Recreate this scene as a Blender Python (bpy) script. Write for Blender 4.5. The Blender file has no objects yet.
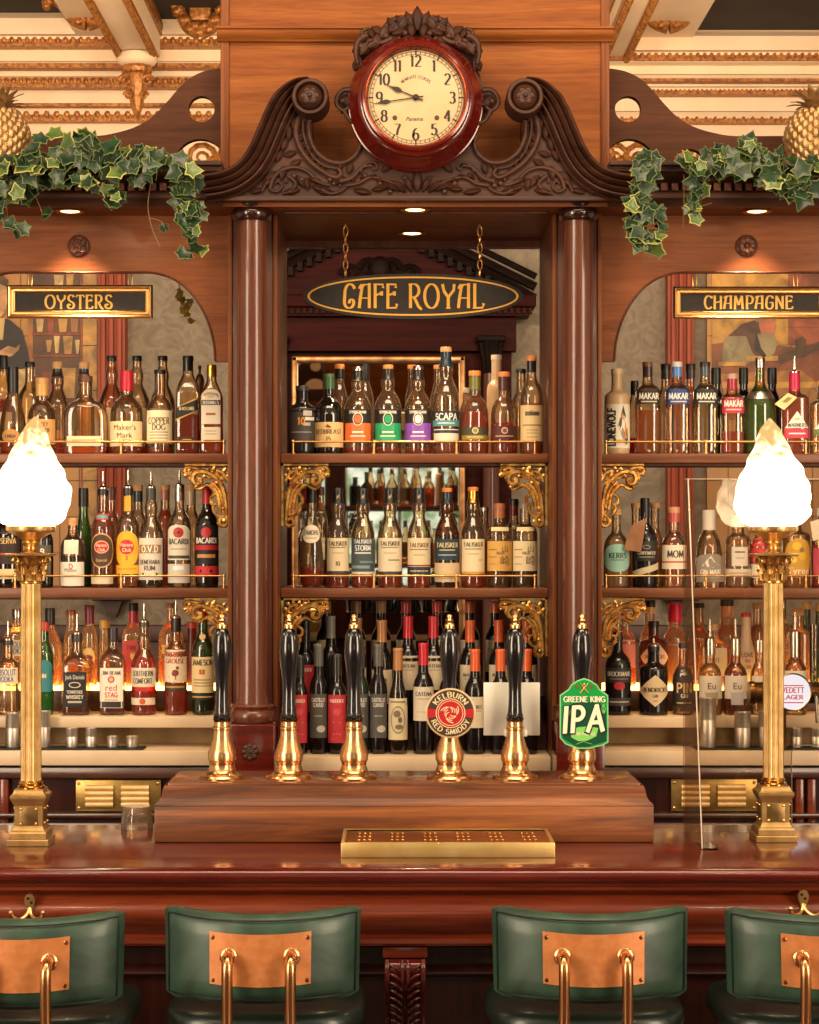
import bpy, bmesh, math, random
from math import sin, cos, pi, radians, sqrt
from mathutils import Vector, Matrix
from mathutils.geometry import tessellate_polygon

random.seed(7)
SC = bpy.context.scene
COL = SC.collection
F = 2000.0            # focal length in pixels of the 819 px wide frame
PX, PY = 395.0, 545.0  # principal point
ZC = 1.75             # camera height


def at(px, py, Y):
    """the place at depth Y that the photograph shows at (px, py)"""
    return Vector(((px - PX) * Y / F, Y, ZC - (py - PY) * Y / F))


def gx(px, Y): return (px - PX) * Y / F
def gz(py, Y): return ZC - (py - PY) * Y / F


# ------------------------------------------------------------------ colours and materials
def lin(h):
    if not isinstance(h, str):
        return h
    h = h.lstrip('#')
    out = []
    for i in (0, 2, 4):
        c = int(h[i:i + 2], 16) / 255
        out.append(c / 12.92 if c <= 0.04045 else ((c + 0.055) / 1.055) ** 2.4)
    return (*out, 1.0)


_M = {}


def new_mat(name):
    m = bpy.data.materials.new(name)
    m.use_nodes = True
    nt = m.node_tree
    nt.nodes.clear()
    out = nt.nodes.new('ShaderNodeOutputMaterial')
    return m, nt, out


def principled(nt, out, col=None, rough=.5, metal=0, coat=0, spec=.5):
    b = nt.nodes.new('ShaderNodeBsdfPrincipled')
    if col is not None:
        b.inputs['Base Color'].default_value = lin(col)
    b.inputs['Roughness'].default_value = rough
    b.inputs['Metallic'].default_value = metal
    b.inputs['Coat Weight'].default_value = coat
    b.inputs['Coat Roughness'].default_value = .12
    b.inputs['Specular IOR Level'].default_value = spec
    nt.links.new(b.outputs[0], out.inputs[0])
    return b


def paint(col, rough=.5, coat=0, spec=.5):
    k = ('p', col, rough, coat, spec)
    if k not in _M:
        m, nt, out = new_mat('paint')
        principled(nt, out, col, rough, 0, coat, spec)
        _M[k] = m
    return _M[k]


def mottled(col1, col2, rough=.5, scale=30, coat=0, bump=0, dist=0, metal=0, detail=5, stretch=(1, 1, 1)):
    k = ('m', col1, col2, rough, scale, coat, bump, dist, metal, stretch)
    if k in _M:
        return _M[k]
    m, nt, out = new_mat('mottled')
    b = principled(nt, out, col1, rough, metal, coat)
    tc = nt.nodes.new('ShaderNodeTexCoord')
    mp = nt.nodes.new('ShaderNodeMapping')
    mp.inputs['Scale'].default_value = stretch
    no = nt.nodes.new('ShaderNodeTexNoise')
    no.inputs['Scale'].default_value = scale
    no.inputs['Detail'].default_value = detail
    no.inputs['Distortion'].default_value = dist
    cr = nt.nodes.new('ShaderNodeValToRGB')
    cr.color_ramp.elements[0].position = .35
    cr.color_ramp.elements[1].position = .65
    cr.color_ramp.elements[0].color = lin(col1)
    cr.color_ramp.elements[1].color = lin(col2)
    nt.links.new(tc.outputs['Object'], mp.inputs[0])
    nt.links.new(mp.outputs[0], no.inputs['Vector'])
    nt.links.new(no.outputs['Fac'], cr.inputs[0])
    nt.links.new(cr.outputs[0], b.inputs['Base Color'])
    if bump:
        bp = nt.nodes.new('ShaderNodeBump')
        bp.inputs['Strength'].default_value = bump
        bp.inputs['Distance'].default_value = .01
        nt.links.new(no.outputs['Fac'], bp.inputs['Height'])
        nt.links.new(bp.outputs[0], b.inputs['Normal'])
    _M[k] = m
    return m


def wood(c1, c2, c3, axis='X', rough=.35, coat=.25, scale=1.0, spec=.4):
    k = ('w', c1, c2, c3, axis, rough, coat, scale, spec)
    if k in _M:
        return _M[k]
    m, nt, out = new_mat('polished_wood')
    b = principled(nt, out, c2, rough, 0, coat, spec)
    tc = nt.nodes.new('ShaderNodeTexCoord')
    mp = nt.nodes.new('ShaderNodeMapping')
    s = {'X': (.9, 9, 14), 'Y': (9, .9, 14), 'Z': (14, 9, .9)}[axis]
    mp.inputs['Scale'].default_value = tuple(v * scale for v in s)
    n1 = nt.nodes.new('ShaderNodeTexNoise')
    n1.inputs['Scale'].default_value = 1.6
    n1.inputs['Detail'].default_value = 7
    n1.inputs['Roughness'].default_value = .62
    n1.inputs['Distortion'].default_value = 1.1
    cr = nt.nodes.new('ShaderNodeValToRGB')
    e = cr.color_ramp.elements
    e[0].position = .28; e[0].color = lin(c1)
    e[1].position = .74; e[1].color = lin(c3)
    x = e.new(.5); x.color = lin(c2)
    n2 = nt.nodes.new('ShaderNodeTexNoise')
    n2.inputs['Scale'].default_value = 14
    n2.inputs['Detail'].default_value = 3
    mx = nt.nodes.new('ShaderNodeMix'); mx.data_type = 'RGBA'; mx.blend_type = 'MULTIPLY'
    mx.inputs[0].default_value = .35
    cr2 = nt.nodes.new('ShaderNodeValToRGB')
    cr2.color_ramp.elements[0].position = .3; cr2.color_ramp.elements[0].color = (.45, .38, .35, 1)
    cr2.color_ramp.elements[1].position = .55; cr2.color_ramp.elements[1].color = (1, 1, 1, 1)
    L = nt.links.new
    L(tc.outputs['Object'], mp.inputs[0]); L(mp.outputs[0], n1.inputs['Vector']); L(mp.outputs[0], n2.inputs['Vector'])
    L(n1.outputs['Fac'], cr.inputs[0]); L(n2.outputs['Fac'], cr2.inputs[0])
    L(cr.outputs[0], mx.inputs[6]); L(cr2.outputs[0], mx.inputs[7]); L(mx.outputs[2], b.inputs['Base Color'])
    bp = nt.nodes.new('ShaderNodeBump'); bp.inputs['Strength'].default_value = .06; bp.inputs['Distance'].default_value = .004
    L(n2.outputs['Fac'], bp.inputs['Height']); L(bp.outputs[0], b.inputs['Normal'])
    _M[k] = m
    return m


def metal(col, rough=.22, bump=0, scale=60):
    k = ('mt', col, rough, bump, scale)
    if k not in _M:
        m, nt, out = new_mat('metal')
        b = principled(nt, out, col, rough, 1)
        if bump:
            tc = nt.nodes.new('ShaderNodeTexCoord')
            no = nt.nodes.new('ShaderNodeTexNoise'); no.inputs['Scale'].default_value = scale
            bp = nt.nodes.new('ShaderNodeBump'); bp.inputs['Strength'].default_value = bump; bp.inputs['Distance'].default_value = .01
            nt.links.new(tc.outputs['Object'], no.inputs['Vector'])
            nt.links.new(no.outputs['Fac'], bp.inputs['Height']); nt.links.new(bp.outputs[0], b.inputs['Normal'])
        _M[k] = m
    return _M[k]


def emit(col, strength):
    k = ('e', col, strength)
    if k not in _M:
        m, nt, out = new_mat('glowing')
        e = nt.nodes.new('ShaderNodeEmission')
        e.inputs[0].default_value = lin(col); e.inputs[1].default_value = strength
        nt.links.new(e.outputs[0], out.inputs[0])
        _M[k] = m
    return _M[k]


def thin_glass(tint='#ffffff', edge=.45, refl=1.5, rough=.04, haze=.0):
    """wall of a hollow bottle or a pane: clear with a Fresnel gloss, darker where the wall is seen edge on"""
    k = ('tg', tint, edge, refl, rough, haze)
    if k in _M:
        return _M[k]
    m, nt, out = new_mat('clear_glass')
    L = nt.links.new
    t = lin(tint)
    lw = nt.nodes.new('ShaderNodeLayerWeight'); lw.inputs['Blend'].default_value = .5
    pw = nt.nodes.new('ShaderNodeMath'); pw.operation = 'POWER'; pw.inputs[1].default_value = 3.0
    mc = nt.nodes.new('ShaderNodeMix'); mc.data_type = 'RGBA'
    mc.inputs[6].default_value = t
    mc.inputs[7].default_value = (t[0] * edge, t[1] * edge, t[2] * edge, 1)
    tr = nt.nodes.new('ShaderNodeBsdfTransparent')
    gl = nt.nodes.new('ShaderNodeBsdfGlossy'); gl.inputs['Roughness'].default_value = rough
    fr = nt.nodes.new('ShaderNodeFresnel'); fr.inputs['IOR'].default_value = 1.5
    ml = nt.nodes.new('ShaderNodeMath'); ml.operation = 'MULTIPLY'; ml.inputs[1].default_value = refl; ml.use_clamp = True
    mx = nt.nodes.new('ShaderNodeMixShader')
    L(lw.outputs['Facing'], pw.inputs[0]); L(pw.outputs[0], mc.inputs[0]); L(mc.outputs[2], tr.inputs[0])
    L(fr.outputs[0], ml.inputs[0]); L(ml.outputs[0], mx.inputs[0]); L(tr.outputs[0], mx.inputs[1]); L(gl.outputs[0], mx.inputs[2])
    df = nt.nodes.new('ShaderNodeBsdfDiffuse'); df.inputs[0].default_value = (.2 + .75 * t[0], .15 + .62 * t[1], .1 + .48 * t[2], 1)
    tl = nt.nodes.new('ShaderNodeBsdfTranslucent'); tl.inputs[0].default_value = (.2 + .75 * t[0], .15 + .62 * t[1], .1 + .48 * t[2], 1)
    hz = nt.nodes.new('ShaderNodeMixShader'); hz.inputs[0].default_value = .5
    fin = nt.nodes.new('ShaderNodeMixShader'); fin.inputs[0].default_value = haze  # milky warm mix lightens the glass in place of caught light
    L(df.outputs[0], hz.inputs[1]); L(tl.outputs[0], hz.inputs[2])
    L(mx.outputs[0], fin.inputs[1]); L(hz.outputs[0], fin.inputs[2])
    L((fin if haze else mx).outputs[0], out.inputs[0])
    _M[k] = m
    return m


def liquid_mat(col, body=.36):
    """spirit in a bottle: tinted, part refracting and part glowing through with the light that enters it"""
    k = ('lq', col, body)
    if k in _M:
        return _M[k]
    m, nt, out = new_mat('liquid')
    L = nt.links.new
    c = lin(col)
    g_ = min(.92, max(c[:3]) * 3.4)
    hi = tuple((v / max(c[:3])) ** .72 * g_ for v in c[:3]) + (1,)
    g = nt.nodes.new('ShaderNodeBsdfGlass'); g.inputs['Color'].default_value = hi; g.inputs['IOR'].default_value = 1.2; g.inputs['Roughness'].default_value = .03
    r = nt.nodes.new('ShaderNodeBsdfTransparent'); r.inputs[0].default_value = hi
    t = nt.nodes.new('ShaderNodeBsdfTranslucent'); t.inputs[0].default_value = hi
    d = nt.nodes.new('ShaderNodeBsdfDiffuse'); d.inputs[0].default_value = hi
    a = nt.nodes.new('ShaderNodeMixShader'); a.inputs[0].default_value = .5
    e = nt.nodes.new('ShaderNodeMixShader'); e.inputs[0].default_value = .5
    b = nt.nodes.new('ShaderNodeMixShader'); b.inputs[0].default_value = body
    L(t.outputs[0], a.inputs[1]); L(d.outputs[0], a.inputs[2]); L(g.outputs[0], e.inputs[1]); L(r.outputs[0], e.inputs[2])
    L(e.outputs[0], b.inputs[1]); L(a.outputs[0], b.inputs[2]); L(b.outputs[0], out.inputs[0])
    _M[k] = m
    return m


# ------------------------------------------------------------------ mesh building
class MB:
    """collects shapes for ONE mesh object (world or local coordinates)"""
    def __init__(s):
        s.v = []; s.f = []; s.mi = []; s.cur = 0

    def add(s, vs, fs):
        b = len(s.v)
        s.v.extend([tuple(v) for v in vs])
        s.f.extend([tuple(b + i for i in f) for f in fs]); s.mi.extend([s.cur] * len(fs))

    def box(s, x0, x1, y0, y1, z0, z1, c=0.0):
        if x0 > x1: x0, x1 = x1, x0
        if y0 > y1: y0, y1 = y1, y0
        if z0 > z1: z0, z1 = z1, z0
        if c <= 0:
            vs = [(x, y, z) for z in (z0, z1) for y in (y0, y1) for x in (x0, x1)]
            s.add(vs, [(0, 2, 3, 1), (4, 5, 7, 6), (0, 1, 5, 4), (2, 6, 7, 3), (0, 4, 6, 2), (1, 3, 7, 5)])
            return
        c = min(c, (x1 - x0) * .45, (y1 - y0) * .45, (z1 - z0) * .45)
        bm = bmesh.new()
        bmesh.ops.create_cube(bm, size=1)
        for v in bm.verts:
            v.co = Vector(((x0 + x1) / 2 + v.co.x * (x1 - x0), (y0 + y1) / 2 + v.co.y * (y1 - y0), (z0 + z1) / 2 + v.co.z * (z1 - z0)))
        bmesh.ops.bevel(bm, geom=bm.edges[:], offset=c, segments=2, affect='EDGES', profile=.5)
        bm.verts.index_update()
        s.add([v.co for v in bm.verts], [[v.index for v in f.verts] for f in bm.faces])
        bm.free()

    def lathe(s, prof, cx=0, cy=0, cz=0, axis='Z', n=32, flute=0, fn=0, ring=None, a0=0, cap=True):
        """prof: (r, h) from bottom to top; ends with r=0 are closed, other ends get a cap"""
        vs = []; fs = []
        m = len(prof)
        for (r, h) in prof:
            for i in range(n):
                a = 2 * pi * i / n + a0
                rr = r
                if flute: rr = r * (1 - flute * (0.5 + 0.5 * cos(fn * a)))
                x, y = rr * cos(a), rr * sin(a)
                if ring: x, y = ring(r, a, h)
                if axis == 'Z': vs.append((cx + x, cy + y, cz + h))
                elif axis == 'Y': vs.append((cx + x, cy - h, cz + y))
                else: vs.append((cx + h, cy + x, cz + y))
        for j in range(m - 1):
            for i in range(n):
                k = (i + 1) % n
                fs.append((j * n + i, j * n + k, (j + 1) * n + k, (j + 1) * n + i))
        if cap and prof[0][0] > 1e-5: fs.append(tuple(reversed(range(n))))
        if cap and prof[-1][0] > 1e-5: fs.append(tuple((m - 1) * n + i for i in range(n)))
        s.add(vs, fs)

    def tube(s, pts, r, n=8, closed=False, flat=1.0):
        pts = [Vector(p) for p in pts]
        m = len(pts)
        rs = r if isinstance(r, (list, tuple)) else [r] * m
        vs = []; fs = []
        up = None
        for i, p in enumerate(pts):
            if closed: t = (pts[(i + 1) % m] - pts[i - 1])
            else: t = pts[min(i + 1, m - 1)] - pts[max(i - 1, 0)]
            if t.length < 1e-9: t = Vector((0, 0, 1))
            t.normalize()
            if up is None:
                up = Vector((0, 1, 0)) if abs(t.y) < .9 else Vector((1, 0, 0))
            u = up - t * up.dot(t)
            if u.length < 1e-6: u = t.orthogonal()
            u.normalize(); w = t.cross(u); up = u
            for k in range(n):
                a = 2 * pi * k / n
                vs.append(p + u * (cos(a) * rs[i] * flat) + w * (sin(a) * rs[i]))
        L = m if closed else m - 1
        for j in range(L):
            j2 = (j + 1) % m
            for k in range(n):
                k2 = (k + 1) % n
                fs.append((j * n + k, j * n + k2, j2 * n + k2, j2 * n + k))
        if not closed:
            fs.append(tuple(reversed(range(n)))); fs.append(tuple((m - 1) * n + k for k in range(n)))
        s.add(vs, fs)

    def prism(s, outer, y0, y1, holes=(), axis='Y'):
        """polygon in (x, z), extruded from y0 to y1 (axis Y), or (y, z) along x (axis X)"""
        loops = [outer, *holes]
        flat = [p for l in loops for p in l]
        tris = tessellate_polygon([[Vector((p[0], p[1], 0)) for p in l] for l in loops])
        n = len(flat)

        def P(p, d): return (p[0], d, p[1]) if axis == 'Y' else (d, p[0], p[1])
        vs = [P(p, y0) for p in flat] + [P(p, y1) for p in flat]
        fs = [tuple(t) for t in tris] + [tuple(i + n for i in reversed(t)) for t in tris]
        b = 0
        for l in loops:
            k = len(l)
            for i in range(k):
                j = (i + 1) % k
                fs.append((b + i, b + j, b + j + n, b + i + n))
            b += k
        s.add(vs, fs)

    def extrude_x(s, prof, x0, x1):
        """closed (y, z) profile along x"""
        s.prism(prof, x0, x1, axis='X')

    def sphere(s, c, r, n=10, m=7, sc=(1, 1, 1)):
        vs = []; fs = []
        for j in range(m + 1):
            t = pi * j / m
            for i in range(n):
                a = 2 * pi * i / n
                vs.append((c[0] + r * sc[0] * sin(t) * cos(a), c[1] + r * sc[1] * sin(t) * sin(a), c[2] + r * sc[2] * cos(t)))
        for j in range(m):
            for i in range(n):
                k = (i + 1) % n
                fs.append((j * n + i, (j + 1) * n + i, (j + 1) * n + k, j * n + k))
        s.add(vs, fs)

    def build(s, name, mat, parent=None, loc=None, smooth=True, sharp=38, weld=True):
        """link as ONE mesh object; loc becomes its origin (the mesh is in world coordinates), or the parent's frame"""
        me = bpy.data.meshes.new(name)
        off = Vector(loc) if loc is not None else (Vector(parent.get('_o', (0, 0, 0))) if parent is not None else Vector((0, 0, 0)))
        me.from_pydata([tuple(Vector(v) - off) for v in s.v], [], s.f)
        bm = bmesh.new(); bm.from_mesh(me)
        if weld: bmesh.ops.remove_doubles(bm, verts=bm.verts[:], dist=1e-6)
        bmesh.ops.recalc_face_normals(bm, faces=bm.faces[:])
        bm.to_mesh(me); bm.free()
        mats = mat if isinstance(mat, (list, tuple)) else [mat]
        for m in mats: me.materials.append(m)
        if len(mats) > 1 and len(me.polygons) == len(s.mi):
            me.polygons.foreach_set('material_index', s.mi)
        if smooth:
            me.shade_smooth()
            me.set_sharp_from_angle(angle=radians(sharp))
        o = bpy.data.objects.new(name, me)
        COL.objects.link(o)
        if parent is not None: o.parent = parent
        if loc is not None and parent is None: o.location = off
        if loc is not None and parent is None: o['_o'] = tuple(off)
        elif parent is not None: o['_o'] = tuple(off)
        return o


def thing(name, label, cat, loc, group=None):
    o = bpy.data.objects.new(name, None)
    COL.objects.link(o)
    o.location = loc; o['_o'] = tuple(loc)
    o.empty_display_size = .05
    o['label'] = label; o['category'] = cat
    if group: o['group'] = group
    return o


def tag(o, label, cat, group=None):
    o['label'] = label; o['category'] = cat
    if group: o['group'] = group
    return o


def struct(o):
    o['kind'] = 'structure'
    return o


def chaikin(pts, k=2, closed=False):
    for _ in range(k):
        out = [] if closed else [pts[0]]
        n = len(pts)
        for i in range(n if closed else n - 1):
            a, b = pts[i], pts[(i + 1) % n]
            out.append(tuple(a[j] * .75 + b[j] * .25 for j in range(len(a))))
            out.append(tuple(a[j] * .25 + b[j] * .75 for j in range(len(a))))
        if not closed: out.append(pts[-1])
        pts = out
    return pts


def spline(pts, n=8, closed=False):
    """Catmull-Rom through the points"""
    P = [Vector(p) for p in pts]
    m = len(P); out = []
    for i in range(m if closed else m - 1):
        p0 = P[i - 1] if (i > 0 or closed) else P[0]
        p1 = P[i]; p2 = P[(i + 1) % m]; p3 = P[(i + 2) % m] if (closed or i + 2 < m) else P[m - 1]
        for k in range(n):
            t = k / n
            out.append(.5 * ((2 * p1) + (p2 - p0) * t + (2 * p0 - 5 * p1 + 4 * p2 - p3) * t * t + (3 * p1 - p0 - 3 * p2 + p3) * t ** 3))
    if not closed: out.append(P[-1])
    return out


def arc(cx, cy, rx, ry, a0, a1, n=14):
    return [(cx + rx * cos(radians(a0 + (a1 - a0) * i / n)), cy + ry * sin(radians(a0 + (a1 - a0) * i / n))) for i in range(n + 1)]


# ------------------------------------------------------------------ lettering: strokes of a broad pen
def _b(*p): return list(p)


GL = {
 'A': (.70, [_b((0, 0), (.35, 1)), _b((.35, 1), (.70, 0)), _b((.13, .33), (.57, .33))]),
 'B': (.58, [_b((.06, 0), (.06, 1)), _b((.06, 1)) + arc(.27, .76, .24, .24, 90, -90) + _b((.06, .52)), _b((.06, .52)) + arc(.27, .26, .29, .26, 90, -90) + _b((.06, 0))]),
 'C': (.66, [arc(.40, .5, .38, .5, 48, 312)]),
 'D': (.68, [_b((.06, 0), (.06, 1)), _b((.06, 1)) + arc(.22, .5, .44, .5, 90, -90) + _b((.06, 0))]),
 'E': (.52, [_b((.06, 0), (.06, 1)), _b((.06, 1), (.5, 1)), _b((.06, .52), (.42, .52)), _b((.06, 0), (.52, 0))]),
 'F': (.50, [_b((.06, 0), (.06, 1)), _b((.06, 1), (.5, 1)), _b((.06, .52), (.42, .52))]),
 'G': (.70, [arc(.40, .5, .38, .5, 48, 340), _b((.46, .42), (.72, .42)), _b((.70, .42), (.70, .1))]),
 'H': (.64, [_b((.06, 0), (.06, 1)), _b((.58, 0), (.58, 1)), _b((.06, .52), (.58, .52))]),
 'I': (.14, [_b((.07, 0), (.07, 1))]),
 'J': (.40, [_b((.34, 1), (.34, .22)) + arc(.18, .22, .16, .22, 0, -150)]),
 'K': (.62, [_b((.06, 0), (.06, 1)), _b((.58, 1), (.06, .42)), _b((.2, .56), (.62, 0))]),
 'L': (.48, [_b((.06, 0), (.06, 1)), _b((.06, 0), (.48, 0))]),
 'M': (.80, [_b((.04, 0), (.1, 1)), _b((.1, 1), (.40, .12)), _b((.40, .12), (.70, 1)), _b((.70, 1), (.76, 0))]),
 'N': (.66, [_b((.06, 0), (.06, 1)), _b((.06, 1), (.60, 0)), _b((.60, 0), (.60, 1))]),
 'O': (.78, [arc(.39, .5, .37, .5, 0, 360, 24)]),
 'P': (.56, [_b((.06, 0), (.06, 1)), _b((.06, 1)) + arc(.26, .74, .27, .26, 90, -90) + _b((.06, .48))]),
 'Q': (.78, [arc(.39, .5, .37, .5, 0, 360, 24), _b((.45, .25), (.74, -.08))]),
 'R': (.60, [_b((.06, 0), (.06, 1)), _b((.06, 1)) + arc(.26, .75, .26, .25, 90, -90) + _b((.06, .5)), _b((.26, .5), (.60, 0))]),
 'S': (.52, [arc(.27, .75, .23, .25, 35, 250, 12) + arc(.26, .27, .25, .27, 80, -145, 12)]),
 'T': (.60, [_b((.30, 0), (.30, 1)), _b((0, 1), (.60, 1))]),
 'U': (.64, [_b((.06, 1), (.06, .28)) + arc(.32, .28, .26, .28, 180, 360) + _b((.58, 1))]),
 'V': (.68, [_b((0, 1), (.34, 0)), _b((.34, 0), (.68, 1))]),
 'W': (.96, [_b((0, 1), (.24, 0)), _b((.24, 0), (.48, .9)), _b((.48, .9), (.72, 0)), _b((.72, 0), (.96, 1))]),
 'X': (.64, [_b((0, 1), (.64, 0)), _b((.62, 1), (.02, 0))]),
 'Y': (.64, [_b((0, 1), (.32, .48)), _b((.64, 1), (.32, .48)), _b((.32, .48), (.32, 0))]),
 'Z': (.60, [_b((.03, 1), (.58, 1)), _b((.58, 1), (.02, 0)), _b((.02, 0), (.6, 0))]),
 '0': (.54, [arc(.27, .5, .24, .5, 0, 360, 22)]),
 '1': (.30, [_b((.16, 0), (.16, 1)), _b((.16, 1), (.02, .86))]),
 '2': (.54, [arc(.26, .74, .22, .26, 160, -30, 12) + _b((.04, .03)), _b((.04, .03), (.52, .03))]),
 '3': (.52, [arc(.25, .76, .20, .24, 150, -90, 12), arc(.25, .27, .23, .27, 90, -150, 12)]),
 '4': (.58, [_b((.40, 0), (.40, 1)), _b((.40, 1), (.03, .28)), _b((.03, .28), (.58, .28))]),
 '5': (.52, [_b((.46, .98), (.12, .98)), _b((.12, .98), (.09, .55)), _b((.09, .55)) + arc(.24, .31, .24, .31, 120, -150, 14)]),
 '6': (.54, [arc(.36, .5, .30, .5, 80, 180, 10) + arc(.27, .3, .23, .3, 180, 540, 18)]),
 '7': (.52, [_b((.03, .97), (.5, .97)), _b((.5, .97), (.3, .5), (.2, 0))]),
 '8': (.54, [arc(.27, .76, .19, .24, 0, 360, 18), arc(.27, .27, .23, .27, 0, 360, 18)]),
 '9': (.54, [arc(.27, .7, .23, .3, 0, 360, 18), arc(.18, .5, .32, .5, 0, -90, 10)]),
 "'": (.14, [_b((.07, 1), (.05, .78))]),
 '.': (.16, [_b((.05, .03), (.12, .03))]),
 '&': (.66, [_b((.62, 0), (.2, .7)) + arc(.3, .82, .14, .18, 200, 0, 8) + _b((.4, .6), (.12, .38)) + arc(.26, .2, .2, .2, 130, 300, 8) + _b((.6, .42))]),
 '-': (.36, [_b((.03, .45), (.33, .45))]),
 ' ': (.30, []),
}
# art-nouveau capitals of the hanging signs
NV = dict(GL)
NV.update({
 'C': (.66, [_b((.6, .8)) + arc(.38, .62, .26, .38, 40, 180, 10) + _b((.1, .3)) + arc(.33, .24, .23, .24, 180, 360, 10) + arc(.45, .24, .11, .12, 0, 200, 8)]),
 'A': (.62, [_b((.04, 0), (.10, .45), (.16, .75)) + arc(.34, .74, .18, .24, 180, 90, 8) + _b((.56, .98)), _b((.54, 1.04), (.54, 0)), _b((.11, .42), (.54, .42)), _b((.18, .98), (.10, .90), (.06, .80))]),
 'F': (.50, [_b((.08, 0), (.08, 1)), _b((.0, 1), (.48, .98), (.46, .84)), _b((.08, .52)) + [(.3, .6), (.40, .62)], _b((.40, .7), (.40, .52))]),
 'E': (.54, [_b((.08, 0), (.08, 1)), _b((0, 1), (.48, .98), (.46, .84)), _b((.08, .52), (.3, .6), (.40, .62)), _b((.40, .7), (.40, .52)), _b((0, 0), (.5, .02), (.52, .18))]),
 'R': (.64, [_b((.10, 0), (.10, 1)), _b((0, .98), (.10, 1)) + arc(.26, .73, .26, .27, 90, -90) + _b((.10, .44)), _b((.28, .46), (.50, .06), (.66, -.06))]),
 'O': (.74, [arc(.37, .5, .34, .5, 0, 360, 24)]),
 'Y': (.66, [_b((.04, 1), (.12, .7), (.32, .46)), _b((.62, 1), (.60, .75), (.34, .46)), _b((.33, .46), (.33, 0)), _b((.22, 0), (.44, 0))]),
 'L': (.54, [_b((.10, 0), (.10, 1)), _b((0, 0), (.5, .02), (.54, .2)), _b((.02, 1), (.18, 1))]),
 'S': (.56, [arc(.30, .77, .20, .23, 20, 240, 12) + [(.42, .44)] + arc(.28, .24, .24, .24, 40, -170, 12) + arc(.15, .2, .1, .12, 180, 20, 8)]),
 'T': (.60, [_b((.30, 0), (.30, 1)), _b((.02, .84), (.04, .98), (.56, .98), (.58, .84)), _b((.2, 0), (.4, 0))]),
 'H': (.62, [_b((.08, 0), (.08, 1)), _b((.54, 0), (.54, 1)), _b((.08, .46), (.54, .58)), _b((0, 1), (.16, 1)), _b((0, 0), (.16, 0)), _b((.46, 0), (.62, 0))]),
 'M': (.78, [_b((.10, 0), (.14, 1)), _b((.14, 1), (.38, .3)), _b((.38, .3), (.62, 1)), _b((.62, 1), (.68, 0)), _b((.02, 0), (.2, 0)), _b((.6, 0), (.76, 0))]),
 'N': (.64, [_b((.08, 0), (.08, 1)), _b((.08, 1), (.54, .05)), _b((.54, 0), (.54, 1)), _b((0, 0), (.16, 0))]),
 'P': (.58, [_b((.10, 0), (.10, 1)), _b((0, .98), (.10, 1)) + arc(.28, .7, .26, .3, 90, -90) + _b((.10, .4)), _b((.02, 0), (.2, 0))]),
 'G': (.66, [_b((.6, .8)) + arc(.38, .62, .26, .38, 40, 180, 10) + _b((.1, .3)) + arc(.34, .26, .24, .26, 180, 360, 10) + _b((.58, .48), (.34, .48))]),
})

NV2 = dict(NV)
NV2['C'] = (.62, [[(.58, .98), (.58, .80)], [(.58, .86)] + arc(.36, .5, .28, .5, 60, 300, 14) + [(.60, .16)]])


def pen(mb, text, x, z, h, thin=.05, thick=.13, font=GL, gap=.13, maxw=None, serif=False, align=.5, surf=None, sx=1.0, fixed_w=None):
    """writes text: adds quads to mb. x, z = centre (or align), h = letter height; surf(u, v) gives the point in space"""
    adv = []
    for ch in text: adv.append(font.get(ch, GL[' '])[0] + gap)
    W = sum(adv) - gap
    k = sx
    if maxw and W * h * k > maxw: k = maxw / (W * h)
    if fixed_w: k = fixed_w / (W * h)
    u0 = x - W * h * k * align
    for ch, a in zip(text, adv):
        g = font.get(ch)
        if g:
            strokes = list(g[1])
            if serif:
                ext = []
                for st in strokes:
                    for (p, q) in ((st[0], st[1]), (st[-1], st[-2])):
                        if abs(p[0] - q[0]) < .12 and (p[1] < .06 or p[1] > .94) and abs(p[1] - q[1]) > .3:
                            ext.append([(p[0] - .11, min(max(p[1], .02), .98)), (p[0] + .11, min(max(p[1], .02), .98))])
                strokes += ext
            for si, st in enumerate(strokes):
                if thin >= .14 and st[0] != st[-1]:      # square ends on bold letters
                    st = list(st)
                    for e_, (p, q) in ((0, (st[0], st[1])), (-1, (st[-1], st[-2]))):
                        l = sqrt((p[0] - q[0]) ** 2 + (p[1] - q[1]) ** 2) or 1
                        st[e_] = (p[0] + (p[0] - q[0]) / l * thin * .42, p[1] + (p[1] - q[1]) / l * thin * .42)
                n = len(st)
                L = []; R = []
                for i in range(n):
                    a_, b_ = st[max(i - 1, 0)], st[min(i + 1, n - 1)]
                    dx, dy = b_[0] - a_[0], b_[1] - a_[1]
                    l = sqrt(dx * dx + dy * dy) or 1
                    w = (thin + (thick - thin) * abs(dy / l)) / 2
                    nx, ny = -dy / l * w, dx / l * w
                    L.append((st[i][0] + nx, st[i][1] + ny)); R.append((st[i][0] - nx, st[i][1] - ny))
                pts = [surf(u0 + p[0] * h * k, z + (p[1] - .5) * h) for p in L] + [surf(u0 + p[0] * h * k, z + (p[1] - .5) * h) for p in R]
                pts = [(q[0], q[1] - 4e-5 * si, q[2]) for q in pts]      # crossing strokes lie on one another like paint
                mb.add(pts, [(i, i + 1, n + i + 1, n + i) for i in range(n - 1)])
        u0 += a * h * k
    return W * h * k


_TX = {}


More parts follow.
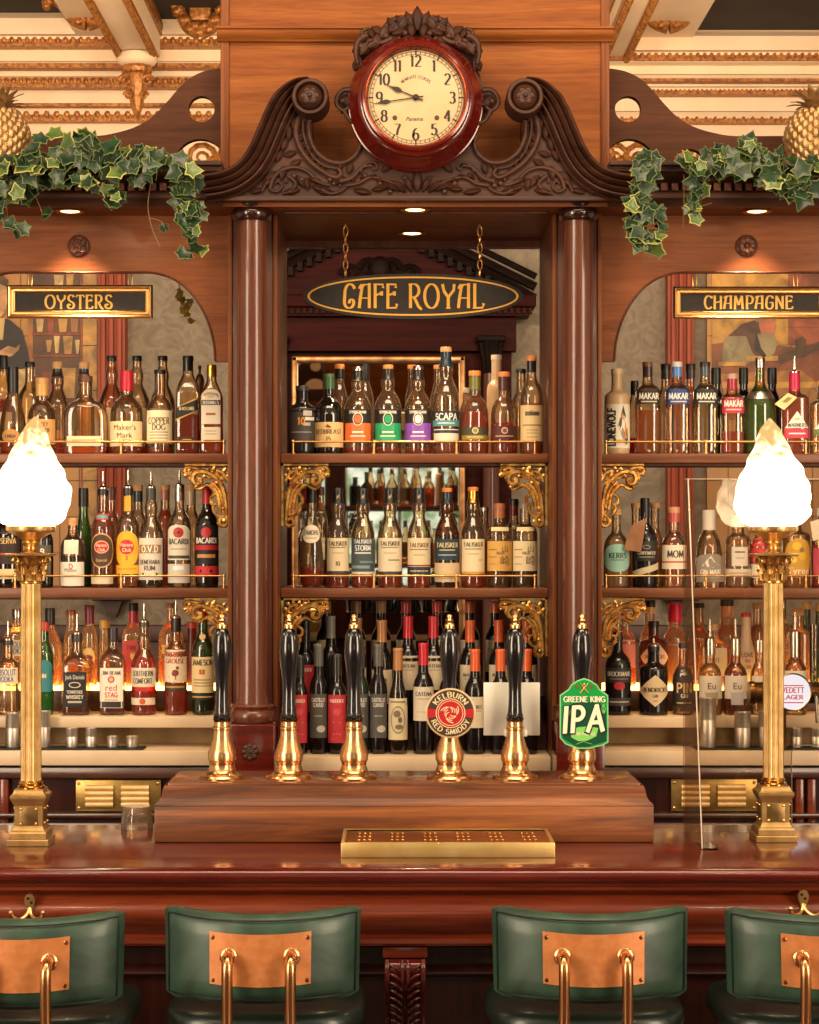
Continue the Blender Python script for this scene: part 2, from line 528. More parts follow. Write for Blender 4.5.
def font_shape(text):
    """default-font outlines of a short text as flat (verts, faces), about 1 high"""
    if text not in _TX:
        cu = bpy.data.curves.new('txt', 'FONT'); cu.body = text; cu.size = 1.0; cu.resolution_u = 2
        o = bpy.data.objects.new('txt', cu); COL.objects.link(o)
        dg = bpy.context.evaluated_depsgraph_get()
        me = bpy.data.meshes.new_from_object(o.evaluated_get(dg))
        vs = [(v.co.x, v.co.y) for v in me.vertices]; fs = [tuple(p.vertices) for p in me.polygons]
        bpy.data.objects.remove(o); bpy.data.curves.remove(cu); bpy.data.meshes.remove(me)
        x0 = min(v[0] for v in vs); x1 = max(v[0] for v in vs)
        _TX[text] = ([(v[0] - (x0 + x1) / 2, v[1] - .36) for v in vs], fs, x1 - x0)
    return _TX[text]


def typeset(mb, text, x, z, h, surf, maxw=None, shear=0):
    vs, fs, w = font_shape(text)
    s = h / .72
    k = s
    if maxw and w * s > maxw: k = maxw / w
    mb.add([surf(x + (v[0] + shear * v[1]) * k, z + v[1] * s) for v in vs], fs)


for _t in ["Maker's", 'Mark', 'Dark', 'Matter', 'Havana', 'Club', 'red', 'Jim Beam', 'Panama', 'Especial', 'Tyree', 'Eu', 'Jack Daniels', '山', '崎', 'Rum', 'London', 'Famous']:
    try: font_shape(_t)
    except Exception: pass
# ================================================================== palette
W_PANEL = wood('#743c16', '#8d4e20', '#a2612c', 'X', .55, .0, 1.0, .2)
W_PANELZ = wood('#643216', '#7c4420', '#90542a', 'Z', .5, .05, 1.0, .25)
W_ARCH = wood('#623216', '#7c431f', '#90532a', 'X', .5, .05, 1.0, .25)
W_DARK = wood('#2e1811', '#44271b', '#583526', 'X', .45, .0, 1.0, .35)
W_FRET = wood('#41210f', '#512c18', '#5e3520', 'X', .6, .0, 1.0, .2)
W_PIL = wood('#3f1d11', '#582d1c', '#6c3c27', 'Z', .42, .1, 1.0, .35)
W_COL = wood('#482419', '#613423', '#76442f', 'Z', .26, .35)
W_SHELF = wood('#5a3018', '#744124', '#885232', 'X', .45, .1)
W_RED = wood('#3a0d0a', '#571710', '#6f2517', 'X', .17, .6)
W_REDM = wood('#561d10', '#742f19', '#8c4123', 'X', .26, .45)
W_BOX = wood('#38190b', '#75401d', '#a8642f', 'X', .45, .05, .9)
W_BOXTOP = wood('#50291a', '#704226', '#885330', 'X', .25, .4)
W_DKPANEL = wood('#220c09', '#36130e', '#481c14', 'Z', .3, .4)
GOLD = metal('#d3a060', .3)
GILT = mottled('#7a451c', '#bc7c3a', .42, 60, 0, .15, 0, .35)
BRASS = metal('#ddb278', .32)
BRASS_AGED = mottled('#a5834e', '#c4a06a', .36, 25, 0, 0, 0, .85)
CREAM_STONE = mottled('#cdb190', '#d8bd9c', .45, 8)
WHITE_PLASTER = mottled('#f2d0ac', '#f8dcba', .6, 4)
STEEL = metal('#dccfc2', .42)
BLACK = paint('#0d0b0b', .3, .3)

# ================================================================== the room
m = MB(); m.box(-5, 5, -3.2, 10.0, -.05, 0)
struct(m.build('floor', wood('#2d1810', '#43261a', '#573524', 'Y', .35, .3), loc=(0, 3, 0), smooth=False))
WALLP = mottled('#7d7060', '#948674', .8, 9, 0, .2, 3.0, 0, 3)
m = MB(); m.box(-5, 5, 9.8, 9.9, 0, 3.56)
struct(m.build('wall_back', WALLP, loc=(0, 9.8, 0), smooth=False))
m = MB(); m.box(-5, 5, 9.8, 9.9, 3.56, 5.0)
struct(m.build('wall_back_frieze', WHITE_PLASTER, loc=(0, 9.8, 3.5), smooth=False))
m = MB(); m.box(-5, 5, 3.9, 10, 4.62, 4.7)
struct(m.build('ceiling', mottled('#15110e', '#1c1613', .8, 5), loc=(0, 7, 4.62), smooth=False))
# dado of the far wall
m = MB(); m.box(-5, 5, 9.74, 9.8, 0, 1.28); m.box(-5, 5, 9.71, 9.8, 1.28, 1.36, .015)
struct(m.build('trim_1', mottled('#4a2f2c', '#583a34', .5, 12), loc=(0, 9.8, 0)))

# far cornice: stepped white mouldings with carved gilt bands
n_tr = [1]


def trim(mb, mat, loc=None, **k):
    n_tr[0] += 1
    return struct(mb.build('trim_%d' % n_tr[0], mat, loc=loc or (0, 9.5, 4), **k))


def zz(py, Y): return gz(py, Y)


for side in (0, 1):
    # (y top px, y bottom px, depth Y of its face)
    white = [[(160, 128, 9.74), (103, 85, 9.62), (76, 68, 9.52), (61, 44, 9.42), (34, 18, 9.30)],
             [(160, 128, 9.74), (112, 96, 9.62), (88, 82, 9.54), (76, 62, 9.44), (50, 36, 9.30)]][side]
    x0, x1 = [(gx(-120, 9.6), gx(330, 9.6)), (gx(520, 9.6), gx(950, 9.6))][side]
    m = MB()
    prof = [(9.8, zz(165, 9.74))]
    if side == 0:
        seq = [(9.74, 160), (9.74, 122), (9.70, 120), (9.66, 104), (9.62, 103), (9.62, 88), (9.56, 86), (9.54, 78), (9.52, 76), (9.52, 68), (9.46, 66), (9.44, 62), (9.42, 61), (9.42, 50), (9.36, 46), (9.34, 36), (9.30, 34), (9.30, 18), (9.33, 14)]
    else:
        seq = [(9.74, 160), (9.74, 124), (9.70, 122), (9.66, 112), (9.62, 111), (9.62, 97), (9.56, 95), (9.54, 88), (9.52, 86), (9.52, 81), (9.46, 79), (9.44, 75), (9.42, 74), (9.42, 66), (9.36, 62), (9.34, 52), (9.30, 50), (9.30, 36), (9.33, 32)]
    prof = [(9.8, zz(165, 9.74))] + [(y, zz(p, y)) for y, p in seq] + [(9.8, zz(seq[-1][1], 9.33))]
    m.extrude_x(prof, x0, x1)
    trim(m, WHITE_PLASTER, sharp=20)
    bands = [[(115, 9.69, 6.5, 1.9), (104, 9.63, 2.6, 1.2), (82, 9.54, 5.5, 1.6), (65, 9.45, 3.0, 1.2), (41, 9.35, 5.5, 1.7)],
             [(117, 9.69, 6.0, 1.9), (109, 9.63, 1.6, 1.2), (91, 9.55, 3.6, 1.5), (79.5, 9.46, 1.8, 1.2), (56, 9.35, 5.0, 1.7)]][side]
    for (py, Y, hp, asp) in bands:
        m = MB(); r = hp * Y / F; z = zz(py, Y)
        m.box(x0, x1, Y - .004, Y + .06, z - r, z + r)
        step = r * asp * .82; x = x0
        while x < x1:
            m.sphere((x, Y, z + r * .25), r * .72, 7, 5, (asp * .42, .7, 1)); m.sphere((x + step * .5, Y, z - r * .5), r * .45, 6, 4, (asp * .4, .7, 1)); x += step
        trim(m, GILT, weld=False)
    # painted gilt scrolls on the frieze seen through the fretwork
    m = MB()
    for px in ((140, 172, 205, 235) if side == 0 else (598, 612, 636, 668, 700)):
        c = at(px, 158, 9.73)
        sg = 1 if side == 0 else -1
        for a, b_, r0 in ((-.02, 0, .075), (.05, -.04, .05)):
            pts = [(c.x + sg * (a + r0 * (1 - t / 20) * cos(t * .62)), 9.735, c.z + b_ + r0 * (1 - t / 20) * sin(t * .62)) for t in range(18)]
            m.tube(pts, [.016 * (1 - t / 26) for t in range(18)], 6)
    trim(m, GILT)


def beam(name_loc, pxa, pxb, pya, Yfar, wide, side):
    """a ceiling beam running towards the bar front: panelled underside with gilt bead lines"""
    za = zz(pya, Yfar); xa, xb = gx(pxa, Yfar), gx(pxb, Yfar)
    m = MB()
    m.box(xa, xb, 4.6, Yfar, za, za + .6)
    if side < 0: m.box(xa - wide, xa, 4.6, Yfar, za + .10, za + .6)
    else: m.box(xb, xb + wide, 4.6, Yfar, za + .10, za + .6)
    trim(m, WHITE_PLASTER, smooth=False)
    w = xb - xa
    m = MB()
    for fr in (.10, .90):
        x = xa + w * fr
        m.box(x - .018, x + .018, 4.7, Yfar - .05, za - .012, za + .02)
        y = 7.2
        while y < Yfar - .05:
            m.sphere((x, y, za - .012), .017, 6, 5); y += .03
    m.box(xa + w * .1, xa + w * .9, Yfar - .07, Yfar - .04, za - .012, za + .02)
    xs = xb if side < 0 else xa
    m.box(xs - .012, xs + .012, 4.7, Yfar, za + .10, za + .17)
    y = 7.2
    while y < Yfar:
        m.sphere((xs, y, za + .135), .03, 6, 5, (.6, 1, 1)); y += .055
    trim(m, GILT, weld=False)
    # acanthus swag where the upper soffit meets the cornice
    m = MB()
    xc = xa - wide * .5 if side < 0 else xb + wide * .5
    zc = za + .13
    for s_ in (-1, 1):
        pts = spline([(xc, Yfar - .28, zc - .04), (xc + s_ * .06, Yfar - .28, zc - .02), (xc + s_ * .12, Yfar - .28, zc + .05), (xc + s_ * .17, Yfar - .28, zc + .06), (xc + s_ * .18, Yfar - .28, zc + .03)], 8)
        m.tube(pts, [.042 - .026 * i / len(pts) for i in range(len(pts))], 9)
        for q in range(2, len(pts), 3): m.sphere((pts[q].x, pts[q].y - .02, pts[q].z + .012 * (-1) ** q), .024, 7, 6)
    trim(m, GILT)


beam(None, 117, 160, 57, 9.32, .19, -1)
beam(None, 600, 628, 60, 9.32, .30, 1)
DKC = mottled('#241b16', '#2e231c', .8, 5)
for (a, b_, z_) in ((-5, gx(117, 9.32) - .192, 4.225), (gx(160, 9.32) + .002, -.15, 4.195), (gx(628, 9.32) + .303, 5, 4.145)):
    m = MB(); m.box(a, b_, 4.6, 9.30, z_, z_ + .06); struct(m.build('ceiling_coffer', DKC, loc=((a + b_) / 2, 7, z_), smooth=False))
# a second leaf swag, as in the neighbouring coffers
for (px, py) in ((200, 20), (665, 8)):
    m = MB(); c = at(px, py, 9.1)
    for s_ in (-1, 1):
        pts = spline([(c.x, 9.1, c.z - .05), (c.x + s_ * .05, 9.1, c.z - .03), (c.x + s_ * .09, 9.1, c.z + .03), (c.x + s_ * .12, 9.1, c.z + .06)], 8)
        m.tube(pts, [.042 - .026 * i / len(pts) for i in range(len(pts))], 9)
        for q in range(1, len(pts), 3): m.sphere((pts[q].x, pts[q].y - .02, pts[q].z + .012 * (-1) ** q), .024, 7, 6)
    m.box(c.x - .05, c.x + .05, 9.1, 9.3, c.z, c.z + .1, .01)
    trim(m, GILT)

# gilt pendant corbel under the junction
c = at(137, 88, 9.25)
k_ = 9.25 / F
boss = thing('ceiling_pendant', 'gilded corbel pendant hanging under the white ceiling beam', 'pendant', (c.x, c.y, c.z))
m = MB()
m.lathe([(0, -29 * k_), (3 * k_, -27 * k_), (5 * k_, -22 * k_), (7 * k_, -14 * k_), (8 * k_, -8 * k_), (10 * k_, 0), (12 * k_, 8 * k_), (12 * k_, 13 * k_), (15 * k_, 15 * k_), (16 * k_, 19 * k_), (14 * k_, 22 * k_)], c.x, c.y, c.z, n=20, flute=.16, fn=9)
m.build('corbel', GILT, boss)
for s_ in (-1, 1):
    m = MB()
    for (zo, rr) in ((6, 6), (-9, 4)):
        pts = [(c.x + s_ * (11 - (6 - zo) * .2) * k_ + s_ * rr * k_ * (1 - t / 18) * cos(t * .6), c.y - 8 * k_, c.z + zo * k_ + rr * k_ * (1 - t / 18) * sin(t * .6)) for t in range(15)]
        m.tube(pts, 1.7 * k_, 6)
    m.build('volute', GILT, boss)
m = MB(); m.lathe([(13 * k_, 22 * k_), (18 * k_, 24 * k_), (20 * k_, 27 * k_), (20 * k_, 33 * k_)], c.x, c.y, c.z, n=24)
m.build('cap', WHITE_PLASTER, boss)

# ------------------------------------------------------------------ far wall furniture: pedimented overmantel, pilasters, murals
def fx(px): return gx(px, 9.7)
def fz(py): return gz(py, 9.7)


xc = fx(380)
om = thing('overmantel', 'dark mahogany pedimented overmantel framing a mirror on the far wall', 'overmantel', (xc, 9.7, 0))
WOM = wood('#1a0504', '#340c09', '#45130f', 'X', .55, .0, 1.0, .08)
W_OMD = wood('#0d0605', '#180c09', '#24130f', 'X', .55, .0, 1.0, .1)
m = MB()
zb, za = fz(298), fz(236)
xl, xr = fx(232), fx(528)
m.prism([(xl, zb), (xr, zb), (xr, zb + .03), (xc, za + .1), (xl, zb + .03)], 9.62, 9.74)
m.build('pediment', WOM, om)
m = MB()
for s_, xe in ((-1, xl), (1, xr)):
    for (o, d, r) in ((.0, .0, .022), (.045, .04, .016), (-.05, -.02, .02)):
        m.tube([(xe + s_ * .03, 9.60 - d, zb + .04 + o), (xc, 9.60 - d, za + .11 + o)], r, 8)
    for i in range(16):
        t = (i + .5) / 16
        px_, pz_ = xe + (xc - xe) * t, zb - .03 + (za + .03 - zb + .02) * t
        m.box(px_ - .012, px_ + .012, 9.56, 9.62, pz_ - .02, pz_ + .02)
m.build('raking_cornice', W_OMD, om, weld=False)
m = MB()
for s_ in (-1, 1):
    for (a, b_) in ((.05, .03), (.14, .0)):
        pts = [(xc + s_ * (a + .05 * (1 - t / 20) * cos(t * .5)), 9.60, zb + .1 + b_ + .05 * (1 - t / 20) * sin(t * .5)) for t in range(16)]
        m.tube(pts, .014, 6)
m.sphere((xc, 9.6, zb + .13), .05, 10, 8, (1, .4, 1.2))
m.build('carved_scrollwork', W_OMD, om)
m = MB(); m.box(xl - .03, xr + .03, 9.55, 9.74, zb - .06, zb, .01); m.box(xl, xr, 9.58, 9.74, zb - .10, zb - .06)
m.box(xl + .06, xr - .06, 9.64, 9.74, fz(352), zb - .10)
x = xl + .02
while x < xr: m.box(x, x + .016, 9.56, 9.60, zb - .09, zb - .064); x += .03
m.build('entablature', WOM, om)
m = MB()
m.box(xl + .08, xr - .08, 9.70, 9.78, 0, fz(352))
m.build('back_board', WOM, om)
for px in (276, 490):
    m = MB(); x = fx(px)
    m.lathe([(.055, 0), (.06, .1), (.045, .12), (.042, 1.5), (.038, fz(375))], x, 9.62, 0, n=20)
    m.build('column', W_COL, om)
    m = MB(); m.lathe([(.038, fz(375)), (.045, fz(372)), (.05, fz(362)), (.065, fz(350)), (.07, fz(344))], x, 9.62, 0, n=24, flute=.2, fn=8)
    m.box(x - .07, x + .07, 9.56, 9.70, fz(344), fz(338), .006)
    m.build('capital', W_OMD, om)
m = MB()
xa, xb, zt, z0 = fx(292), fx(465), fz(357), .9
for (a, b_, c_, d) in ((xa, xb, zt - .03, zt), (xa, xb, z0, z0 + .03), (xa, xa + .03, z0, zt), (xb - .03, xb, z0, zt)):
    m.box(a, b_, 9.64, 9.70, c_, d, .008)
m.build('mirror_frame', mottled('#8a5a34', '#b98a58', .3, 20, 0, 0, 0, .6), om)
m = MB(); m.box(xa + .03, xb - .03, 9.672, 9.69, z0 + .03, zt - .03)
m.build('mirror_glass', metal('#d8d2c8', .02), om, smooth=False)

for (pa, pb, nm) in ((98, 125, 'red marbled pilaster on the far wall behind the oysters sign'), (668, 694, 'red marbled pilaster on the far wall behind the champagne sign')):
    t = thing('pilaster', nm, 'pilaster', ((fx(pa) + fx(pb)) / 2, 9.72, 0), 'red pilasters on the far wall')
    m = MB(); xa, xb = fx(pa), fx(pb); w = xb - xa
    m.box(xa, xb, 9.70, 9.799, 1.53, 3.5)
    for fr in (.2, .5, .8): m.box(xa + w * (fr - .1), xa + w * (fr + .1), 9.675, 9.70, 1.6, 3.4, .008)
    m.build('shaft', mottled('#8a3010', '#a2421a', .5, 6, 0, 0, .6, 0, 4, (3, 1, .5)), t)
    m = MB(); m.box(xa - .03, xb + .03, 9.66, 9.799, 1.48, 1.529, .012)
    m.build('base', W_DARK, t)
    m = MB(); xm_ = (xa + xb) / 2; m.prism([(xm_ - .05, 1.479), (xm_ + .05, 1.479), (xm_ + .02, 1.40), (xm_ - .02, 1.40)], 9.70, 9.799); m.build('corbel', W_DARK, t)

TILE = mottled('#a87236', '#bc8644', .4, 3)


def flat(m, pts, Y, mi):
    """a thin painted shape on a tile panel, pts in photograph coordinates at the wall's depth"""
    m.cur = mi
    m.prism([(gx(p[0], Y), gz(p[1], Y)) for p in pts], Y - .004, Y)
    m.cur = 0


for side in (0, 1):
    if side == 0:
        t = thing('tile_picture', 'tile mural of a man in a black coat beside shelves of jars', 'mural', (fx(20), 9.76, 1.4), 'tile murals on the far wall')
        xa, xb = fx(-80), fx(97)
    else:
        t = thing('tile_picture', 'tile mural of a bearded workman in a waistcoat bending over a bench', 'mural', (fx(800), 9.76, 1.4), 'tile murals on the far wall')
        xa, xb = fx(709), fx(900)
    m = MB(); m.box(xa, xb, 9.76, 9.799, 1.535, 3.3)
    m.build('tiles', TILE, t, smooth=False)
    m = MB()
    for k in range(1, 9):
        x = xa + (xb - xa) * k / 9; m.box(x - .002, x + .002, 9.757, 9.761, 1.535, 3.3)
    for k in range(1, 10):
        z = 1.535 + (3.3 - 1.535) * k / 10; m.box(xa, xb, 9.757, 9.761, z - .002, z + .002)
    m.build('tile_joint', paint('#7a5a38', .6), t, smooth=False)
    m = MB()
    if side == 0:
        mats = [mottled('#734c22', '#b37635', .45, 9, 0, 0, .8), mottled('#19120f', '#281d18', .45, 9, 0, 0, .8), mottled('#956e49', '#e8ac72', .45, 9, 0, 0, .8), mottled('#632b14', '#9a431f', .45, 9, 0, 0, .8), mottled('#856330', '#cf9a4c', .45, 9, 0, 0, .8), mottled('#422712', '#683d1c', .45, 9, 0, 0, .8), mottled('#8b764d', '#d9b778', .45, 9, 0, 0, .8)]
        Y = 9.755
        flat(m, [(32, 262), (80, 262), (80, 430), (32, 430)], Y, 5)                      # the shelf recess
        for (x0, x1, y0, y1, c_) in ((54, 64, 275, 292, 6), (66, 74, 272, 292, 4), (36, 44, 318, 332, 6), (47, 55, 316, 333, 3), (58, 68, 313, 332, 4), (70, 79, 312, 332, 0), (46, 52, 340, 352, 4), (54, 60, 336, 353, 6), (63, 73, 336, 354, 4), (75, 80, 340, 354, 6), (42, 56, 372, 400, 3), (62, 76, 368, 398, 4)):
            flat(m, [(x0, y0), (x1, y0), (x1 - 1.5, y1), (x0 + 1.5, y1)], Y - .004, c_)
        for y in (294, 333, 355): flat(m, [(32, y), (80, y), (80, y + 2), (32, y + 2)], Y - .006, 3)
        flat(m, [(28, 262), (33, 262), (33, 430), (28, 430)], Y - .002, 0)
        flat(m, [(-30, 330), (-18, 318), (-2, 316), (10, 320), (22, 330), (28, 352), (32, 376), (34, 420), (-34, 420)], Y - .006, 1)   # coat
        flat(m, [(-4, 318), (5, 318), (3, 340), (-3, 340)], Y - .009, 6)                  # shirt
        flat(m, [(-12, 290), (-8, 280), (0, 279), (6, 286), (8, 298), (6, 312), (0, 318), (-8, 314), (-12, 304)], Y - .009, 2)       # face
        flat(m, [(-14, 292), (-10, 276), (0, 272), (8, 280), (7, 287), (-2, 283), (-9, 288)], Y - .011, 5)
        flat(m, [(-2, 352), (8, 346), (16, 348), (20, 344), (19, 350), (12, 356), (2, 358)], Y - .009, 2)   # hand
        flat(m, [(-14, 374), (30, 368), (36, 440), (-20, 440)], Y - .008, 6)
        for k in range(5): flat(m, [(10 + k * 9, 252), (18 + k * 9, 250), (20 + k * 9, 260), (11 + k * 9, 261)], Y - .01, 1)
        flat(m, [(83, 262), (97, 262), (97, 585), (83, 585)], Y - .004, 4)
        for y in (300, 345, 390, 435, 480, 525): flat(m, [(83, y), (97, y), (97, y + 1), (83, y + 1)], Y - .007, 5)
        flat(m, [(81, 262), (83, 262), (83, 560), (81, 560)], Y - .006, 3)
    else:
        mats = [mottled('#78501f', '#bc7d31', .45, 9, 0, 0, .8), mottled('#1e140e', '#2f1f16', .45, 9, 0, 0, .8), mottled('#854d31', '#cf774d', .45, 9, 0, 0, .8), mottled('#633518', '#9a5226', .45, 9, 0, 0, .8), mottled('#906a2e', '#e0a547', .45, 9, 0, 0, .8), mottled('#422712', '#683d1c', .45, 9, 0, 0, .8), mottled('#6a5f44', '#a5936a', .45, 9, 0, 0, .8), mottled('#703922', '#ae5935', .45, 9, 0, 0, .8)]
        Y = 9.755
        flat(m, [(712, 262), (830, 262), (830, 345), (712, 345)], Y, 4)                 # lit plaster behind
        flat(m, [(788, 262), (830, 262), (830, 345), (788, 345)], Y - .002, 7)            # bricks
        for y in (275, 288, 301, 314, 327): flat(m, [(788, y), (830, y), (830, y + 1), (788, y + 1)], Y - .005, 3)
        flat(m, [(712, 344), (730, 342), (830, 350), (830, 420), (712, 420)], Y - .003, 3)   # bench
        flat(m, [(722, 352), (724, 340), (735, 332), (748, 333), (754, 345), (756, 360), (742, 366), (722, 364)], Y - .006, 6)  # sleeve
        flat(m, [(728, 336), (742, 324), (756, 320), (764, 330), (768, 352), (760, 362), (752, 352), (746, 336)], Y - .008, 5)  # waistcoat
        flat(m, [(756, 332), (762, 346), (768, 352), (764, 358), (754, 350)], Y - .01, 1)
        flat(m, [(759, 326), (758, 318), (765, 314), (773, 318), (776, 326), (774, 334), (768, 338), (761, 334)], Y - .012, 2)  # face
        flat(m, [(757, 334), (766, 333), (774, 334), (777, 345), (774, 354), (768, 358), (761, 348)], Y - .014, 6)              # beard
        flat(m, [(755, 322), (759, 311), (770, 309), (777, 316), (776, 321), (766, 316), (759, 322)], Y - .014, 6)              # hair
        flat(m, [(776, 356), (830, 338), (830, 346), (780, 364)], Y - .008, 5)
        flat(m, [(796, 340), (802, 336), (806, 340), (806, 356), (797, 358)], Y - .01, 5)
        for (x0, y0, x1, y1) in ((718, 362, 746, 366), (746, 356, 778, 361), (722, 382, 820, 388), (712, 440, 830, 446)):
            flat(m, [(x0, y0), (x1, y0), (x1, y1), (x0, y1)], Y - .01, 4)
        flat(m, [(720, 374), (800, 370), (826, 390), (812, 410), (728, 414)], Y - .006, 0)
    m.build('painted_figure', mats, t, smooth=False, weld=False)

# the wall behind the viewer, with the daylit window that the far mirror returns
m = MB()
m.prism([(-5, 0), (5, 0), (5, 4.6), (-5, 4.6)], -3.2, -3.1, holes=[[(-1.0, 1.2), (1.1, 1.2), (1.1, 2.7), (-1.0, 2.7)]])
struct(m.build('wall_front', mottled('#8a6444', '#987050', .7, 6), loc=(0, -3.1, 0), smooth=False))
m = MB()
for (a, b_, c_, d) in ((-1.06, 1.16, 2.7, 2.78), (-1.06, 1.16, 1.12, 1.2), (-1.06, -1.0, 1.2, 2.7), (1.1, 1.16, 1.2, 2.7), (.03, .07, 1.2, 2.7)):
    m.box(a, b_, -3.14, -3.04, c_, d, .01)
struct(m.build('window_1', W_DARK, loc=(0, -3.1, 1.2)))
mm, nt, out = new_mat('foliage_outside')
e = nt.nodes.new('ShaderNodeEmission'); e.inputs[1].default_value = 1.6
tc = nt.nodes.new('ShaderNodeTexCoord'); no = nt.nodes.new('ShaderNodeTexNoise'); no.inputs['Scale'].default_value = 5; no.inputs['Detail'].default_value = 6
cr = nt.nodes.new('ShaderNodeValToRGB')
cr.color_ramp.elements[0].position = .38; cr.color_ramp.elements[0].color = lin('#6f8a5a')
cr.color_ramp.elements[1].position = .6; cr.color_ramp.elements[1].color = lin('#f2f6e4')
nt.links.new(tc.outputs['Object'], no.inputs[0]); nt.links.new(no.outputs['Fac'], cr.inputs[0]); nt.links.new(cr.outputs[0], e.inputs[0]); nt.links.new(e.outputs[0], out.inputs[0])
m = MB(); m.box(-1.0, 1.1, -3.19, -3.17, 1.2, 2.7)
struct(m.build('window_1_daylight', mm, loc=(0, -3.18, 1.2), smooth=False))
# ================================================================== the back bar
CX = .0555


def mir(x): return 2 * CX - x


bb = thing('back_bar', 'tall carved mahogany back bar with three bays of bottle shelves and swan-neck top', 'bar shelving', (CX, 5.8, 1.13))


def bpart(name, mb, mat, parent=None, **k): return mb.build(name, mat, parent or bb, **k)


YB = 6.08        # back of the shelves (open to the room beyond)
SOF = 2.672      # soffit height
TOP_Z, MID_Z = 2.0117, 1.627

# clock tower
xl, xr = gx(222, 5.56), mir(gx(222, 5.56))
m = MB(); m.box(xl + .012, xr - .012, 5.56, 5.94, SOF + .03, 3.6)
bpart('tower_panel', m, W_PANEL, smooth=False)
for s_ in (0, 1):
    m = MB(); a = xl - .004 if s_ == 0 else xr - .02
    m.box(a, a + .024, 5.552, 5.95, SOF + .03, 3.6, .004)
    bpart('tower_stile', m, W_PANELZ)
m = MB()
zt, zb = gz(27, 5.53), gz(40, 5.53)
prof = [(5.56, zb), (5.545, zb), (5.54, zb + .008), (5.53, zb + .012), (5.524, zb + .022), (5.524, zt - .008), (5.518, zt - .006), (5.518, zt), (5.56, zt)]
m.extrude_x(prof, xl - .012, xr + .012)
bpart('tower_moulding', m, W_PANEL)

# soffit
m = MB(); m.box(-1.85, 1.96, 5.45, 6.12, SOF, SOF + .028)
bpart('soffit', m, W_ARCH, smooth=False)
m = MB(); m.box(gx(283, 5.53), mir(gx(283, 5.53)), 5.53, 5.57, SOF - .006, SOF, .003)
bpart('soffit_bead', m, W_PIL)
m = MB(); m.box(-.328, mir(-.328), 6.06, 6.10, SOF - .02, SOF)
bpart('back_rail', m, W_PIL)

# cornice with dentils over each side bay
for s_ in (0, 1):
    xa, xb = -1.85, -.468
    if s_: xa, xb = mir(xb), mir(xa)
    m = MB()
    Y = 5.40
    z = lambda py: gz(py, 5.42)
    prof = [(5.60, SOF + .02), (5.45, SOF + .0), (5.44, z(199)), (5.432, z(197)), (5.432, z(193)), (5.44, z(191)), (5.45, z(189)), (5.46, z(188)), (5.46, z(183)), (5.452, z(180)), (5.43, z(177)), (5.41, z(175)), (5.40, z(172)), (5.40, z(168)), (5.385, z(167)), (5.385, z(163)), (5.95, z(163)), (5.95, SOF + .02)]
    m.extrude_x(prof, xa, xb)
    bpart('cornice', m, W_DARK, sharp=25)
    m = MB(); x = xa
    while x < xb - .02:
        m.box(x, x + .019, 5.438, 5.464, z(189.5), z(181.5), .002); x += .0288
    bpart('dentil', m, W_PIL, weld=False)

# fretwork boards on the cornice
for s_ in (0, 1):
    Y = 5.62
    top = [(222, 68), (205, 71), (190, 78), (178, 89), (166, 103), (152, 117), (135, 127), (115, 133), (95, 136), (60, 136), (-70, 136)]
    pts = [(gx(p[0], Y), gz(p[1], Y)) for p in [(222, 168), *[tuple(v) for v in spline([(a, b_, 0) for a, b_ in top], 4)], (-70, 168)]]

    def circ(px, py, r, ry=None, n=28, a0=0, a1=360): return [(gx(p[0], Y), gz(p[1], Y)) for p in arc(px, py, r, ry or r, a0, a1, n)][:-1]
    holes = [circ(201.5, 109, 13), [(gx(p[0], Y), gz(p[1], Y)) for p in arc(200, 165, 26, 26, 180, 360, 18) ], [(gx(p[0], Y), gz(p[1], Y)) for p in arc(140, 165, 17, 16, 180, 360, 14)]]
    if s_: pts = [(mir(a), b_) for a, b_ in pts]; holes = [[(mir(a), b_) for a, b_ in h] for h in holes]
    m = MB(); m.prism(pts, Y, Y + .03, holes)
    bpart('fretwork_board', m, W_FRET, smooth=False)

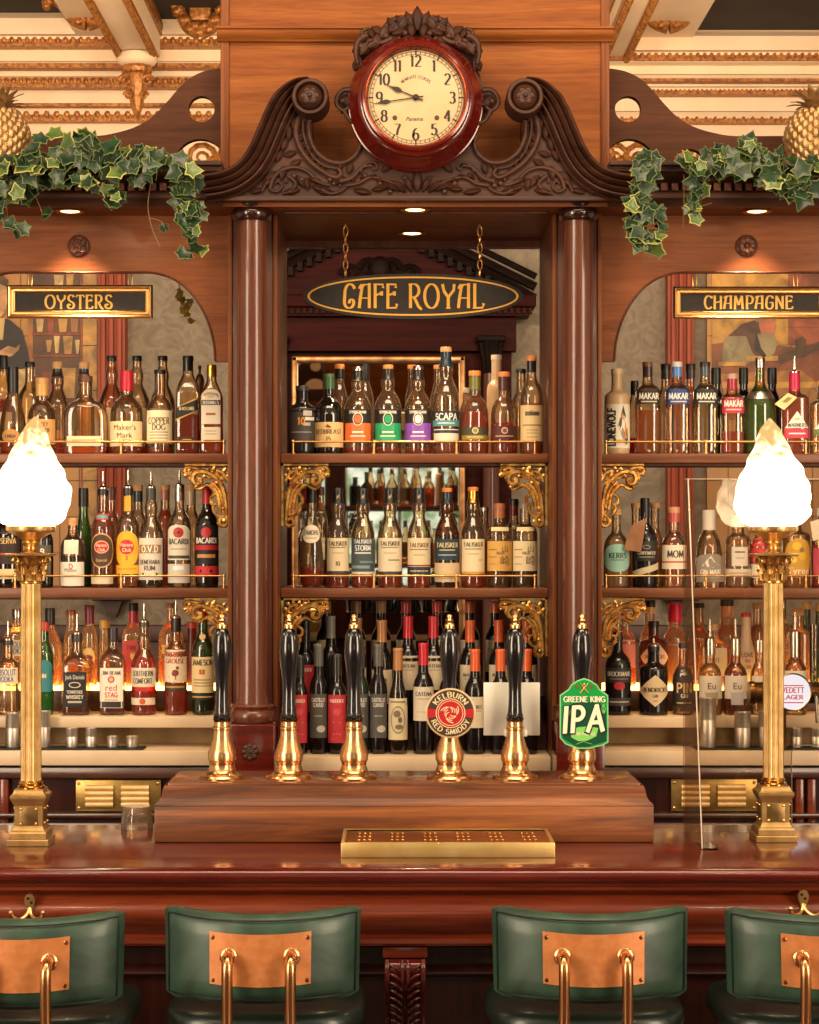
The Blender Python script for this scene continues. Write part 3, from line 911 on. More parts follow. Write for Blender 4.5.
# pilasters (full depth cheeks between the bays)
PX0, PX1 = gx(228, 5.58), -.328
for s_ in (0, 1):
    a, b_ = (PX0, PX1) if s_ == 0 else (mir(PX1), mir(PX0))
    m = MB(); m.box(a, b_, 5.58, YB, 1.13, SOF, .004)
    bpart('pilaster', m, W_PIL)
    m = MB()
    for x in (a, b_ - .012): m.box(x, x + .012, 5.574, 5.582, 1.3, SOF, .002)
    bpart('pilaster_bead', m, W_PANELZ)
    # outer cheek at the far side of the bay
    a2, b2 = gx(-140, 5.58), gx(-72, 5.58)
    if s_: a2, b2 = mir(b2), mir(a2)
    m = MB(); m.box(a2, b2, 5.58, YB, 0, SOF, .004)
    bpart('outer_pilaster', m, W_PIL)
    # column
    xcol = (gx(252, 5.5)) if s_ == 0 else mir(gx(252, 5.5))
    z = lambda py: gz(py, 5.5)
    m = MB(); m.lathe([(.0445, z(707)), (.0445, z(700)), (.0425, z(690)), (.042, 2.0), (.040, z(226)), (.041, z(221))], xcol, 5.5, 0, n=40)
    col = bpart('column', m, W_COL)
    m = MB(); m.lathe([(.041, z(222)), (.049, z(221)), (.054, z(218)), (.0555, z(215)), (.054, z(211)), (.050, z(209.5)), (.054, z(208)), (.056, z(206)), (.054, z(204)), (.047, z(202.5)), (.047, SOF)], xcol, 5.5, 0, n=40)
    bpart('capital', m, wood('#1d0c09', '#2c1410', '#3c1d16', 'X', .12, .8), col)
    m = MB(); m.lathe([(.055, z(722)), (.060, z(720)), (.062, z(715)), (.060, z(711)), (.054, z(709)), (.058, z(707)), (.060, z(705.5)), (.056, z(703.5)), (.046, z(703))], xcol, 5.5, 0, n=40)
    bpart('column_base', m, W_COL, col)
    m = MB()
    w = .066
    m.box(xcol - w, xcol + w, 5.43, 5.60, 1.04, z(722.3), .004)
    pl = bpart('plinth', m, W_RED)
    m = MB()
    zr = gz(752, 5.43)
    for k in range(8):
        a = 2 * pi * k / 8
        m.sphere((xcol + .016 * cos(a), 5.428, zr + .016 * sin(a)), .0085, 8, 6, (1, .6, 1))
        m.sphere((xcol + .008 * cos(a + .4), 5.425, zr + .008 * sin(a + .4)), .005, 8, 6, (1, .7, 1))
    m.sphere((xcol, 5.424, zr), .006, 8, 6)
    bpart('rosette', m, W_DARK, pl)

# arch boards of the side bays, each with its carved rosette
for s_ in (0, 1):
    Y = 5.60
    cv = [(228, 205), (228, 361.5), (215, 361.5), (215, 357)]
    cur = spline([(215, 357, 0), (213.5, 342, 0), (208, 322, 0), (199, 304, 0), (187, 289, 0), (172, 278.5, 0), (156, 273.5, 0), (146, 272.5, 0)], 4)
    right = cv + [(p.x, p.y) for p in cur]
    left = [(160 - p[0], p[1]) for p in reversed(right)]
    pts = [(gx(p[0], Y), gz(p[1], Y)) for p in right + left]
    if s_: pts = [(mir(a), b_) for a, b_ in pts]
    m = MB(); m.prism(pts, Y, Y + .028)
    ab = bpart('arch_board', m, W_ARCH, smooth=False)
    e = [(p.x, p.y) for p in cur]
    edge = [(gx(p[0], Y), Y - .001, gz(p[1], Y)) for p in [(215, 361)] + e + [(160 - q[0], q[1]) for q in reversed(e)] + [(-55, 361)]]
    if s_: edge = [(mir(a), b_, c_) for a, b_, c_ in edge]
    m = MB(); m.tube(edge, .0035, 6)
    bpart('arch_bead', m, W_PIL, ab)
    m = MB(); xr_ = gx(79, Y) if s_ == 0 else gx(746.5, Y)
    zr = gz(246, Y)
    m.lathe([(.031, 0), (.031, .004), (.027, .007), (.026, .004)], xr_, Y, zr, 'Y', 28)
    for k in range(8):
        a = 2 * pi * k / 8
        if s_ == 0 and k % 2 == 0:
            cxx, czz = xr_ + .014 * cos(a + .78), zr + .014 * sin(a + .78)
            m.tube([(cxx + .009 * cos(t * .6), Y - .007, czz + .009 * sin(t * .6)) for t in range(11)], .003, 6)
        elif s_: m.sphere((xr_ + .016 * cos(a), Y - .005, zr + .016 * sin(a)), .0095, 8, 6, (1, .5, 1))
    m.sphere((xr_, Y - .006, zr), .007, 8, 6, (1, .7, 1))
    bpart('rosette', m, W_PIL, ab)

# shelves
for (a, b_) in ((gx(-72, 5.58) + .001, PX0 - .001), (PX1 + .001, mir(PX1) - .001), (mir(PX0) + .001, mir(gx(-72, 5.58)) - .001)):
    for z in (TOP_Z, MID_Z):
        m = MB(); m.box(a, b_, 5.72, YB, z - .027, z, .003)
        bpart('shelf', m, W_SHELF)
        m = MB(); m.box(a, b_, 5.745, 5.755, z - .034, z - .0275)
        bpart('shelf_bead', m, W_PIL)

# brass gallery rails
def rail(pxs, zs, xa, xb):
    y = 5.733
    m = MB(); m.tube([(xa, y, zs + .0345), (xb, y, zs + .0345)], .0028, 10)
    r = bpart('gallery_rail', m, GOLD)
    for px in pxs:
        x = gx(px, y)
        m = MB(); m.lathe([(.0062, .0004), (.0062, .003), (.0038, .005), (.0035, .018), (.0046, .026), (.0035, .029), (.0035, .031), (.0055, .0325), (.006, .0355), (.0045, .039), (.0, .041)], x, y, zs, n=12)
        bpart('post', m, GOLD, r)


for z in (TOP_Z, MID_Z):
    rail((15, 121, 224), z, gx(-60, 5.733), gx(225, 5.733))
    rail((293, 374, 456.5, 535), z, gx(291, 5.733), gx(537, 5.733))
    rail((606, 706, 806), z, gx(605, 5.733), gx(880, 5.733))

# gilded corner brackets under the shelves
def spiral(cx_, cy_, r0, a0, turns, n=18, sgn=1, shrink=.85):
    return [(cx_ + r0 * (1 - shrink * t / n) * cos(a0 + sgn * turns * 2 * pi * t / n), cy_ + r0 * (1 - shrink * t / n) * sin(a0 + sgn * turns * 2 * pi * t / n)) for t in range(n + 1)]


def bracket(xcorner, zcorner, flip, h=62, Y=5.752):
    k = Y / F
    sg = -1 if flip else 1
    P = lambda u, v, d=0: (xcorner + sg * u * k, Y - d, zcorner - v * k)
    f = h / 62
    m = MB()
    m.box(*sorted((P(0, 0)[0], P(2.2, 0)[0])), Y - .006, Y + .006, zcorner - h * k, zcorner)
    m.box(*sorted((P(0, 0)[0], P(47, 0)[0])), Y - .006, Y + .006, zcorner - 2.0 * k, zcorner)
    frame = m
    b_ = bpart('corner_bracket', frame, GILT_BR)
    m = MB()

    def cs(pts, r, d=.004):
        q = spline([(p[0], p[1] * (f if p[1] > 20 else 1), 0) for p in pts], 5)
        n = len(q)
        m.tube([P(a.x, a.y, d) for a in q], [r * 1.3 * k * (1 - .45 * abs(i / n - .4)) for i in range(n)], 7)
    cs([(5, 57), (6, 40), (9, 24), (17, 13), (28, 8), (36, 9), (39, 15), (36, 20), (31, 19), (31, 15), (34, 14)], 2.4, .008)
    cs([(8, 52), (10, 36), (13, 26), (20, 18)], 1.8)
    cs([(12, 46), (14, 34), (17, 27), (24, 21), (30, 24), (34, 25), (38, 22)], 1.7)
    cs([(4, 18), (8, 10), (15, 7), (12, 14), (8, 16)], 1.9, .006)
    cs([(30, 6), (38, 4), (45, 4), (47, 8), (43, 10), (40, 8)], 1.8, .006)
    cs([(5, 50), (11, 54), (12, 60), (7, 62), (4, 58)], 2.0, .006)
    cs([(16, 40), (19, 44), (16, 50), (12, 52)], 1.4)
    rnd = random.Random(int(abs(xcorner) * 1000) + int(zcorner * 100))
    for (u, v) in ((7, 6), (20, 9), (27, 12), (42, 6), (6, 30), (10, 22), (8, 44), (7, 56), (35, 22), (24, 6), (14, 18), (4, 12), (46, 11), (18, 5), (12, 57)):
        m.sphere(P(u, v * (f if v > 20 else 1), .007), k * rnd.uniform(2.0, 3.3), 7, 5, (1, .7, 1))
    cs([(22, 4), (26, 10), (22, 14), (17, 12)], 1.5, .007); cs([(3, 34), (8, 36), (9, 42)], 1.4, .007); cs([(16, 30), (21, 34), (20, 40), (15, 40)], 1.4, .006); cs([(38, 8), (42, 14), (38, 18)], 1.3, .007)
    m.build('scrollwork', GILT_BR, b_)


GILT_BR = mottled('#9c662e', '#f0bc6c', .26, 45, 0, .1, 0, .85)
kz = 5.752 / F
for (zz_, hh) in ((TOP_Z - .029, 62), (MID_Z - .029, 58)):
    yy_ = 5.738
    bracket(PX1 + .002, zz_, False, hh, yy_); bracket(mir(PX1) - .002, zz_, True, hh, yy_)
    bracket(PX0 - .002, zz_, True, hh, yy_); bracket(mir(PX0) + .002, zz_, False, hh, yy_)

# ------------------------------------------------------------------ swan-neck pediment
Y0 = 5.43


def pmir(p): return (2 * 417.3 - p[0], p[1])


left = [(416, 199.5), (214, 199.5), (211, 192), (232, 182), (250, 168), (264, 148), (274, 124), (288, 106), (300, 104), (311, 113)]
notch = arc(336, 138, 25.5, 26, 205, 5, 14)   # photograph y grows downwards, so this runs round the bottom
notch = [(336 + 25.5 * cos(radians(a)), 138 + 26 * sin(radians(a))) for a in [200 - i * 12 for i in range(17)]]
# keep the notch order from the scroll side round the bottom to the clock side
notch = [p for p in notch if p[1] > 129]
left += notch + [(357, 135), (356, 122), (372, 112), (416, 110)]
right = [pmir(p) for p in reversed(left[1:-1])]
pts = [(gx(p[0], Y0), gz(p[1], Y0)) for p in left + right]
m = MB(); m.prism(pts, Y0, Y0 + .125)
ped = bpart('pediment', m, W_DARK, smooth=False)
m = MB(); m.box(gx(214, Y0), mir(gx(214, Y0)), Y0 - .012, Y0 + .02, gz(201.5, Y0), gz(196.5, Y0), .003)
bpart('pediment_fillet', m, W_DARK, ped)

neck = [(206, 190), (222, 187.5), (238, 181.5), (252, 170.5), (262, 156), (270, 138), (278, 119), (287, 103), (298, 92), (311, 88)]
for s_ in (0, 1):
    path = [Vector((p.x, p.y)) for p in spline([(a, b_, 0) for a, b_ in neck], 6)]
    prof = []     # (t across in px, protrusion in m)
    W = 13.5
    for (t, d) in ((-1, 0), (-1, .045), (-.86, .062), (-.70, .066), (-.58, .055), (-.50, .040), (-.42, .050), (-.28, .056), (-.14, .048), (-.06, .030), (.04, .040), (.16, .044), (.30, .036), (.36, .022), (.46, .032), (.58, .034), (.70, .024), (.76, .014), (.88, .020), (1, .014), (1, 0)):
        prof.append((t, d))
    vs = []; fs = []
    n = len(prof); N = len(path)
    for i, p in enumerate(path):
        tdir = (path[min(i + 1, N - 1)] - path[max(i - 1, 0)]).normalized()
        nrm = Vector((-tdir.y, tdir.x))            # points down/right of the path in photograph coordinates
        w = W * (1.0 if i < N - 14 else 1.0 - .035 * (i - N + 14))
        for (t, d) in prof:
            q = p + nrm * t * w
            q2 = (q.x, q.y) if s_ == 0 else pmir((q.x, q.y))
            vs.append((gx(q2[0], Y0), Y0 - d, gz(q2[1], Y0)))
    for i in range(N - 1):
        for k in range(n - 1): fs.append((i * n + k, i * n + k + 1, (i + 1) * n + k + 1, (i + 1) * n + k))
    fs.append(tuple(range(n))); fs.append(tuple((N - 1) * n + k for k in range(n)))
    m = MB(); m.add(vs, fs)
    # the returned end of the moulding at the cornice
    sx = gx(206, Y0) if s_ == 0 else mir(gx(206, Y0))
    bpart('swan_neck_moulding', m, W_DARK, ped, sharp=30)
    m = MB(); c = (311, 101.5)
    if s_: c = pmir(c)
    k_ = Y0 / F
    X_, Z_ = gx(c[0], Y0), gz(c[1], Y0)
    m.lathe([(18.5 * k_, -.04), (18.5 * k_, .058), (17.2 * k_, .068), (14.6 * k_, .068), (13.2 * k_, .058), (12.6 * k_, .052), (11.6 * k_, .064), (8 * k_, .074), (4 * k_, .080), (0, .082)], X_, Y0, Z_, 'Y', 40)
    for q in range(6):
        a = 2 * pi * q / 6
        m.sphere((X_ + 6 * k_ * cos(a), Y0 - .074, Z_ + 6 * k_ * sin(a)), 3.4 * k_, 8, 6, (1, .6, 1))
    m.sphere((X_, Y0 - .082, Z_), 2.6 * k_, 8, 6)
    bpart('scroll_rosette', m, W_DARK, ped)

# carved acanthus relief on the pediment face
m = MB()


def carve(pts, r0, r1, d=.006, both=True, n=6):
    for s_ in ((0, 1) if both else (0,)):
        q = spline([(p[0], p[1], 0) for p in pts], n)
        N = len(q)
        L = []
        for i, p in enumerate(q):
            pp = (p.x, p.y) if s_ == 0 else pmir((p.x, p.y))
            L.append((gx(pp[0], Y0), Y0 - d, gz(pp[1], Y0)))
        m.tube(L, [(r0 + (r1 - r0) * i / (N - 1)) * Y0 / F for i in range(N)], 7)


def leaflet(px, py, ang, ln, wd, both=True, lift=0):
    """one pointed acanthus lobe in relief"""
    for s_ in ((0, 1) if both else (0,)):
        vs = []; fs = []
        for i in range(7):
            t = i / 6
            w = wd * sin(pi * min(1, t * .95 + .05)) ** .8
            for j, (o, h) in enumerate(((-1, 0), (-.5, .55), (0, .35), (.5, .55), (1, 0))):
                x = px + cos(ang) * ln * t - sin(ang) * w * o
                y = py + sin(ang) * ln * t + cos(ang) * w * o
                if s_: x, y = pmir((x, y))
                vs.append((gx(x, Y0), Y0 - .001 - lift - h * (.012 + .008 * sin(pi * t)), gz(y, Y0)))
        for i in range(6):
            for j in range(4): fs.append((i * 5 + j, i * 5 + j + 1, i * 5 + j + 6, i * 5 + j + 5))
        m.add(vs, fs)


# rim of the round notch
carve([(309, 122), (310, 138), (317, 153), (330, 162), (344, 163), (355, 156), (360, 146), (358, 136)], 2.4, 2.2, .008)
carve([(303, 118), (304, 136), (311, 154), (324, 166), (338, 169)], 1.6, 1.2, .006)
# big leaf curling from under the scroll towards the centre
carve([(298, 120), (296, 134), (301, 150), (312, 164), (326, 174), (336, 178), (341, 174), (338, 169)], 3.4, 1.8, .008)
for i in range(9):
    t = i / 8
    x = 298 + 30 * t ** 1.2; y = 124 + 50 * t
    leaflet(x, y, radians(150 - 70 * t), 9 - 3 * t, 2.6)
for (x, y, a, l, w) in ((284, 166, 100, 15, 4.5), (276, 172, 140, 16, 4.5), (262, 186, -30, 14, 4), (250, 193, -15, 16, 3.5), (298, 176, 60, 14, 4), (306, 178, 80, 13, 4), (312, 186, 20, 14, 4), (318, 192, 0, 16, 4), (300, 190, 170, 18, 4), (348, 174, -70, 12, 4), (354, 190, 10, 18, 4), (372, 190, -10, 16, 4), (382, 172, -40, 14, 4), (296, 152, 160, 13, 4), (301, 160, 150, 13, 4), (292, 118, 70, 15, 4), (290, 126, 95, 16, 4), (287, 138, 110, 15, 4), (283, 150, 120, 14, 3.5), (300, 112, 60, 13, 3.5), (326, 176, 10, 18, 4), (332, 182, -20, 14, 3.5), (322, 183, 200, 14, 3.5), (336, 172, -50, 12, 3), (344, 180, 160, 12, 3)):
    leaflet(x, y, radians(a), l, w)
carve([(270, 190), (274, 178), (284, 170), (296, 168), (308, 172), (318, 182), (330, 186)], 2.4, 1.6)
carve([(270, 190), (277, 192), (282, 187), (279, 182), (275, 184)], 1.8, .9)
carve([(262, 192), (268, 182), (276, 176)], 1.6, 1.0)
carve([(288, 176), (296, 184), (290, 192), (282, 194)], 2.2, 1.2)
carve([(322, 190), (330, 194), (340, 192), (346, 188)], 2.4, 1.2)
carve([(340, 182), (352, 178), (362, 168), (372, 166)], 2.6, 1.6)
carve([(346, 186), (358, 184), (370, 178), (384, 180), (398, 186)], 2.0, 1.2)
carve([(360, 172), (366, 164), (374, 163), (377, 168), (372, 171)], 1.8, .9)
for i in range(7): leaflet(352 + i * 8, 182 - 4 * sin(i * .9), radians(-60 + 20 * i), 9, 2.4)
for (x, y, a, l, w) in ((417, 192, -90, 22, 5), (412, 192, -115, 18, 4), (406, 192, -140, 18, 4), (400, 190, -160, 20, 4), (392, 186, 175, 16, 3.4)):
    leaflet(x, y, radians(a), l, w)
rnd = random.Random(3)
for (x, y) in ((338, 178), (334, 184), (330, 180), (340, 186), (286, 182), (294, 176), (302, 180), (365, 176), (380, 184), (390, 192), (405, 178)):
    for s_ in (0, 1):
        q = (x, y) if s_ == 0 else pmir((x, y))
        m.sphere((gx(q[0], Y0), Y0 - .006, gz(q[1], Y0)), rnd.uniform(1.6, 3) * Y0 / F, 8, 6, (1, .8, 1))
bpart('acanthus_carving', m, W_DARK, ped, sharp=50)

# carved cresting round the clock
m = MB()
carve([(417, 14), (410, 22), (404, 30), (398, 36), (402, 42), (408, 38), (406, 33)], 3.4, 1.4, .012)
carve([(413, 30), (404, 20), (392, 22), (384, 30), (378, 38), (366, 42), (362, 34), (368, 30), (371, 35)], 3.4, 1.6, .012)
carve([(366, 38), (358, 44), (356, 56), (358, 66)], 3.8, 2.0, .025)
carve([(392, 40), (384, 44), (372, 46), (362, 54)], 3.0, 2.0, .02)
carve([(352, 92), (344, 92), (338, 98), (337, 106), (343, 112), (349, 108), (347, 102)], 3.0, 1.5, .02)
carve([(344, 112), (350, 122), (358, 126)], 2.6, 1.8, .02)
for (x, y, a, l, w) in ((417, 32, -90, 21, 4.5), (412, 30, -110, 16, 4), (405, 30, -125, 14, 4), (396, 30, -130, 12, 4), (384, 36, -150, 13, 4), (374, 40, -120, 10, 3), (362, 48, 150, 10, 3.2), (359, 60, 110, 12, 3.5), (380, 44, 160, 14, 4), (398, 40, 165, 12, 4)):
    leaflet(x, y, radians(a), l * 1.15, w * 1.3, lift=.014)
carve([(417, 40), (408, 44), (392, 48), (376, 56), (364, 70)], 5, 4, .0)
for (x, y, a, l, w) in ((408, 20, 130, 14, 5), (400, 26, 150, 14, 5), (388, 28, 120, 14, 5), (378, 36, 100, 14, 5), (368, 44, 120, 14, 5), (392, 36, -20, 14, 4), (402, 40, 10, 12, 4), (358, 58, 80, 14, 4), (412, 38, -100, 12, 4), (344, 98, 60, 12, 4), (346, 104, 10, 10, 4)): leaflet(x, y, radians(a), l * 1.1, w * 1.2, lift=.016)
for (x, y) in ((396, 30), (386, 38), (376, 44), (366, 38), (405, 35), (361, 48), (343, 103)):
    for s_ in (0, 1):
        q = (x, y) if s_ == 0 else pmir((x, y))
        m.sphere((gx(q[0], Y0), Y0 - .02, gz(q[1], Y0)), 3.2 * Y0 / F, 8, 6)
cr = bpart('clock_cresting', m, W_DARK, ped, sharp=50)
out = [(417, 14), (410, 16), (403, 24), (392, 24), (382, 30), (374, 37), (365, 36), (358, 41), (358, 52), (359, 64), (354, 76), (350, 92), (342, 93), (338, 101), (341, 110), (348, 110), (352, 122)]
full = out + [pmir(p) for p in reversed(out[1:])]
m = MB(); m.prism([(gx(p[0], Y0), gz(p[1], Y0)) for p in full], Y0 + .004, Y0 + .05); bpart('cresting_board', m, W_DARK, cr, smooth=False)

# ------------------------------------------------------------------ recessed spotlights in the soffits
GLOW = emit('#ffd090', 9)
for (px, Y, lab) in ((70, 5.51, 'small recessed spotlight in the soffit above the oysters bay'), (415, 5.485, 'recessed spotlight at the front edge of the centre soffit'), (412, 5.90, 'recessed spotlight deeper in the centre soffit above the hanging sign'), (757, 5.51, 'small recessed spotlight in the soffit above the champagne bay')):
    x = gx(px, Y)
    t = thing('spotlight', lab, 'spotlight', (x, Y, SOF), 'recessed spotlights of the back bar')
    m = MB(); m.lathe([(.030, -.0005), (.040, -.001), (.041, -.004), (.038, -.006), (.030, -.005), (.027, -.003), (.027, -.0005)], x, Y, SOF, n=32)
    m.build('bezel', GOLD, t)
    m = MB(); m.lathe([(0, -.004), (.02, -.004), (.026, -.002), (.026, -.0006)], x, Y, SOF, n=24)
    m.build('lamp', GLOW, t)
    L = bpy.data.lights.new('spot_bulb', 'SPOT'); L.energy = 22; L.color = (1, .72, .42); L.spot_size = radians(95); L.spot_blend = .7; L.shadow_soft_size = .03
    lo = bpy.data.objects.new('spot_bulb', L); COL.objects.link(lo); lo.location = (x, Y, SOF - .012); lo.parent = t; lo.location = (0, 0, -.012)

# ================================================================== the counter under the shelves
bc = thing('back_counter', 'low back counter with cream tops, dark panels and two louvred brass vents', 'counter', (CX, 5.8, 0))
ZS = 1.172      # cream top of the side counters
ZM = 1.2605     # marble shelf of the side bays
ZW = 1.1555     # centre top under the wine
for s_ in (0, 1):
    a, b_ = gx(-72, 5.58) + .002, PX0 + .03
    if s_: a, b_ = mir(b_), mir(a)
    aa, bb_ = (a, b_ - .033) if s_ == 0 else (a + .033, b_)
    m = MB(); m.box(aa, bb_, 5.62, YB, ZS - .042, ZS, .003); bc_top = m.build('worktop', CREAM_STONE, bc)
    m = MB(); m.box(aa, bb_, 5.705, YB, ZM - .032, ZM, .003); m.build('marble_shelf', CREAM_STONE, bc)
    m = MB(); m.box(aa, bb_, 5.82, YB, ZS + .0005, ZM - .0325); m.build('splashback', mottled('#8a6a3c', '#a2824e', .45, 14), bc, smooth=False)
    m = MB(); m.box(aa, bb_, 5.885, YB, ZM + .0005, 1.322, .002); m.build('riser', wood('#3a2112', '#54331c', '#694526', 'X', .35, .3), bc)
    m = MB(); m.box(aa, bb_, 5.883, YB - .01, 1.3225, 1.3315, .001); m.build('light_shelf', emit('#ffc062', 10), bc)
m = MB(); m.box(PX1 + .001, mir(PX1) - .001, 5.62, YB, ZW - .042, ZW, .003); m.build('worktop', CREAM_STONE, bc)
m = MB(); m.box(PX1 + .001, mir(PX1) - .001, 5.79, YB, ZW + .0005, ZW + .075); m.box(PX1 + .001, mir(PX1) - .001, 5.885, YB, ZW + .075, ZW + .150)
m.build('wine_step', W_DKPANEL, bc, smooth=False)
# dark panelled front below the tops
m = MB(); m.box(-1.295, 1.405, 5.66, 6.0, 0, 1.113)
m.build('front_panel', W_DKPANEL, bc, smooth=False)
m = MB()
z = lambda py: gz(py, 5.64)
m.box(-1.295, 1.405, 5.63, 5.66, z(778), z(767), .004); m.box(-1.295, 1.405, 5.63, 5.66, z(818), z(813), .004); m.box(-1.295, 1.405, 5.62, 5.66, z(850), z(822), .004)
m.build('rail', wood('#3a2018', '#4c2c22', '#5d392c', 'X', .3, .4), bc)
for px in (4, 800, 812, 240, 590):
    m = MB(); x = gx(px, 5.64); m.box(x - .012, x + .012, 5.64, 5.66, .9, z(779), .004); m.build('stile', W_REDM, bc)
for (pa, pb, pa_, pb_) in ((76, 161, 780, 811), (671, 757, 779, 811)):
    Y = 5.652
    xa, xb, zt, zb = gx(pa, Y), gx(pb, Y), gz(pa_, Y), gz(pb_, Y)
    m = MB(); m.box(xa, xb, Y - .004, Y + .004, zb, zt, .0012)
    v = m.build('vent', mottled('#a9864a', '#bb9858', .38, 30, 0, 0, 0, .8), bc); v['label'] = 'brass vent plate with two columns of raised louvres'
    w = xb - xa; h = zt - zb
    m = MB()
    for cxx in (.28, .70):
        for r_ in range(4):
            zc = zt - h * (.25 + .18 * r_)
            hw = w * .165
            # a raised half-round louvre hood
            vs = []; fs = []
            for i in range(7):
                a = pi * i / 6
                for sx in (-1, 1):
                    vs.append((xa + w * cxx + sx * hw * (1 - .06 * (1 - sin(a))), Y - .004 - .010 * sin(a), zc + .0085 * cos(a)))
            for i in range(6): fs.append((2 * i, 2 * i + 1, 2 * i + 3, 2 * i + 2))
            fs.append(tuple(range(0, 14, 2))); fs.append(tuple(range(13, 0, -2)))
            m.add(vs, fs)
    m.build('louvre', mottled('#e8bc7c', '#f0ca8c', .4, 30, 0, 0, 0, .3), v)
    for (fx_, fz_) in ((.035, .9), (.965, .9), (.035, .1), (.965, .1)):
        m = MB(); m.lathe([(.0045, 0), (.0045, .001), (.003, .0022), (0, .0026)], xa + w * fx_, Y - .004, zb + h * fz_, 'Y', 12)
        m.build('screw', BRASS, v)
# ================================================================== hanging signs
SIGNBG = mottled('#241d19', '#2c241f', .75, 60)
YEL = paint('#e0a640', .35)


def link_chain(x, y, z0, z1, n, parent, name='chain', w=.0062):
    h = (z0 - z1) / n
    m = MB()
    for i in range(n):
        zc = z0 - h * (i + .5)
        ang = 0 if i % 2 == 0 else pi / 2.4
        pts = []
        for t in range(14):
            a = 2 * pi * t / 14
            u = w * cos(a); v = h * .62 * sin(a)
            pts.append((x + u * cos(ang), y + u * sin(ang), zc + v))
        m.tube(pts, .0019, 6, closed=True)
    return m.build(name, GOLD, parent)


Y = 5.75
c = at(413, 296.5, Y)
sg = thing('hanging_sign', 'pointed oval black sign reading CAFE ROYAL in gold, hung on two chains', 'sign', (c.x, Y, c.z))
k = Y / F


def lens(hw, hh, n=32):
    tt = [-cos(pi * i / n) for i in range(n + 1)]
    top = [(hw * q, hh * max(0, 1 - abs(q) ** 2.2) ** .5) for q in tt]
    return [(c.x + u, c.z + v) for u, v in top] + [(c.x + u, c.z - v) for u, v in reversed(top[1:-1])]


m = MB(); m.prism(lens(110 * k, 22.5 * k), Y - .008, Y + .010); m.build('board', [SIGNBG], sg)
m = MB()
o, i_ = lens(105.5 * k, 19.6 * k), lens(103.2 * k, 17.9 * k)
n_ = len(o)
m.add([(a, Y - .0092, b) for a, b in o] + [(a, Y - .0092, b) for a, b in i_], [(q, (q + 1) % n_, n_ + (q + 1) % n_, n_ + q) for q in range(n_)])
m.build('gold_line', YEL, sg, smooth=False)
m = MB()
pen(m, 'CAFE ROYAL', c.x, c.z - .0, 24 * k, .05, .15, NV, .13, fixed_w=141 * k, surf=lambda u, v: (u, Y - .0096, v))
m.build('lettering', YEL, sg, smooth=False)
for px in (345.5, 480):
    x = gx(px, Y)
    ch = link_chain(x, Y, gz(227, Y), gz(277, Y), 6, sg)
    m = MB(); m.lathe([(.005, 0), (.005, .002), (.002, .004), (.002, SOF - .001 - gz(227, Y))], x, Y, gz(227, Y), n=10); m.build('ceiling_hook', GOLD, sg)

for (xa, xb, ya, yb, text, tx, ty, th, lab, hooks) in ((8, 153, 285.5, 318.5, 'OYSTERS', 79, 302, 13.5, 'brass framed black sign reading OYSTERS in gold letters', (30, 130)),
                                                     (673, 826, 287, 319, 'CHAMPAGNE', 748, 302.5, 13, 'brass framed black sign reading CHAMPAGNE in gold letters', (695, 796))):
    Y = 5.66; k = Y / F
    x0, x1, z0, z1 = gx(xa, Y), gx(xb, Y), gz(yb, Y), gz(ya, Y)
    t = thing('hanging_sign', lab, 'sign', ((x0 + x1) / 2, Y, (z0 + z1) / 2))
    m = MB(); m.box(x0 + .01, x1 - .01, Y - .004, Y + .008, z0 + .01, z1 - .01); m.build('board', SIGNBG, t, smooth=False)
    m = MB()
    prof = [(0, 0), (0, .010), (.004, .016), (.008, .014), (.012, .008), (.016, .008), (.018, .011), (.021, .009), (.022, .004)]
    # mitred frame: profile (inset, protrusion) round the rectangle
    n_ = len(prof); vs = []; fs = []
    for (d, p) in prof:
        vs += [(x0 + d, Y - p, z0 + d), (x1 - d, Y - p, z0 + d), (x1 - d, Y - p, z1 - d), (x0 + d, Y - p, z1 - d)]
    for i in range(n_ - 1):
        for q in range(4): fs.append((i * 4 + q, i * 4 + (q + 1) % 4, (i + 1) * 4 + (q + 1) % 4, (i + 1) * 4 + q))
    m.add(vs, fs)
    m.build('frame', BRASS, t, sharp=25)
    m = MB(); pen(m, text, gx(tx, Y), gz(ty, Y), th * k, .07, .17, NV2, .12, fixed_w=(67 if text[0] == 'O' else 89) * k, surf=lambda u, v: (u, Y - .0048, v))
    m.build('lettering', YEL, t, smooth=False)
    for px in hooks: link_chain(gx(px, Y), Y, gz(270, Y) + .003, z1 - .004, 1, t, 'link', .006)

# ================================================================== the wall clock
Yc = 5.425
ck = at(415.5, 105, Yc)
cl = thing('wall_clock', 'round wall clock in a glossy red mahogany case, cream dial near quarter to ten', 'clock', tuple(ck))
k = Yc / F
W_CLK = wood('#4e0f0a', '#5e130d', '#701b10', 'X', .16, .7, .6)
m = MB()
m.lathe([(62 * k, -.0), (67.5 * k, .004), (68 * k, .010), (67 * k, .016), (65 * k, .018), (66 * k, .022), (66 * k, .028), (63 * k, .042), (60 * k, .056), (58 * k, .068), (56.5 * k, .074), (57.5 * k, .080), (57 * k, .088), (55 * k, .092), (53.5 * k, .093), (53.8 * k, .100), (52.5 * k, .106), (50.5 * k, .108), (48.5 * k, .103), (47 * k, .094), (46.5 * k, .086)], ck.x, Yc, ck.z, 'Y', 72)
m.build('case', W_CLK, cl, sharp=30)
m = MB(); m.tube([(ck.x + 49.6 * k * cos(2 * pi * i / 64), Yc - .1045, ck.z + 49.6 * k * sin(2 * pi * i / 64)) for i in range(64)], .0026, 8, closed=True)
m.build('bezel', metal('#8a3a1c', .25), cl)
Yd = Yc - .0885
Rd = 47 * k
m = MB(); m.lathe([(Rd, -.004), (Rd, .0), (0, .0)], ck.x, Yd, ck.z, 'Y', 64)
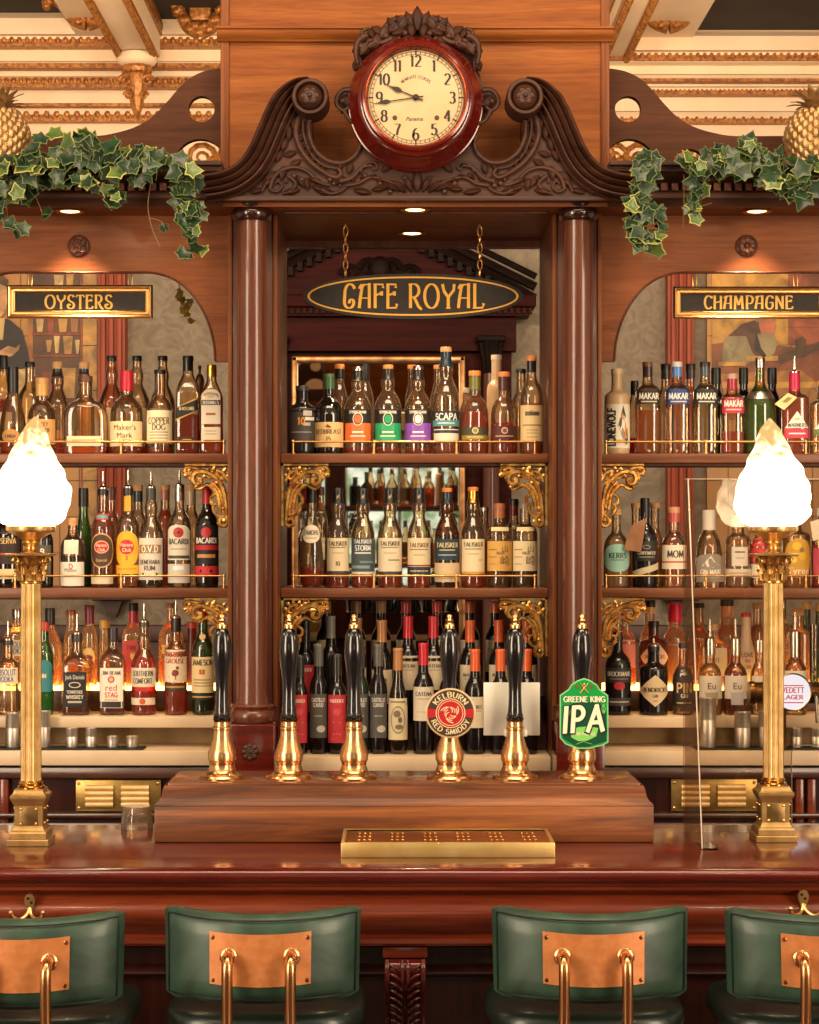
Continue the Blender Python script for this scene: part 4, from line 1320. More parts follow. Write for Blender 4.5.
dial = m.build('dial', mottled('#c3a67c', '#ccb088', .5, 9), cl, smooth=False)
INK = paint('#1f1712', .5)
m = MB()
sf = lambda u, v: (u, Yd - .0012, v)
for n in range(1, 13):
    a = radians(90 - 30 * n)
    pen(m, str(n), ck.x + .765 * Rd * cos(a), ck.z + .765 * Rd * sin(a), .235 * Rd, .055, .20, GL, .10, surf=sf)
for n in range(60):
    a = radians(6 * n)
    r0, r1, w = (.905, .965, .006) if n % 5 else (.89, .985, .014)
    ca, sa = cos(a), sin(a)
    m.add([(ck.x + Rd * (r * ca - s * w * sa), Yd - .0012, ck.z + Rd * (r * sa + s * w * ca)) for r, s in ((r0, -1), (r1, -1), (r1, 1), (r0, 1))], [(0, 1, 2, 3)])
for rr in (.905, .965):
    N = 72
    m.add([(ck.x + Rd * (rr + d) * cos(2 * pi * i / N), Yd - .0012, ck.z + Rd * (rr + d) * sin(2 * pi * i / N)) for d in (-.004, .004) for i in range(N)], [(i, (i + 1) % N, N + (i + 1) % N, N + i) for i in range(N)])
R_ = .44 * Rd
pen(m, 'NEWGATE CLOCKS', 0, R_, .062 * Rd, .06, .14, GL, .16, fixed_w=.66 * Rd, surf=lambda u, v: (ck.x + v * sin(u / R_), Yd - .0012, ck.z + v * cos(u / R_)))
typeset(m, 'Panama', ck.x - .02 * Rd, ck.z - .44 * Rd, .085 * Rd, sf, shear=.3)
m.build('numerals', INK, dial, smooth=False)
for sx in (-.44, .44):
    m = MB(); m.lathe([(.05 * Rd, 0), (.05 * Rd, .001), (.034 * Rd, .0014), (.0, .0006)], ck.x + sx * Rd, Yd - .0008, ck.z - .42 * Rd, 'Y', 18)
    m.build('winding_hole', paint('#4a3020', .4), dial)


def hand(ang, L, blob, w):
    m = MB()
    d = Vector((cos(ang), sin(ang))); nn = Vector((-d.y, d.x))
    prof = [(-.16, .9), (0, .9), (blob - .10, .7), (blob - .06, 2.6), (blob, 3.6), (blob + .07, 2.4), (blob + .13, 1.0), (L, .2)]
    vs = []
    for (r, h) in prof:
        for s_ in (-1, 1):
            q = d * r * Rd + nn * s_ * h * w * Rd
            for dy in (0, .0012): vs.append((ck.x + q.x, Yd - .004 - dy, ck.z + q.y))
    fs = []
    for i in range(len(prof) - 1):
        b = i * 4; e = b + 4
        fs += [(b, b + 2, e + 2, e), (b + 1, e + 1, e + 3, b + 3), (b, e, e + 1, b + 1), (b + 2, b + 3, e + 3, e + 2)]
    fs += [(0, 1, 3, 2), (len(vs) - 4, len(vs) - 2, len(vs) - 1, len(vs) - 3)]
    m.add(vs, fs)
    return m


hand(radians(157), .70, .42, .016).build('hour_hand', INK, cl)
hand(radians(188.5), .92, .64, .014).build('minute_hand', INK, cl)
m = MB(); m.lathe([(.065 * Rd, 0), (.065 * Rd, .006), (.03 * Rd, .009), (0, .01)], ck.x, Yd - .001, ck.z, 'Y', 20); m.build('hand_boss', INK, cl)

# ================================================================== gilded pineapples on the cornice
def pineapple(px, lab):
    Y = 5.50
    x = gx(px, Y); z0 = gz(163, 5.42) + .0006
    t = thing('pineapple_finial', lab, 'finial', (x, Y, z0), 'gilded pineapples on the cornice')
    k = Y / F
    PG = mottled('#b08a58', '#cfa874', .4, 30, 0, 0, 0, .7)
    H = 58 * k; R = 29 * k
    prof = [(.0, .0), (R * .55, 0), (R * .8, H * .1), (R, H * .35), (R * .97, H * .6), (R * .75, H * .85), (R * .35, H), (0, H)]
    m = MB(); m.lathe([(a, b) for a, b in chaikin(prof, 2)], x, Y, z0, n=28)
    rows = 11
    for j in range(rows):
        h = H * (.115 + .805 * j / (rows - 1))
        tt = h / H
        r = R * (.55 + 1.6 * tt - 1.65 * tt * tt) if tt < .5 else R * (1.0 - (tt - .42) ** 2 * 1.6)
        r = min(r, R * .99)
        for i in range(16):
            a = 2 * pi * (i + .5 * (j % 2)) / 16
            m.sphere((x + r * cos(a), Y + r * sin(a), z0 + h), R * .17, 6, 5, (.8, .8, 1))
    m.build('fruit', PG, t, weld=False)
    m = MB()
    for ring, (cnt, L, tilt) in enumerate(((9, 26, 1.0), (8, 30, .65), (6, 30, .3))):
        for i in range(cnt):
            a = 2 * pi * (i + .4 * ring) / cnt
            pts = []
            for q in range(6):
                u = q / 5
                rad = (2 + sin(tilt) * L * u * (.6 + .6 * u)) * k
                hh = H - .004 + (cos(tilt) * L * u - 7 * tilt * u * u * u) * k
                pts.append((x + rad * cos(a), Y + rad * sin(a), z0 + hh, (6.6 * (1 - u) ** .6 + .3) * k))
            vs = []; fs = []
            for (px_, py_, pz_, w) in pts:
                for s_ in (-1, 0, 1):
                    vs.append((px_ - sin(a) * w * s_, py_ + cos(a) * w * s_, pz_ - (abs(s_) * -.002)))
            for q in range(5):
                for s_ in range(2): fs.append((q * 3 + s_, q * 3 + s_ + 1, q * 3 + s_ + 4, q * 3 + s_ + 3))
            m.add(vs, fs)
    m.build('leaf_crown', PG, t, sharp=60)


pineapple(0, 'gilded pineapple on the cornice above the oysters bay')
pineapple(815, 'gilded pineapple on the cornice above the champagne bay')

# ================================================================== ivy garlands
def leaf_mesh(m, c, size, nrm, roll, pale):
    out = [(0, -.36), (.12, -.40), (.36, -.44), (.36, -.20), (.56, .04), (.32, .14), (.22, .30), (0, .62), (-.22, .30), (-.32, .14), (-.56, .04), (-.36, -.20), (-.36, -.44), (-.12, -.40)]
    nrm = Vector(nrm).normalized()
    u = nrm.orthogonal().normalized(); u = Matrix.Rotation(roll, 3, nrm) @ u
    v = nrm.cross(u)
    b = Vector(c)
    P = lambda x, y, h: b + u * (x * size) + v * (y * size) + nrm * (h * size)
    n = len(out); rim = .88 if not pale else .84
    vs = [P(x * 1.0, y * 1.0, .12 * (x * x + y * y)) for x, y in out] + [P(x * rim, y * rim, .03 + .10 * (x * x + y * y) * .6) for x, y in out] + [P(0, -.02, -.05)]
    m.cur = 1 if not pale else 2
    m.add(vs, [(i, (i + 1) % n, n + (i + 1) % n, n + i) for i in range(n)] + [])
    m.cur = 0 if not pale else 3
    m.add(vs, [(n + i, n + (i + 1) % n, 2 * n) for i in range(n)])
    m.cur = 0


def leaf_paint(c1, c2, sc=40):
    return mottled(c1, c2, .4, sc, .15)


LEAF = [leaf_paint('#16291b', '#2c4628'), paint('#5f6a38', .5), paint('#a9a25a', .5), leaf_paint('#455f2c', '#64793a')]


def garland(lab, paths, vines, seed):
    rnd = random.Random(seed)
    p0 = paths[0][0][0]
    t = thing('ivy_garland', lab, 'ivy', tuple(at(p0[0], p0[1], 5.40)))
    m = MB()
    for (pts, spread, cnt, smin, smax, Y0_, Yv) in paths:
        q = spline([(a, b, 0) for a, b in pts], 10)
        for i in range(cnt):
            f = q[int(rnd.random() * (len(q) - 1))]
            px = f.x + rnd.gauss(0, spread * .42); py = f.y + rnd.gauss(0, spread * .5)
            Y = Y0_ - rnd.random() * Yv
            s = rnd.uniform(smin, smax) * Y / F
            dark = rnd.random() < .3
            nrm = (rnd.gauss(0, .5), -1.0, rnd.gauss(.25, .5))
            leaf_mesh(m, at(px, py, Y), s, nrm, rnd.uniform(0, 6.28), rnd.random() < .2)
    m.build('foliage', LEAF, t, sharp=60, weld=False)
    m = MB()
    for (pts, Y) in vines:
        q = spline([tuple(at(a, b, Y)) for a, b in pts], 6)
        m.tube(q, .0016, 5)
    m.build('stem', paint('#7a6238', .6), t)


garland('long variegated ivy garland draped over the cornice above the oysters sign',
        [([(-10, 172), (20, 172), (50, 170), (80, 172)], 26, 62, 15, 25, 5.335, .08),
         ([(40, 150), (65, 160), (90, 155), (110, 160), (135, 160)], 24, 58, 15, 25, 5.335, .08),
         ([(120, 165), (150, 162), (175, 165), (192, 175)], 17, 42, 13, 21, 5.335, .08),
         ([(190, 172), (186, 200), (192, 222), (192, 246)], 15, 48, 12, 19, 5.335, .05),
         ([(2, 196), (6, 222), (12, 232)], 12, 9, 12, 18, 5.335, .05), ([(112, 190), (118, 207)], 10, 12, 12, 18, 5.335, .05),
         ([(165, 225), (164, 231)], 2, 2, 10, 12, 5.37, .02), ([(42, 212), (46, 214)], 3, 2, 10, 13, 5.37, .02), ([(32, 192), (22, 198)], 6, 4, 16, 22, 5.35, .04)],
        [([(-8, 172), (40, 165), (90, 165), (140, 162), (190, 174), (188, 210), (192, 248)], 5.37), ([(152, 178), (148, 205), (152, 228), (160, 247)], 5.36), ([(150, 218), (162, 222), (165, 230)], 5.36), ([(35, 195), (42, 212)], 5.36), ([(4, 180), (8, 225)], 5.36)], 11)
garland('long variegated ivy garland draped over the cornice above the champagne sign',
        [([(648, 158), (642, 180), (636, 200), (640, 225), (648, 252)], 13, 74, 13, 21, 5.335, .06),
         ([(690, 168), (712, 165), (735, 162), (756, 158)], 15, 50, 13, 22, 5.335, .08),
         ([(752, 152), (775, 172), (800, 178), (825, 175)], 22, 62, 15, 25, 5.335, .08),
         ([(700, 185), (696, 205), (695, 215)], 8, 12, 12, 18, 5.335, .05), ([(660, 210), (662, 240)], 6, 6, 12, 16, 5.335, .04)],
        [([(648, 150), (640, 190), (642, 230), (648, 258)], 5.36), ([(684, 175), (684, 200), (683, 228)], 5.36), ([(688, 170), (730, 163), (756, 156), (790, 174), (830, 176)], 5.37), ([(702, 188), (697, 215), (694, 226)], 5.36), ([(712, 203), (698, 207)], 5.36)], 23)
t = thing('ivy_sprig', 'small yellowed ivy sprig hanging inside the arch beside the oysters sign', 'ivy', tuple(at(180, 290, 5.95)))
m = MB(); rnd = random.Random(5)
for (px, py) in ((180, 292), (182, 300), (188, 306), (183, 311), (190, 302), (179, 297), (187, 315), (191, 321), (184, 307)):
    leaf_mesh(m, at(px, py, 5.95), .026, (rnd.gauss(0, .4), -1, rnd.gauss(0, .4)), rnd.uniform(0, 6), True)
m.build('foliage', [LEAF[0], paint('#c9a03a', .5), paint('#c9a03a', .5), leaf_paint('#a8862c', '#c29a34')], t, sharp=60)
m = MB(); m.tube(spline([tuple(at(a, b, 5.95)) for a, b in ((172, 240), (178, 270), (180, 290), (188, 312))], 6), .0014, 5); m.build('stem', paint('#7a6238', .6), t)

# ================================================================== the main counter
ZT = 1.07
ct = thing('bar_counter', 'long glossy red mahogany bar counter with a bulging moulded front', 'bar counter', (0, 4.5, 0))
m = MB()
m.extrude_x([(4.862, ZT), (4.222, ZT), (4.21, ZT - .003), (4.202, ZT - .010), (4.200, ZT - .018), (4.204, ZT - .027), (4.214, ZT - .032), (4.862, ZT - .032)], -2.1, 2.1)
m.build('worktop', W_RED, ct, sharp=50)
m = MB()
P = [(4.235, 1.0375), (4.235, 1.028), (4.228, 1.027), (4.224, 1.022), (4.228, 1.018), (4.238, 1.016), (4.242, 1.012)]
P += [(4.255 - .034 * sin(pi * (i / 12) ** .9), 1.010 - .088 * i / 12) for i in range(13)]
P += [(4.246, .918), (4.238, .914), (4.236, .906), (4.240, .900), (4.262, .898), (4.30, .898), (4.30, 1.0375)]
m.extrude_x(P, -2.1, 2.1)
m.build('frieze', W_REDM, ct, sharp=35)
m = MB()
m.box(-2.1, 2.1, 4.34, 4.42, 0, 1.0375)
m.extrude_x([(4.34, .842), (4.322, .840), (4.316, .834), (4.312, .826), (4.316, .820), (4.326, .816), (4.34, .814)], -2.1, 2.1)
m.extrude_x([(4.34, .895), (4.32, .893), (4.315, .886), (4.325, .880), (4.34, .878)], -2.1, 2.1)
m.build('front_panel', W_DKPANEL, ct, sharp=35)
for xo in (-1.2, .0, 1.2):
    xk = .0215 + xo
    m = MB(); m.box(xk - .048, xk + .048, 4.25, 4.34, .872, .8975, .004)
    b_ = m.build('corbel', W_REDM, ct)
    m = MB()
    # S-shaped bracket, broad at the top
    prof = [(4.34, .872), (4.236, .870), (4.226, .858), (4.226, .836), (4.238, .812), (4.262, .784), (4.286, .755), (4.296, .728), (4.290, .706), (4.300, .690), (4.34, .688)]
    m.extrude_x(chaikin(prof, 1, True), xk - .041, xk + .041)
    for s_ in (-1, 1):
        m.tube([(xk + s_ * .038, p[0] - .004, p[1]) for p in prof[1:10]], .006, 8)
        m.tube([(xk + s_ * .006, p[0] - .005, p[1]) for p in prof[1:10]], .0045, 8)
        for q in range(9):
            zc = .858 - .018 * q
            yc = 4.224 + max(0, (q - 2)) * .0105
            m.tube(spline([(xk + s_ * .008, yc, zc - .012), (xk + s_ * .02, yc - .008, zc), (xk + s_ * .032, yc - .004, zc + .004), (xk + s_ * .034, yc + .004, zc - .008)], 4), [.0045] * 6 + [.003] * 7, 6)
    m.build('acanthus_carving', W_RED, b_, sharp=45)
# brass coat hooks screwed to the frieze
for (px, py) in ((30, 906), (803, 902)):
    Y = 4.222; c = at(px, py, Y); k = Y / F
    m = MB()
    pl = [(c.x + u * k, c.z + v * k) for u, v in ((-2.5, -8), (-3, -2), (-5, 3), (-5.2, 8), (-3.5, 11.5), (0, 13), (3.5, 11.5), (5.2, 8), (5, 3), (3, -2), (2.5, -8))]
    m.prism(pl, Y - .006, Y + .004)
    h = m.build('coat_hook', BRASS, ct); h['label'] = 'brass double coat hook on the counter front'
    m = MB()
    for s_ in (-1, 1):
        m.tube(spline([(c.x, Y - .004, c.z - 2 * k), (c.x + s_ * 3 * k, Y - .014, c.z - 8 * k), (c.x + s_ * 9 * k, Y - .026, c.z - 11 * k), (c.x + s_ * 14 * k, Y - .034, c.z - 8 * k), (c.x + s_ * 16 * k, Y - .036, c.z - 4 * k)], 5), .0038, 8)
        m.sphere((c.x + s_ * 16 * k, Y - .036, c.z - 3.4 * k), .0052, 8, 6)
    m.build('prong', BRASS, h)
    for (u, v) in ((-1.6, 8), (1.6, 4)):
        m = MB(); m.lathe([(.0032, 0), (.0032, .001), (0, .002)], c.x + u * k, Y - .006, c.z + v * k, 'Y', 10); m.build('screw', metal('#4a3420', .4), h)

# ------------------------------------------------------------------ beer engine housing and drip tray
ZB = ZT + .1335
eh = thing('beer_engine_box', 'stepped varnished wooden box carrying six beer pumps on the bar counter', 'pump box', (.02, 4.7, ZT))
xa, xb = gx(154, 4.564), gx(654, 4.564)
m = MB(); m.box(xa, xb, 4.564, 4.845, ZT + .0006, gz(806, 4.566), .004); m.build('lower_box', W_BOX, eh)
# ogee step up to the top
lv = [(0, gz(806, 4.566) + .0002), (.002, gz(804, 4.57)), (.010, gz(801, 4.575)), (.015, gz(796, 4.58)), (.017, gz(790, 4.59)), (.021, gz(785, 4.6)), (.027, ZB - .0135), (.030, ZB - .0125)]
m = MB(); vs = []; fs = []
for (d, z) in lv: vs += [(xa + d, 4.566 + d, z), (xb - d, 4.566 + d, z), (xb - d, 4.843, z), (xa + d, 4.843, z)]
for i in range(len(lv) - 1):
    for q in range(4): fs.append((i * 4 + q, i * 4 + (q + 1) % 4, (i + 1) * 4 + (q + 1) % 4, (i + 1) * 4 + q))
fs += [(0, 1, 2, 3), tuple(len(vs) - 4 + q for q in range(4))]
m.add(vs, fs); m.build('ogee_moulding', W_BOX, eh, sharp=30)
m = MB(); m.box(xa + .028, xb - .028, 4.594, 4.845, ZB - .0123, ZB, .003); m.build('lid', W_BOXTOP, eh)

dt = thing('drip_tray', 'long polished brass drip tray with punched top in front of the pumps', 'drip tray', (.115, 4.45, ZT))
xa, xb = gx(341, 4.345), gx(555, 4.345)
m = MB()
m.box(xa, xb, 4.345, 4.353, ZT + .0006, ZT + .0335, .0012); m.box(xa, xb, 4.552, 4.560, ZT + .0006, ZT + .0335, .0012)
m.box(xa, xa + .008, 4.353, 4.552, ZT + .0006, ZT + .0335, .0012); m.box(xb - .008, xb, 4.353, 4.552, ZT + .0006, ZT + .0335, .0012)
m.box(xa + .004, xb - .004, 4.35, 4.555, ZT + .0006, ZT + .004)
m.build('rim', mottled('#dcb870', '#ecca86', .34, 18, 0, 0, 0, .8), dt)
GR = mottled('#9a6236', '#b27a46', .22, 12, 0, 0, 0, .9)
m = MB(); m.box(xa + .0085, xb - .0085, 4.3535, 4.5515, ZT + .0265, ZT + .0305); gr = m.build('grate', GR, dt, smooth=False)
m = MB()
for i in range(6):
    for j in range(3):
        for q in range(3):
            x = xa + .05 + i * .073 + (q - 1) * .012; y = 4.40 + j * .05
            m.lathe([(.0042, .0), (.0046, .0012), (.0034, .0016), (.003, .0004)], x, y, ZT + .0303, n=10)
m.build('drain_hole', metal('#e6b66a', .2), gr)

# ------------------------------------------------------------------ beer pumps
BRASS_P = metal('#e6b27a', .24)
EBONY = mottled('#0c0a0c', '#191418', .12, 20, .6)
Yp = 4.685
kp = Yp / F


def beer_pump(px, lab):
    x = gx(px, Yp)
    t = thing('beer_pump', lab, 'beer pump', (x, Yp, ZB), 'hand pulled beer pumps on the wooden box')
    z = lambda py: (778.4 - py) * kp    # above the box top
    m = MB()
    m.lathe([(22.5 * kp, .0006), (22.8 * kp, .004), (21.5 * kp, .008), (17 * kp, .011), (14.5 * kp, .017), (12.8 * kp, .026), (12.2 * kp, z(764)), (12.6 * kp, z(763)), (12.6 * kp, z(761.5)), (14.0 * kp, z(760)), (14.2 * kp, z(753)), (13.6 * kp, z(751)), (11.5 * kp, z(745)), (9.2 * kp, z(738)), (8.4 * kp, z(732)), (8.4 * kp, z(730)), (9.2 * kp, z(729)), (9.2 * kp, z(727)), (8.2 * kp, z(726)), (8.0 * kp, z(722)), (8.6 * kp, z(721))], x, Yp, ZB, n=36)
    b_ = m.build('brass_base', BRASS_P, t, sharp=32)
    m = MB()
    prof = [(7.6, 721), (8.8, 719.8), (9.0, 717.5), (8.0, 716.4), (8.4, 715), (7.4, 713), (6.8, 705), (6.4, 694), (6.6, 684), (7.6, 672), (9.0, 662), (9.9, 652), (9.8, 645), (8.6, 636), (6.4, 630), (4.9, 628.6)]
    m.lathe([(a * kp, z(b)) for a, b in prof], x, Yp, ZB, n=32)
    m.build('handle', EBONY, t, sharp=40)
    m = MB()
    prof = [(5.0, 628.5), (5.2, 626), (4.6, 623.5), (3.4, 622.6), (4.2, 620.5), (3.2, 618.4), (2.4, 617.8), (2.6, 616), (1.8, 614.6), (0, 614.2)]
    m.lathe([(a * kp, z(b)) for a, b in prof], x, Yp, ZB, n=24)
    m.build('ferrule', BRASS_P, t, sharp=40)
    return t, x


PUMPS = [(222, 'black handled beer pump standing first on the box, before the Irish whiskey bottle'), (289, 'black handled beer pump second on the box, beside the carved plinth'), (354, 'black handled beer pump without clip, third along the box'), (449.5, 'beer pump wearing the round red and brown pump clip'), (515, 'beer pump with a blank white card behind its handle'), (582, 'beer pump wearing the green shield shaped pump clip')]
pumps = [beer_pump(px, lab) for px, lab in PUMPS]
# round clip
t, x = pumps[3]
Yk = 4.645; c = at(450.5, 713, Yk); k = Yk / F
CREAMP = paint('#e3d0a8', .35)
m = MB(); m.lathe([(24.5 * k, 0), (25 * k, .001), (25 * k, .004), (24 * k, .005), (0, .005)], c.x, Yk, c.z, 'Y', 56)
clip = m.build('pump_clip', paint('#c9a878', .3, .4), t); clip['label'] = 'round pump clip with a red centre'
m = MB(); S = lambda u, v: (u, Yk - .0062, v)


def ring(m, r0, r1, Yy, cx_, cz_, N=48):
    m.add([(cx_ + r * cos(2 * pi * i / N), Yy, cz_ + r * sin(2 * pi * i / N)) for r in (r0, r1) for i in range(N)], [(i, (i + 1) % N, N + (i + 1) % N, N + i) for i in range(N)])


ring(m, 0, 23.2 * k, Yk - .0055, c.x, c.z)
m.build('ring', paint('#43342f', .3, .4), clip, smooth=False)
m = MB(); ring(m, 0, 14.6 * k, Yk - .0062, c.x, c.z)
for s_ in (-1, 1): m.add([(c.x + s_ * 11 * k, Yk - .0060, c.z + 3 * k), (c.x + s_ * 23 * k, Yk - .0060, c.z + 5 * k), (c.x + s_ * 23 * k, Yk - .0060, c.z - 5 * k), (c.x + s_ * 11 * k, Yk - .0060, c.z - 3 * k)], [(0, 1, 2, 3)])
m.build('red_disc', paint('#b3202a', .3, .4), clip, smooth=False)
m = MB()
for (r0, r1) in ((14.0, 14.8), (12.0, 12.6)): ring(m, r0 * k, r1 * k, Yk - .0066, c.x, c.z)
for q in range(3):
    a0 = 2 * pi * q / 3 + .5
    pts = []
    for i in range(16):
        f = i / 15
        a = a0 + 2.4 * f; r = (1.5 + 8.5 * f) * k
        pts.append((c.x + r * cos(a), c.z + r * sin(a)))
    for off in (0, 2.6):
        L = []
        for i, p in enumerate(pts):
            L.append((p[0] + off * k * cos(a0 - .6), p[1] + off * k * sin(a0 - .6)))
        n = len(L)
        vs = []
        for i, p in enumerate(L):
            a_, b_ = L[max(i - 1, 0)], L[min(i + 1, n - 1)]
            d = Vector((b_[0] - a_[0], b_[1] - a_[1])).normalized() * .45 * k
            vs += [(p[0] - d.y, Yk - .0067, p[1] + d.x), (p[0] + d.y, Yk - .0067, p[1] - d.x)]
        m.add(vs, [(2 * i, 2 * i + 1, 2 * i + 3, 2 * i + 2) for i in range(n - 1)])
R1 = 18.6 * k
pen(m, 'KELBURN', 0, R1, 5.2 * k, .13, .19, GL, .2, fixed_w=38 * k, surf=lambda u, v: (c.x + v * sin(u / R1), Yk - .0066, c.z + v * cos(u / R1)))
pen(m, 'RED SMIDDY', 0, -R1, 5.0 * k, .13, .19, GL, .2, fixed_w=44 * k, surf=lambda u, v: (c.x - v * sin(u / R1), Yk - .0066, c.z + v * cos(u / R1)))
m.build('lettering', paint('#e2cc9e', .3), clip, smooth=False)
# blank card
t, x = pumps[4]
Yk = 4.722; xa, xb, zt, zb = gx(483.5, Yk), gx(540, Yk), gz(682.5, Yk), gz(735.5, Yk)
m = MB(); m.box(xa, xb, Yk, Yk + .004, zb, zt, .0015); cd = m.build('pump_clip', paint('#ece4d6', .85, 0, .1), t); cd['label'] = 'blank white card back of a pump clip'
xm = gx(515, Yk)
for s_ in (-1, 1):
    m = MB(); m.box(xm + s_ * 9.5 * kp - .004, xm + s_ * 9.5 * kp + .004, 4.685, 4.7218, gz(735, Yk), gz(729, Yk), .001)
    m.build('bracket', paint('#efe8da', .4), cd)
# green shield clip
t, x = pumps[5]
Yk = 4.642; k = Yk / F
pts = [(584, 677.9), (590, 680), (597, 684.5), (599.5, 689), (608, 695), (608.3, 742), (603, 745.2), (589, 748.5), (578, 748.7), (565, 744), (559.7, 738), (559.7, 695), (568.5, 689), (571, 684.5), (578, 680)]
q = [(gx(a, Yk), gz(b, Yk)) for a, b in pts]
m = MB(); m.prism(q, Yk - .004, Yk + .001); clip = m.build('pump_clip', paint('#8fcf9a', .3, .4), t, smooth=False); clip['label'] = 'green shield shaped pump clip reading IPA'
cxk, czk = gx(583.6, Yk), gz(714, Yk)
m = MB(); m.prism([((a - cxk) * .955 + cxk, (b - czk) * .965 + czk) for a, b in q], Yk - .0046, Yk - .004); m.build('green_field', paint('#0f9440', .3, .4), clip, smooth=False)
m = MB()
m.prism([(gx(a, Yk), gz(b, Yk)) for a, b in ((563, 709), (573, 703), (585, 700.5), (598, 703), (606, 710), (606, 741), (588, 746.5), (577, 746.5), (563, 738))], Yk - .0052, Yk - .0046); m.build('dark_panel', paint('#0c4a30', .3, .4), clip, smooth=False)
m = MB()
m.prism([(gx(a, Yk), gz(b, Yk)) for a, b in ((570, 730), (578, 727), (590, 726), (598, 728), (596, 736), (588, 740), (578, 741), (571, 737))], Yk - .0056, Yk - .0052)
for (a, b) in (((566, 722), (572, 706)), ((598, 714), (604, 704)), ((576, 744), (592, 738)), ((592, 744), (576, 739))):
    d = .7
    m.prism([(gx(a[0] - d, Yk), gz(a[1], Yk)), (gx(b[0] - d, Yk), gz(b[1], Yk)), (gx(b[0] + d, Yk), gz(b[1], Yk)), (gx(a[0] + d, Yk), gz(a[1], Yk))], Yk - .0055, Yk - .0052)
for i in range(5):
    m.prism([(gx(599 + i, Yk), gz(713, Yk)), (gx(597.5 + i * 2.2, Yk), gz(702 + i, Yk)), (gx(600.5 + i, Yk), gz(713, Yk))], Yk - .0055, Yk - .0052)
m.build('pale_green_print', paint('#7fc765', .35), clip, smooth=False)
m = MB(); S = lambda u, v: (u, Yk - .0072, v)
pen(m, 'IPA', gx(584, Yk), gz(719, Yk), 24.5 * k, .26, .30, GL, .2, fixed_w=40 * k, surf=lambda u, v: (u + (v - gz(719, Yk)) * .06, Yk - .0066, v + (u - gx(584, Yk)) * .05))
m.build('letter_shadow', paint('#0a2c20', .4), clip, smooth=False)
m = MB()
pen(m, 'IPA', gx(583.4, Yk), gz(718.6, Yk), 24 * k, .17, .21, GL, .24, fixed_w=39 * k, surf=lambda u, v: (u + (v - gz(719, Yk)) * .06, Yk - .0072, v + (u - gx(584, Yk)) * .05))
pen(m, 'GREENE KING', gx(584, Yk), gz(699, Yk), 5.2 * k, .14, .22, GL, .16, fixed_w=41 * k, surf=S)
pen(m, 'INDIA PALE ALE', gx(584, Yk), gz(733.5, Yk), 3.0 * k, .12, .16, GL, .16, fixed_w=22 * k, surf=lambda u, v: (u, Yk - .006, v))
m.build('lettering', paint('#efe6c8', .35), clip, smooth=False)
m = MB()
for s_ in (-1, 1):
    m.tube([(gx(584 - s_ * 4, Yk), Yk - .006, gz(693, Yk)), (gx(584 + s_ * 4, Yk), Yk - .006, gz(683, Yk))], .0014, 6)
    m.box(gx(584 + s_ * 7, Yk) - .004, gx(584 + s_ * 7, Yk) + .004, Yk - .0056, Yk - .0046, gz(688, Yk), gz(685, Yk))
m.sphere((gx(584, Yk), Yk - .006, gz(684, Yk)), .003, 8, 6)
m.build('gold_crest', GOLD, clip)

# ------------------------------------------------------------------ brass column lamps with glass flame shades
FLAME, _nt, _out = new_mat('lit_flame_glass')
_e = _nt.nodes.new('ShaderNodeEmission'); _tc = _nt.nodes.new('ShaderNodeTexCoord'); _sx = _nt.nodes.new('ShaderNodeSeparateXYZ')
_mr = _nt.nodes.new('ShaderNodeMapRange'); _mr.inputs['From Min'].default_value = .745; _mr.inputs['From Max'].default_value = .955; _mr.inputs['To Min'].default_value = 1; _mr.inputs['To Max'].default_value = 0
_no = _nt.nodes.new('ShaderNodeTexNoise'); _no.inputs['Scale'].default_value = 26; _no.inputs['Detail'].default_value = 2; _no.inputs['Distortion'].default_value = 1.5
_cr = _nt.nodes.new('ShaderNodeValToRGB'); _el = _cr.color_ramp.elements
_el[0].position = 0; _el[0].color = lin('#eebd74'); _el[1].position = .5; _el[1].color = lin('#ffe4b6')
_st = _nt.nodes.new('ShaderNodeMapRange'); _st.inputs['To Min'].default_value = 1.05; _st.inputs['To Max'].default_value = 14.0
_ad = _nt.nodes.new('ShaderNodeMath'); _ad.operation = 'MULTIPLY_ADD'; _ad.inputs[1].default_value = 1.0; _ad.inputs[2].default_value = -.52
_a2 = _nt.nodes.new('ShaderNodeMath'); _a2.operation = 'ADD'; _a2.use_clamp = True
_pw = _nt.nodes.new('ShaderNodeMath'); _pw.operation = 'POWER'; _pw.inputs[1].default_value = 1.6
_L = _nt.links.new
_L(_tc.outputs['Object'], _sx.inputs[0]); _L(_sx.outputs['Z'], _mr.inputs['Value']); _L(_tc.outputs['Object'], _no.inputs['Vector']); _L(_no.outputs['Fac'], _ad.inputs[0])
_L(_mr.outputs[0], _a2.inputs[0]); _L(_ad.outputs[0], _a2.inputs[1]); _L(_a2.outputs[0], _cr.inputs[0]); _L(_a2.outputs[0], _pw.inputs[0]); _L(_pw.outputs[0], _st.inputs['Value'])
_L(_cr.outputs[0], _e.inputs[0]); _L(_st.outputs[0], _e.inputs[1]); _L(_e.outputs[0], _out.inputs[0])


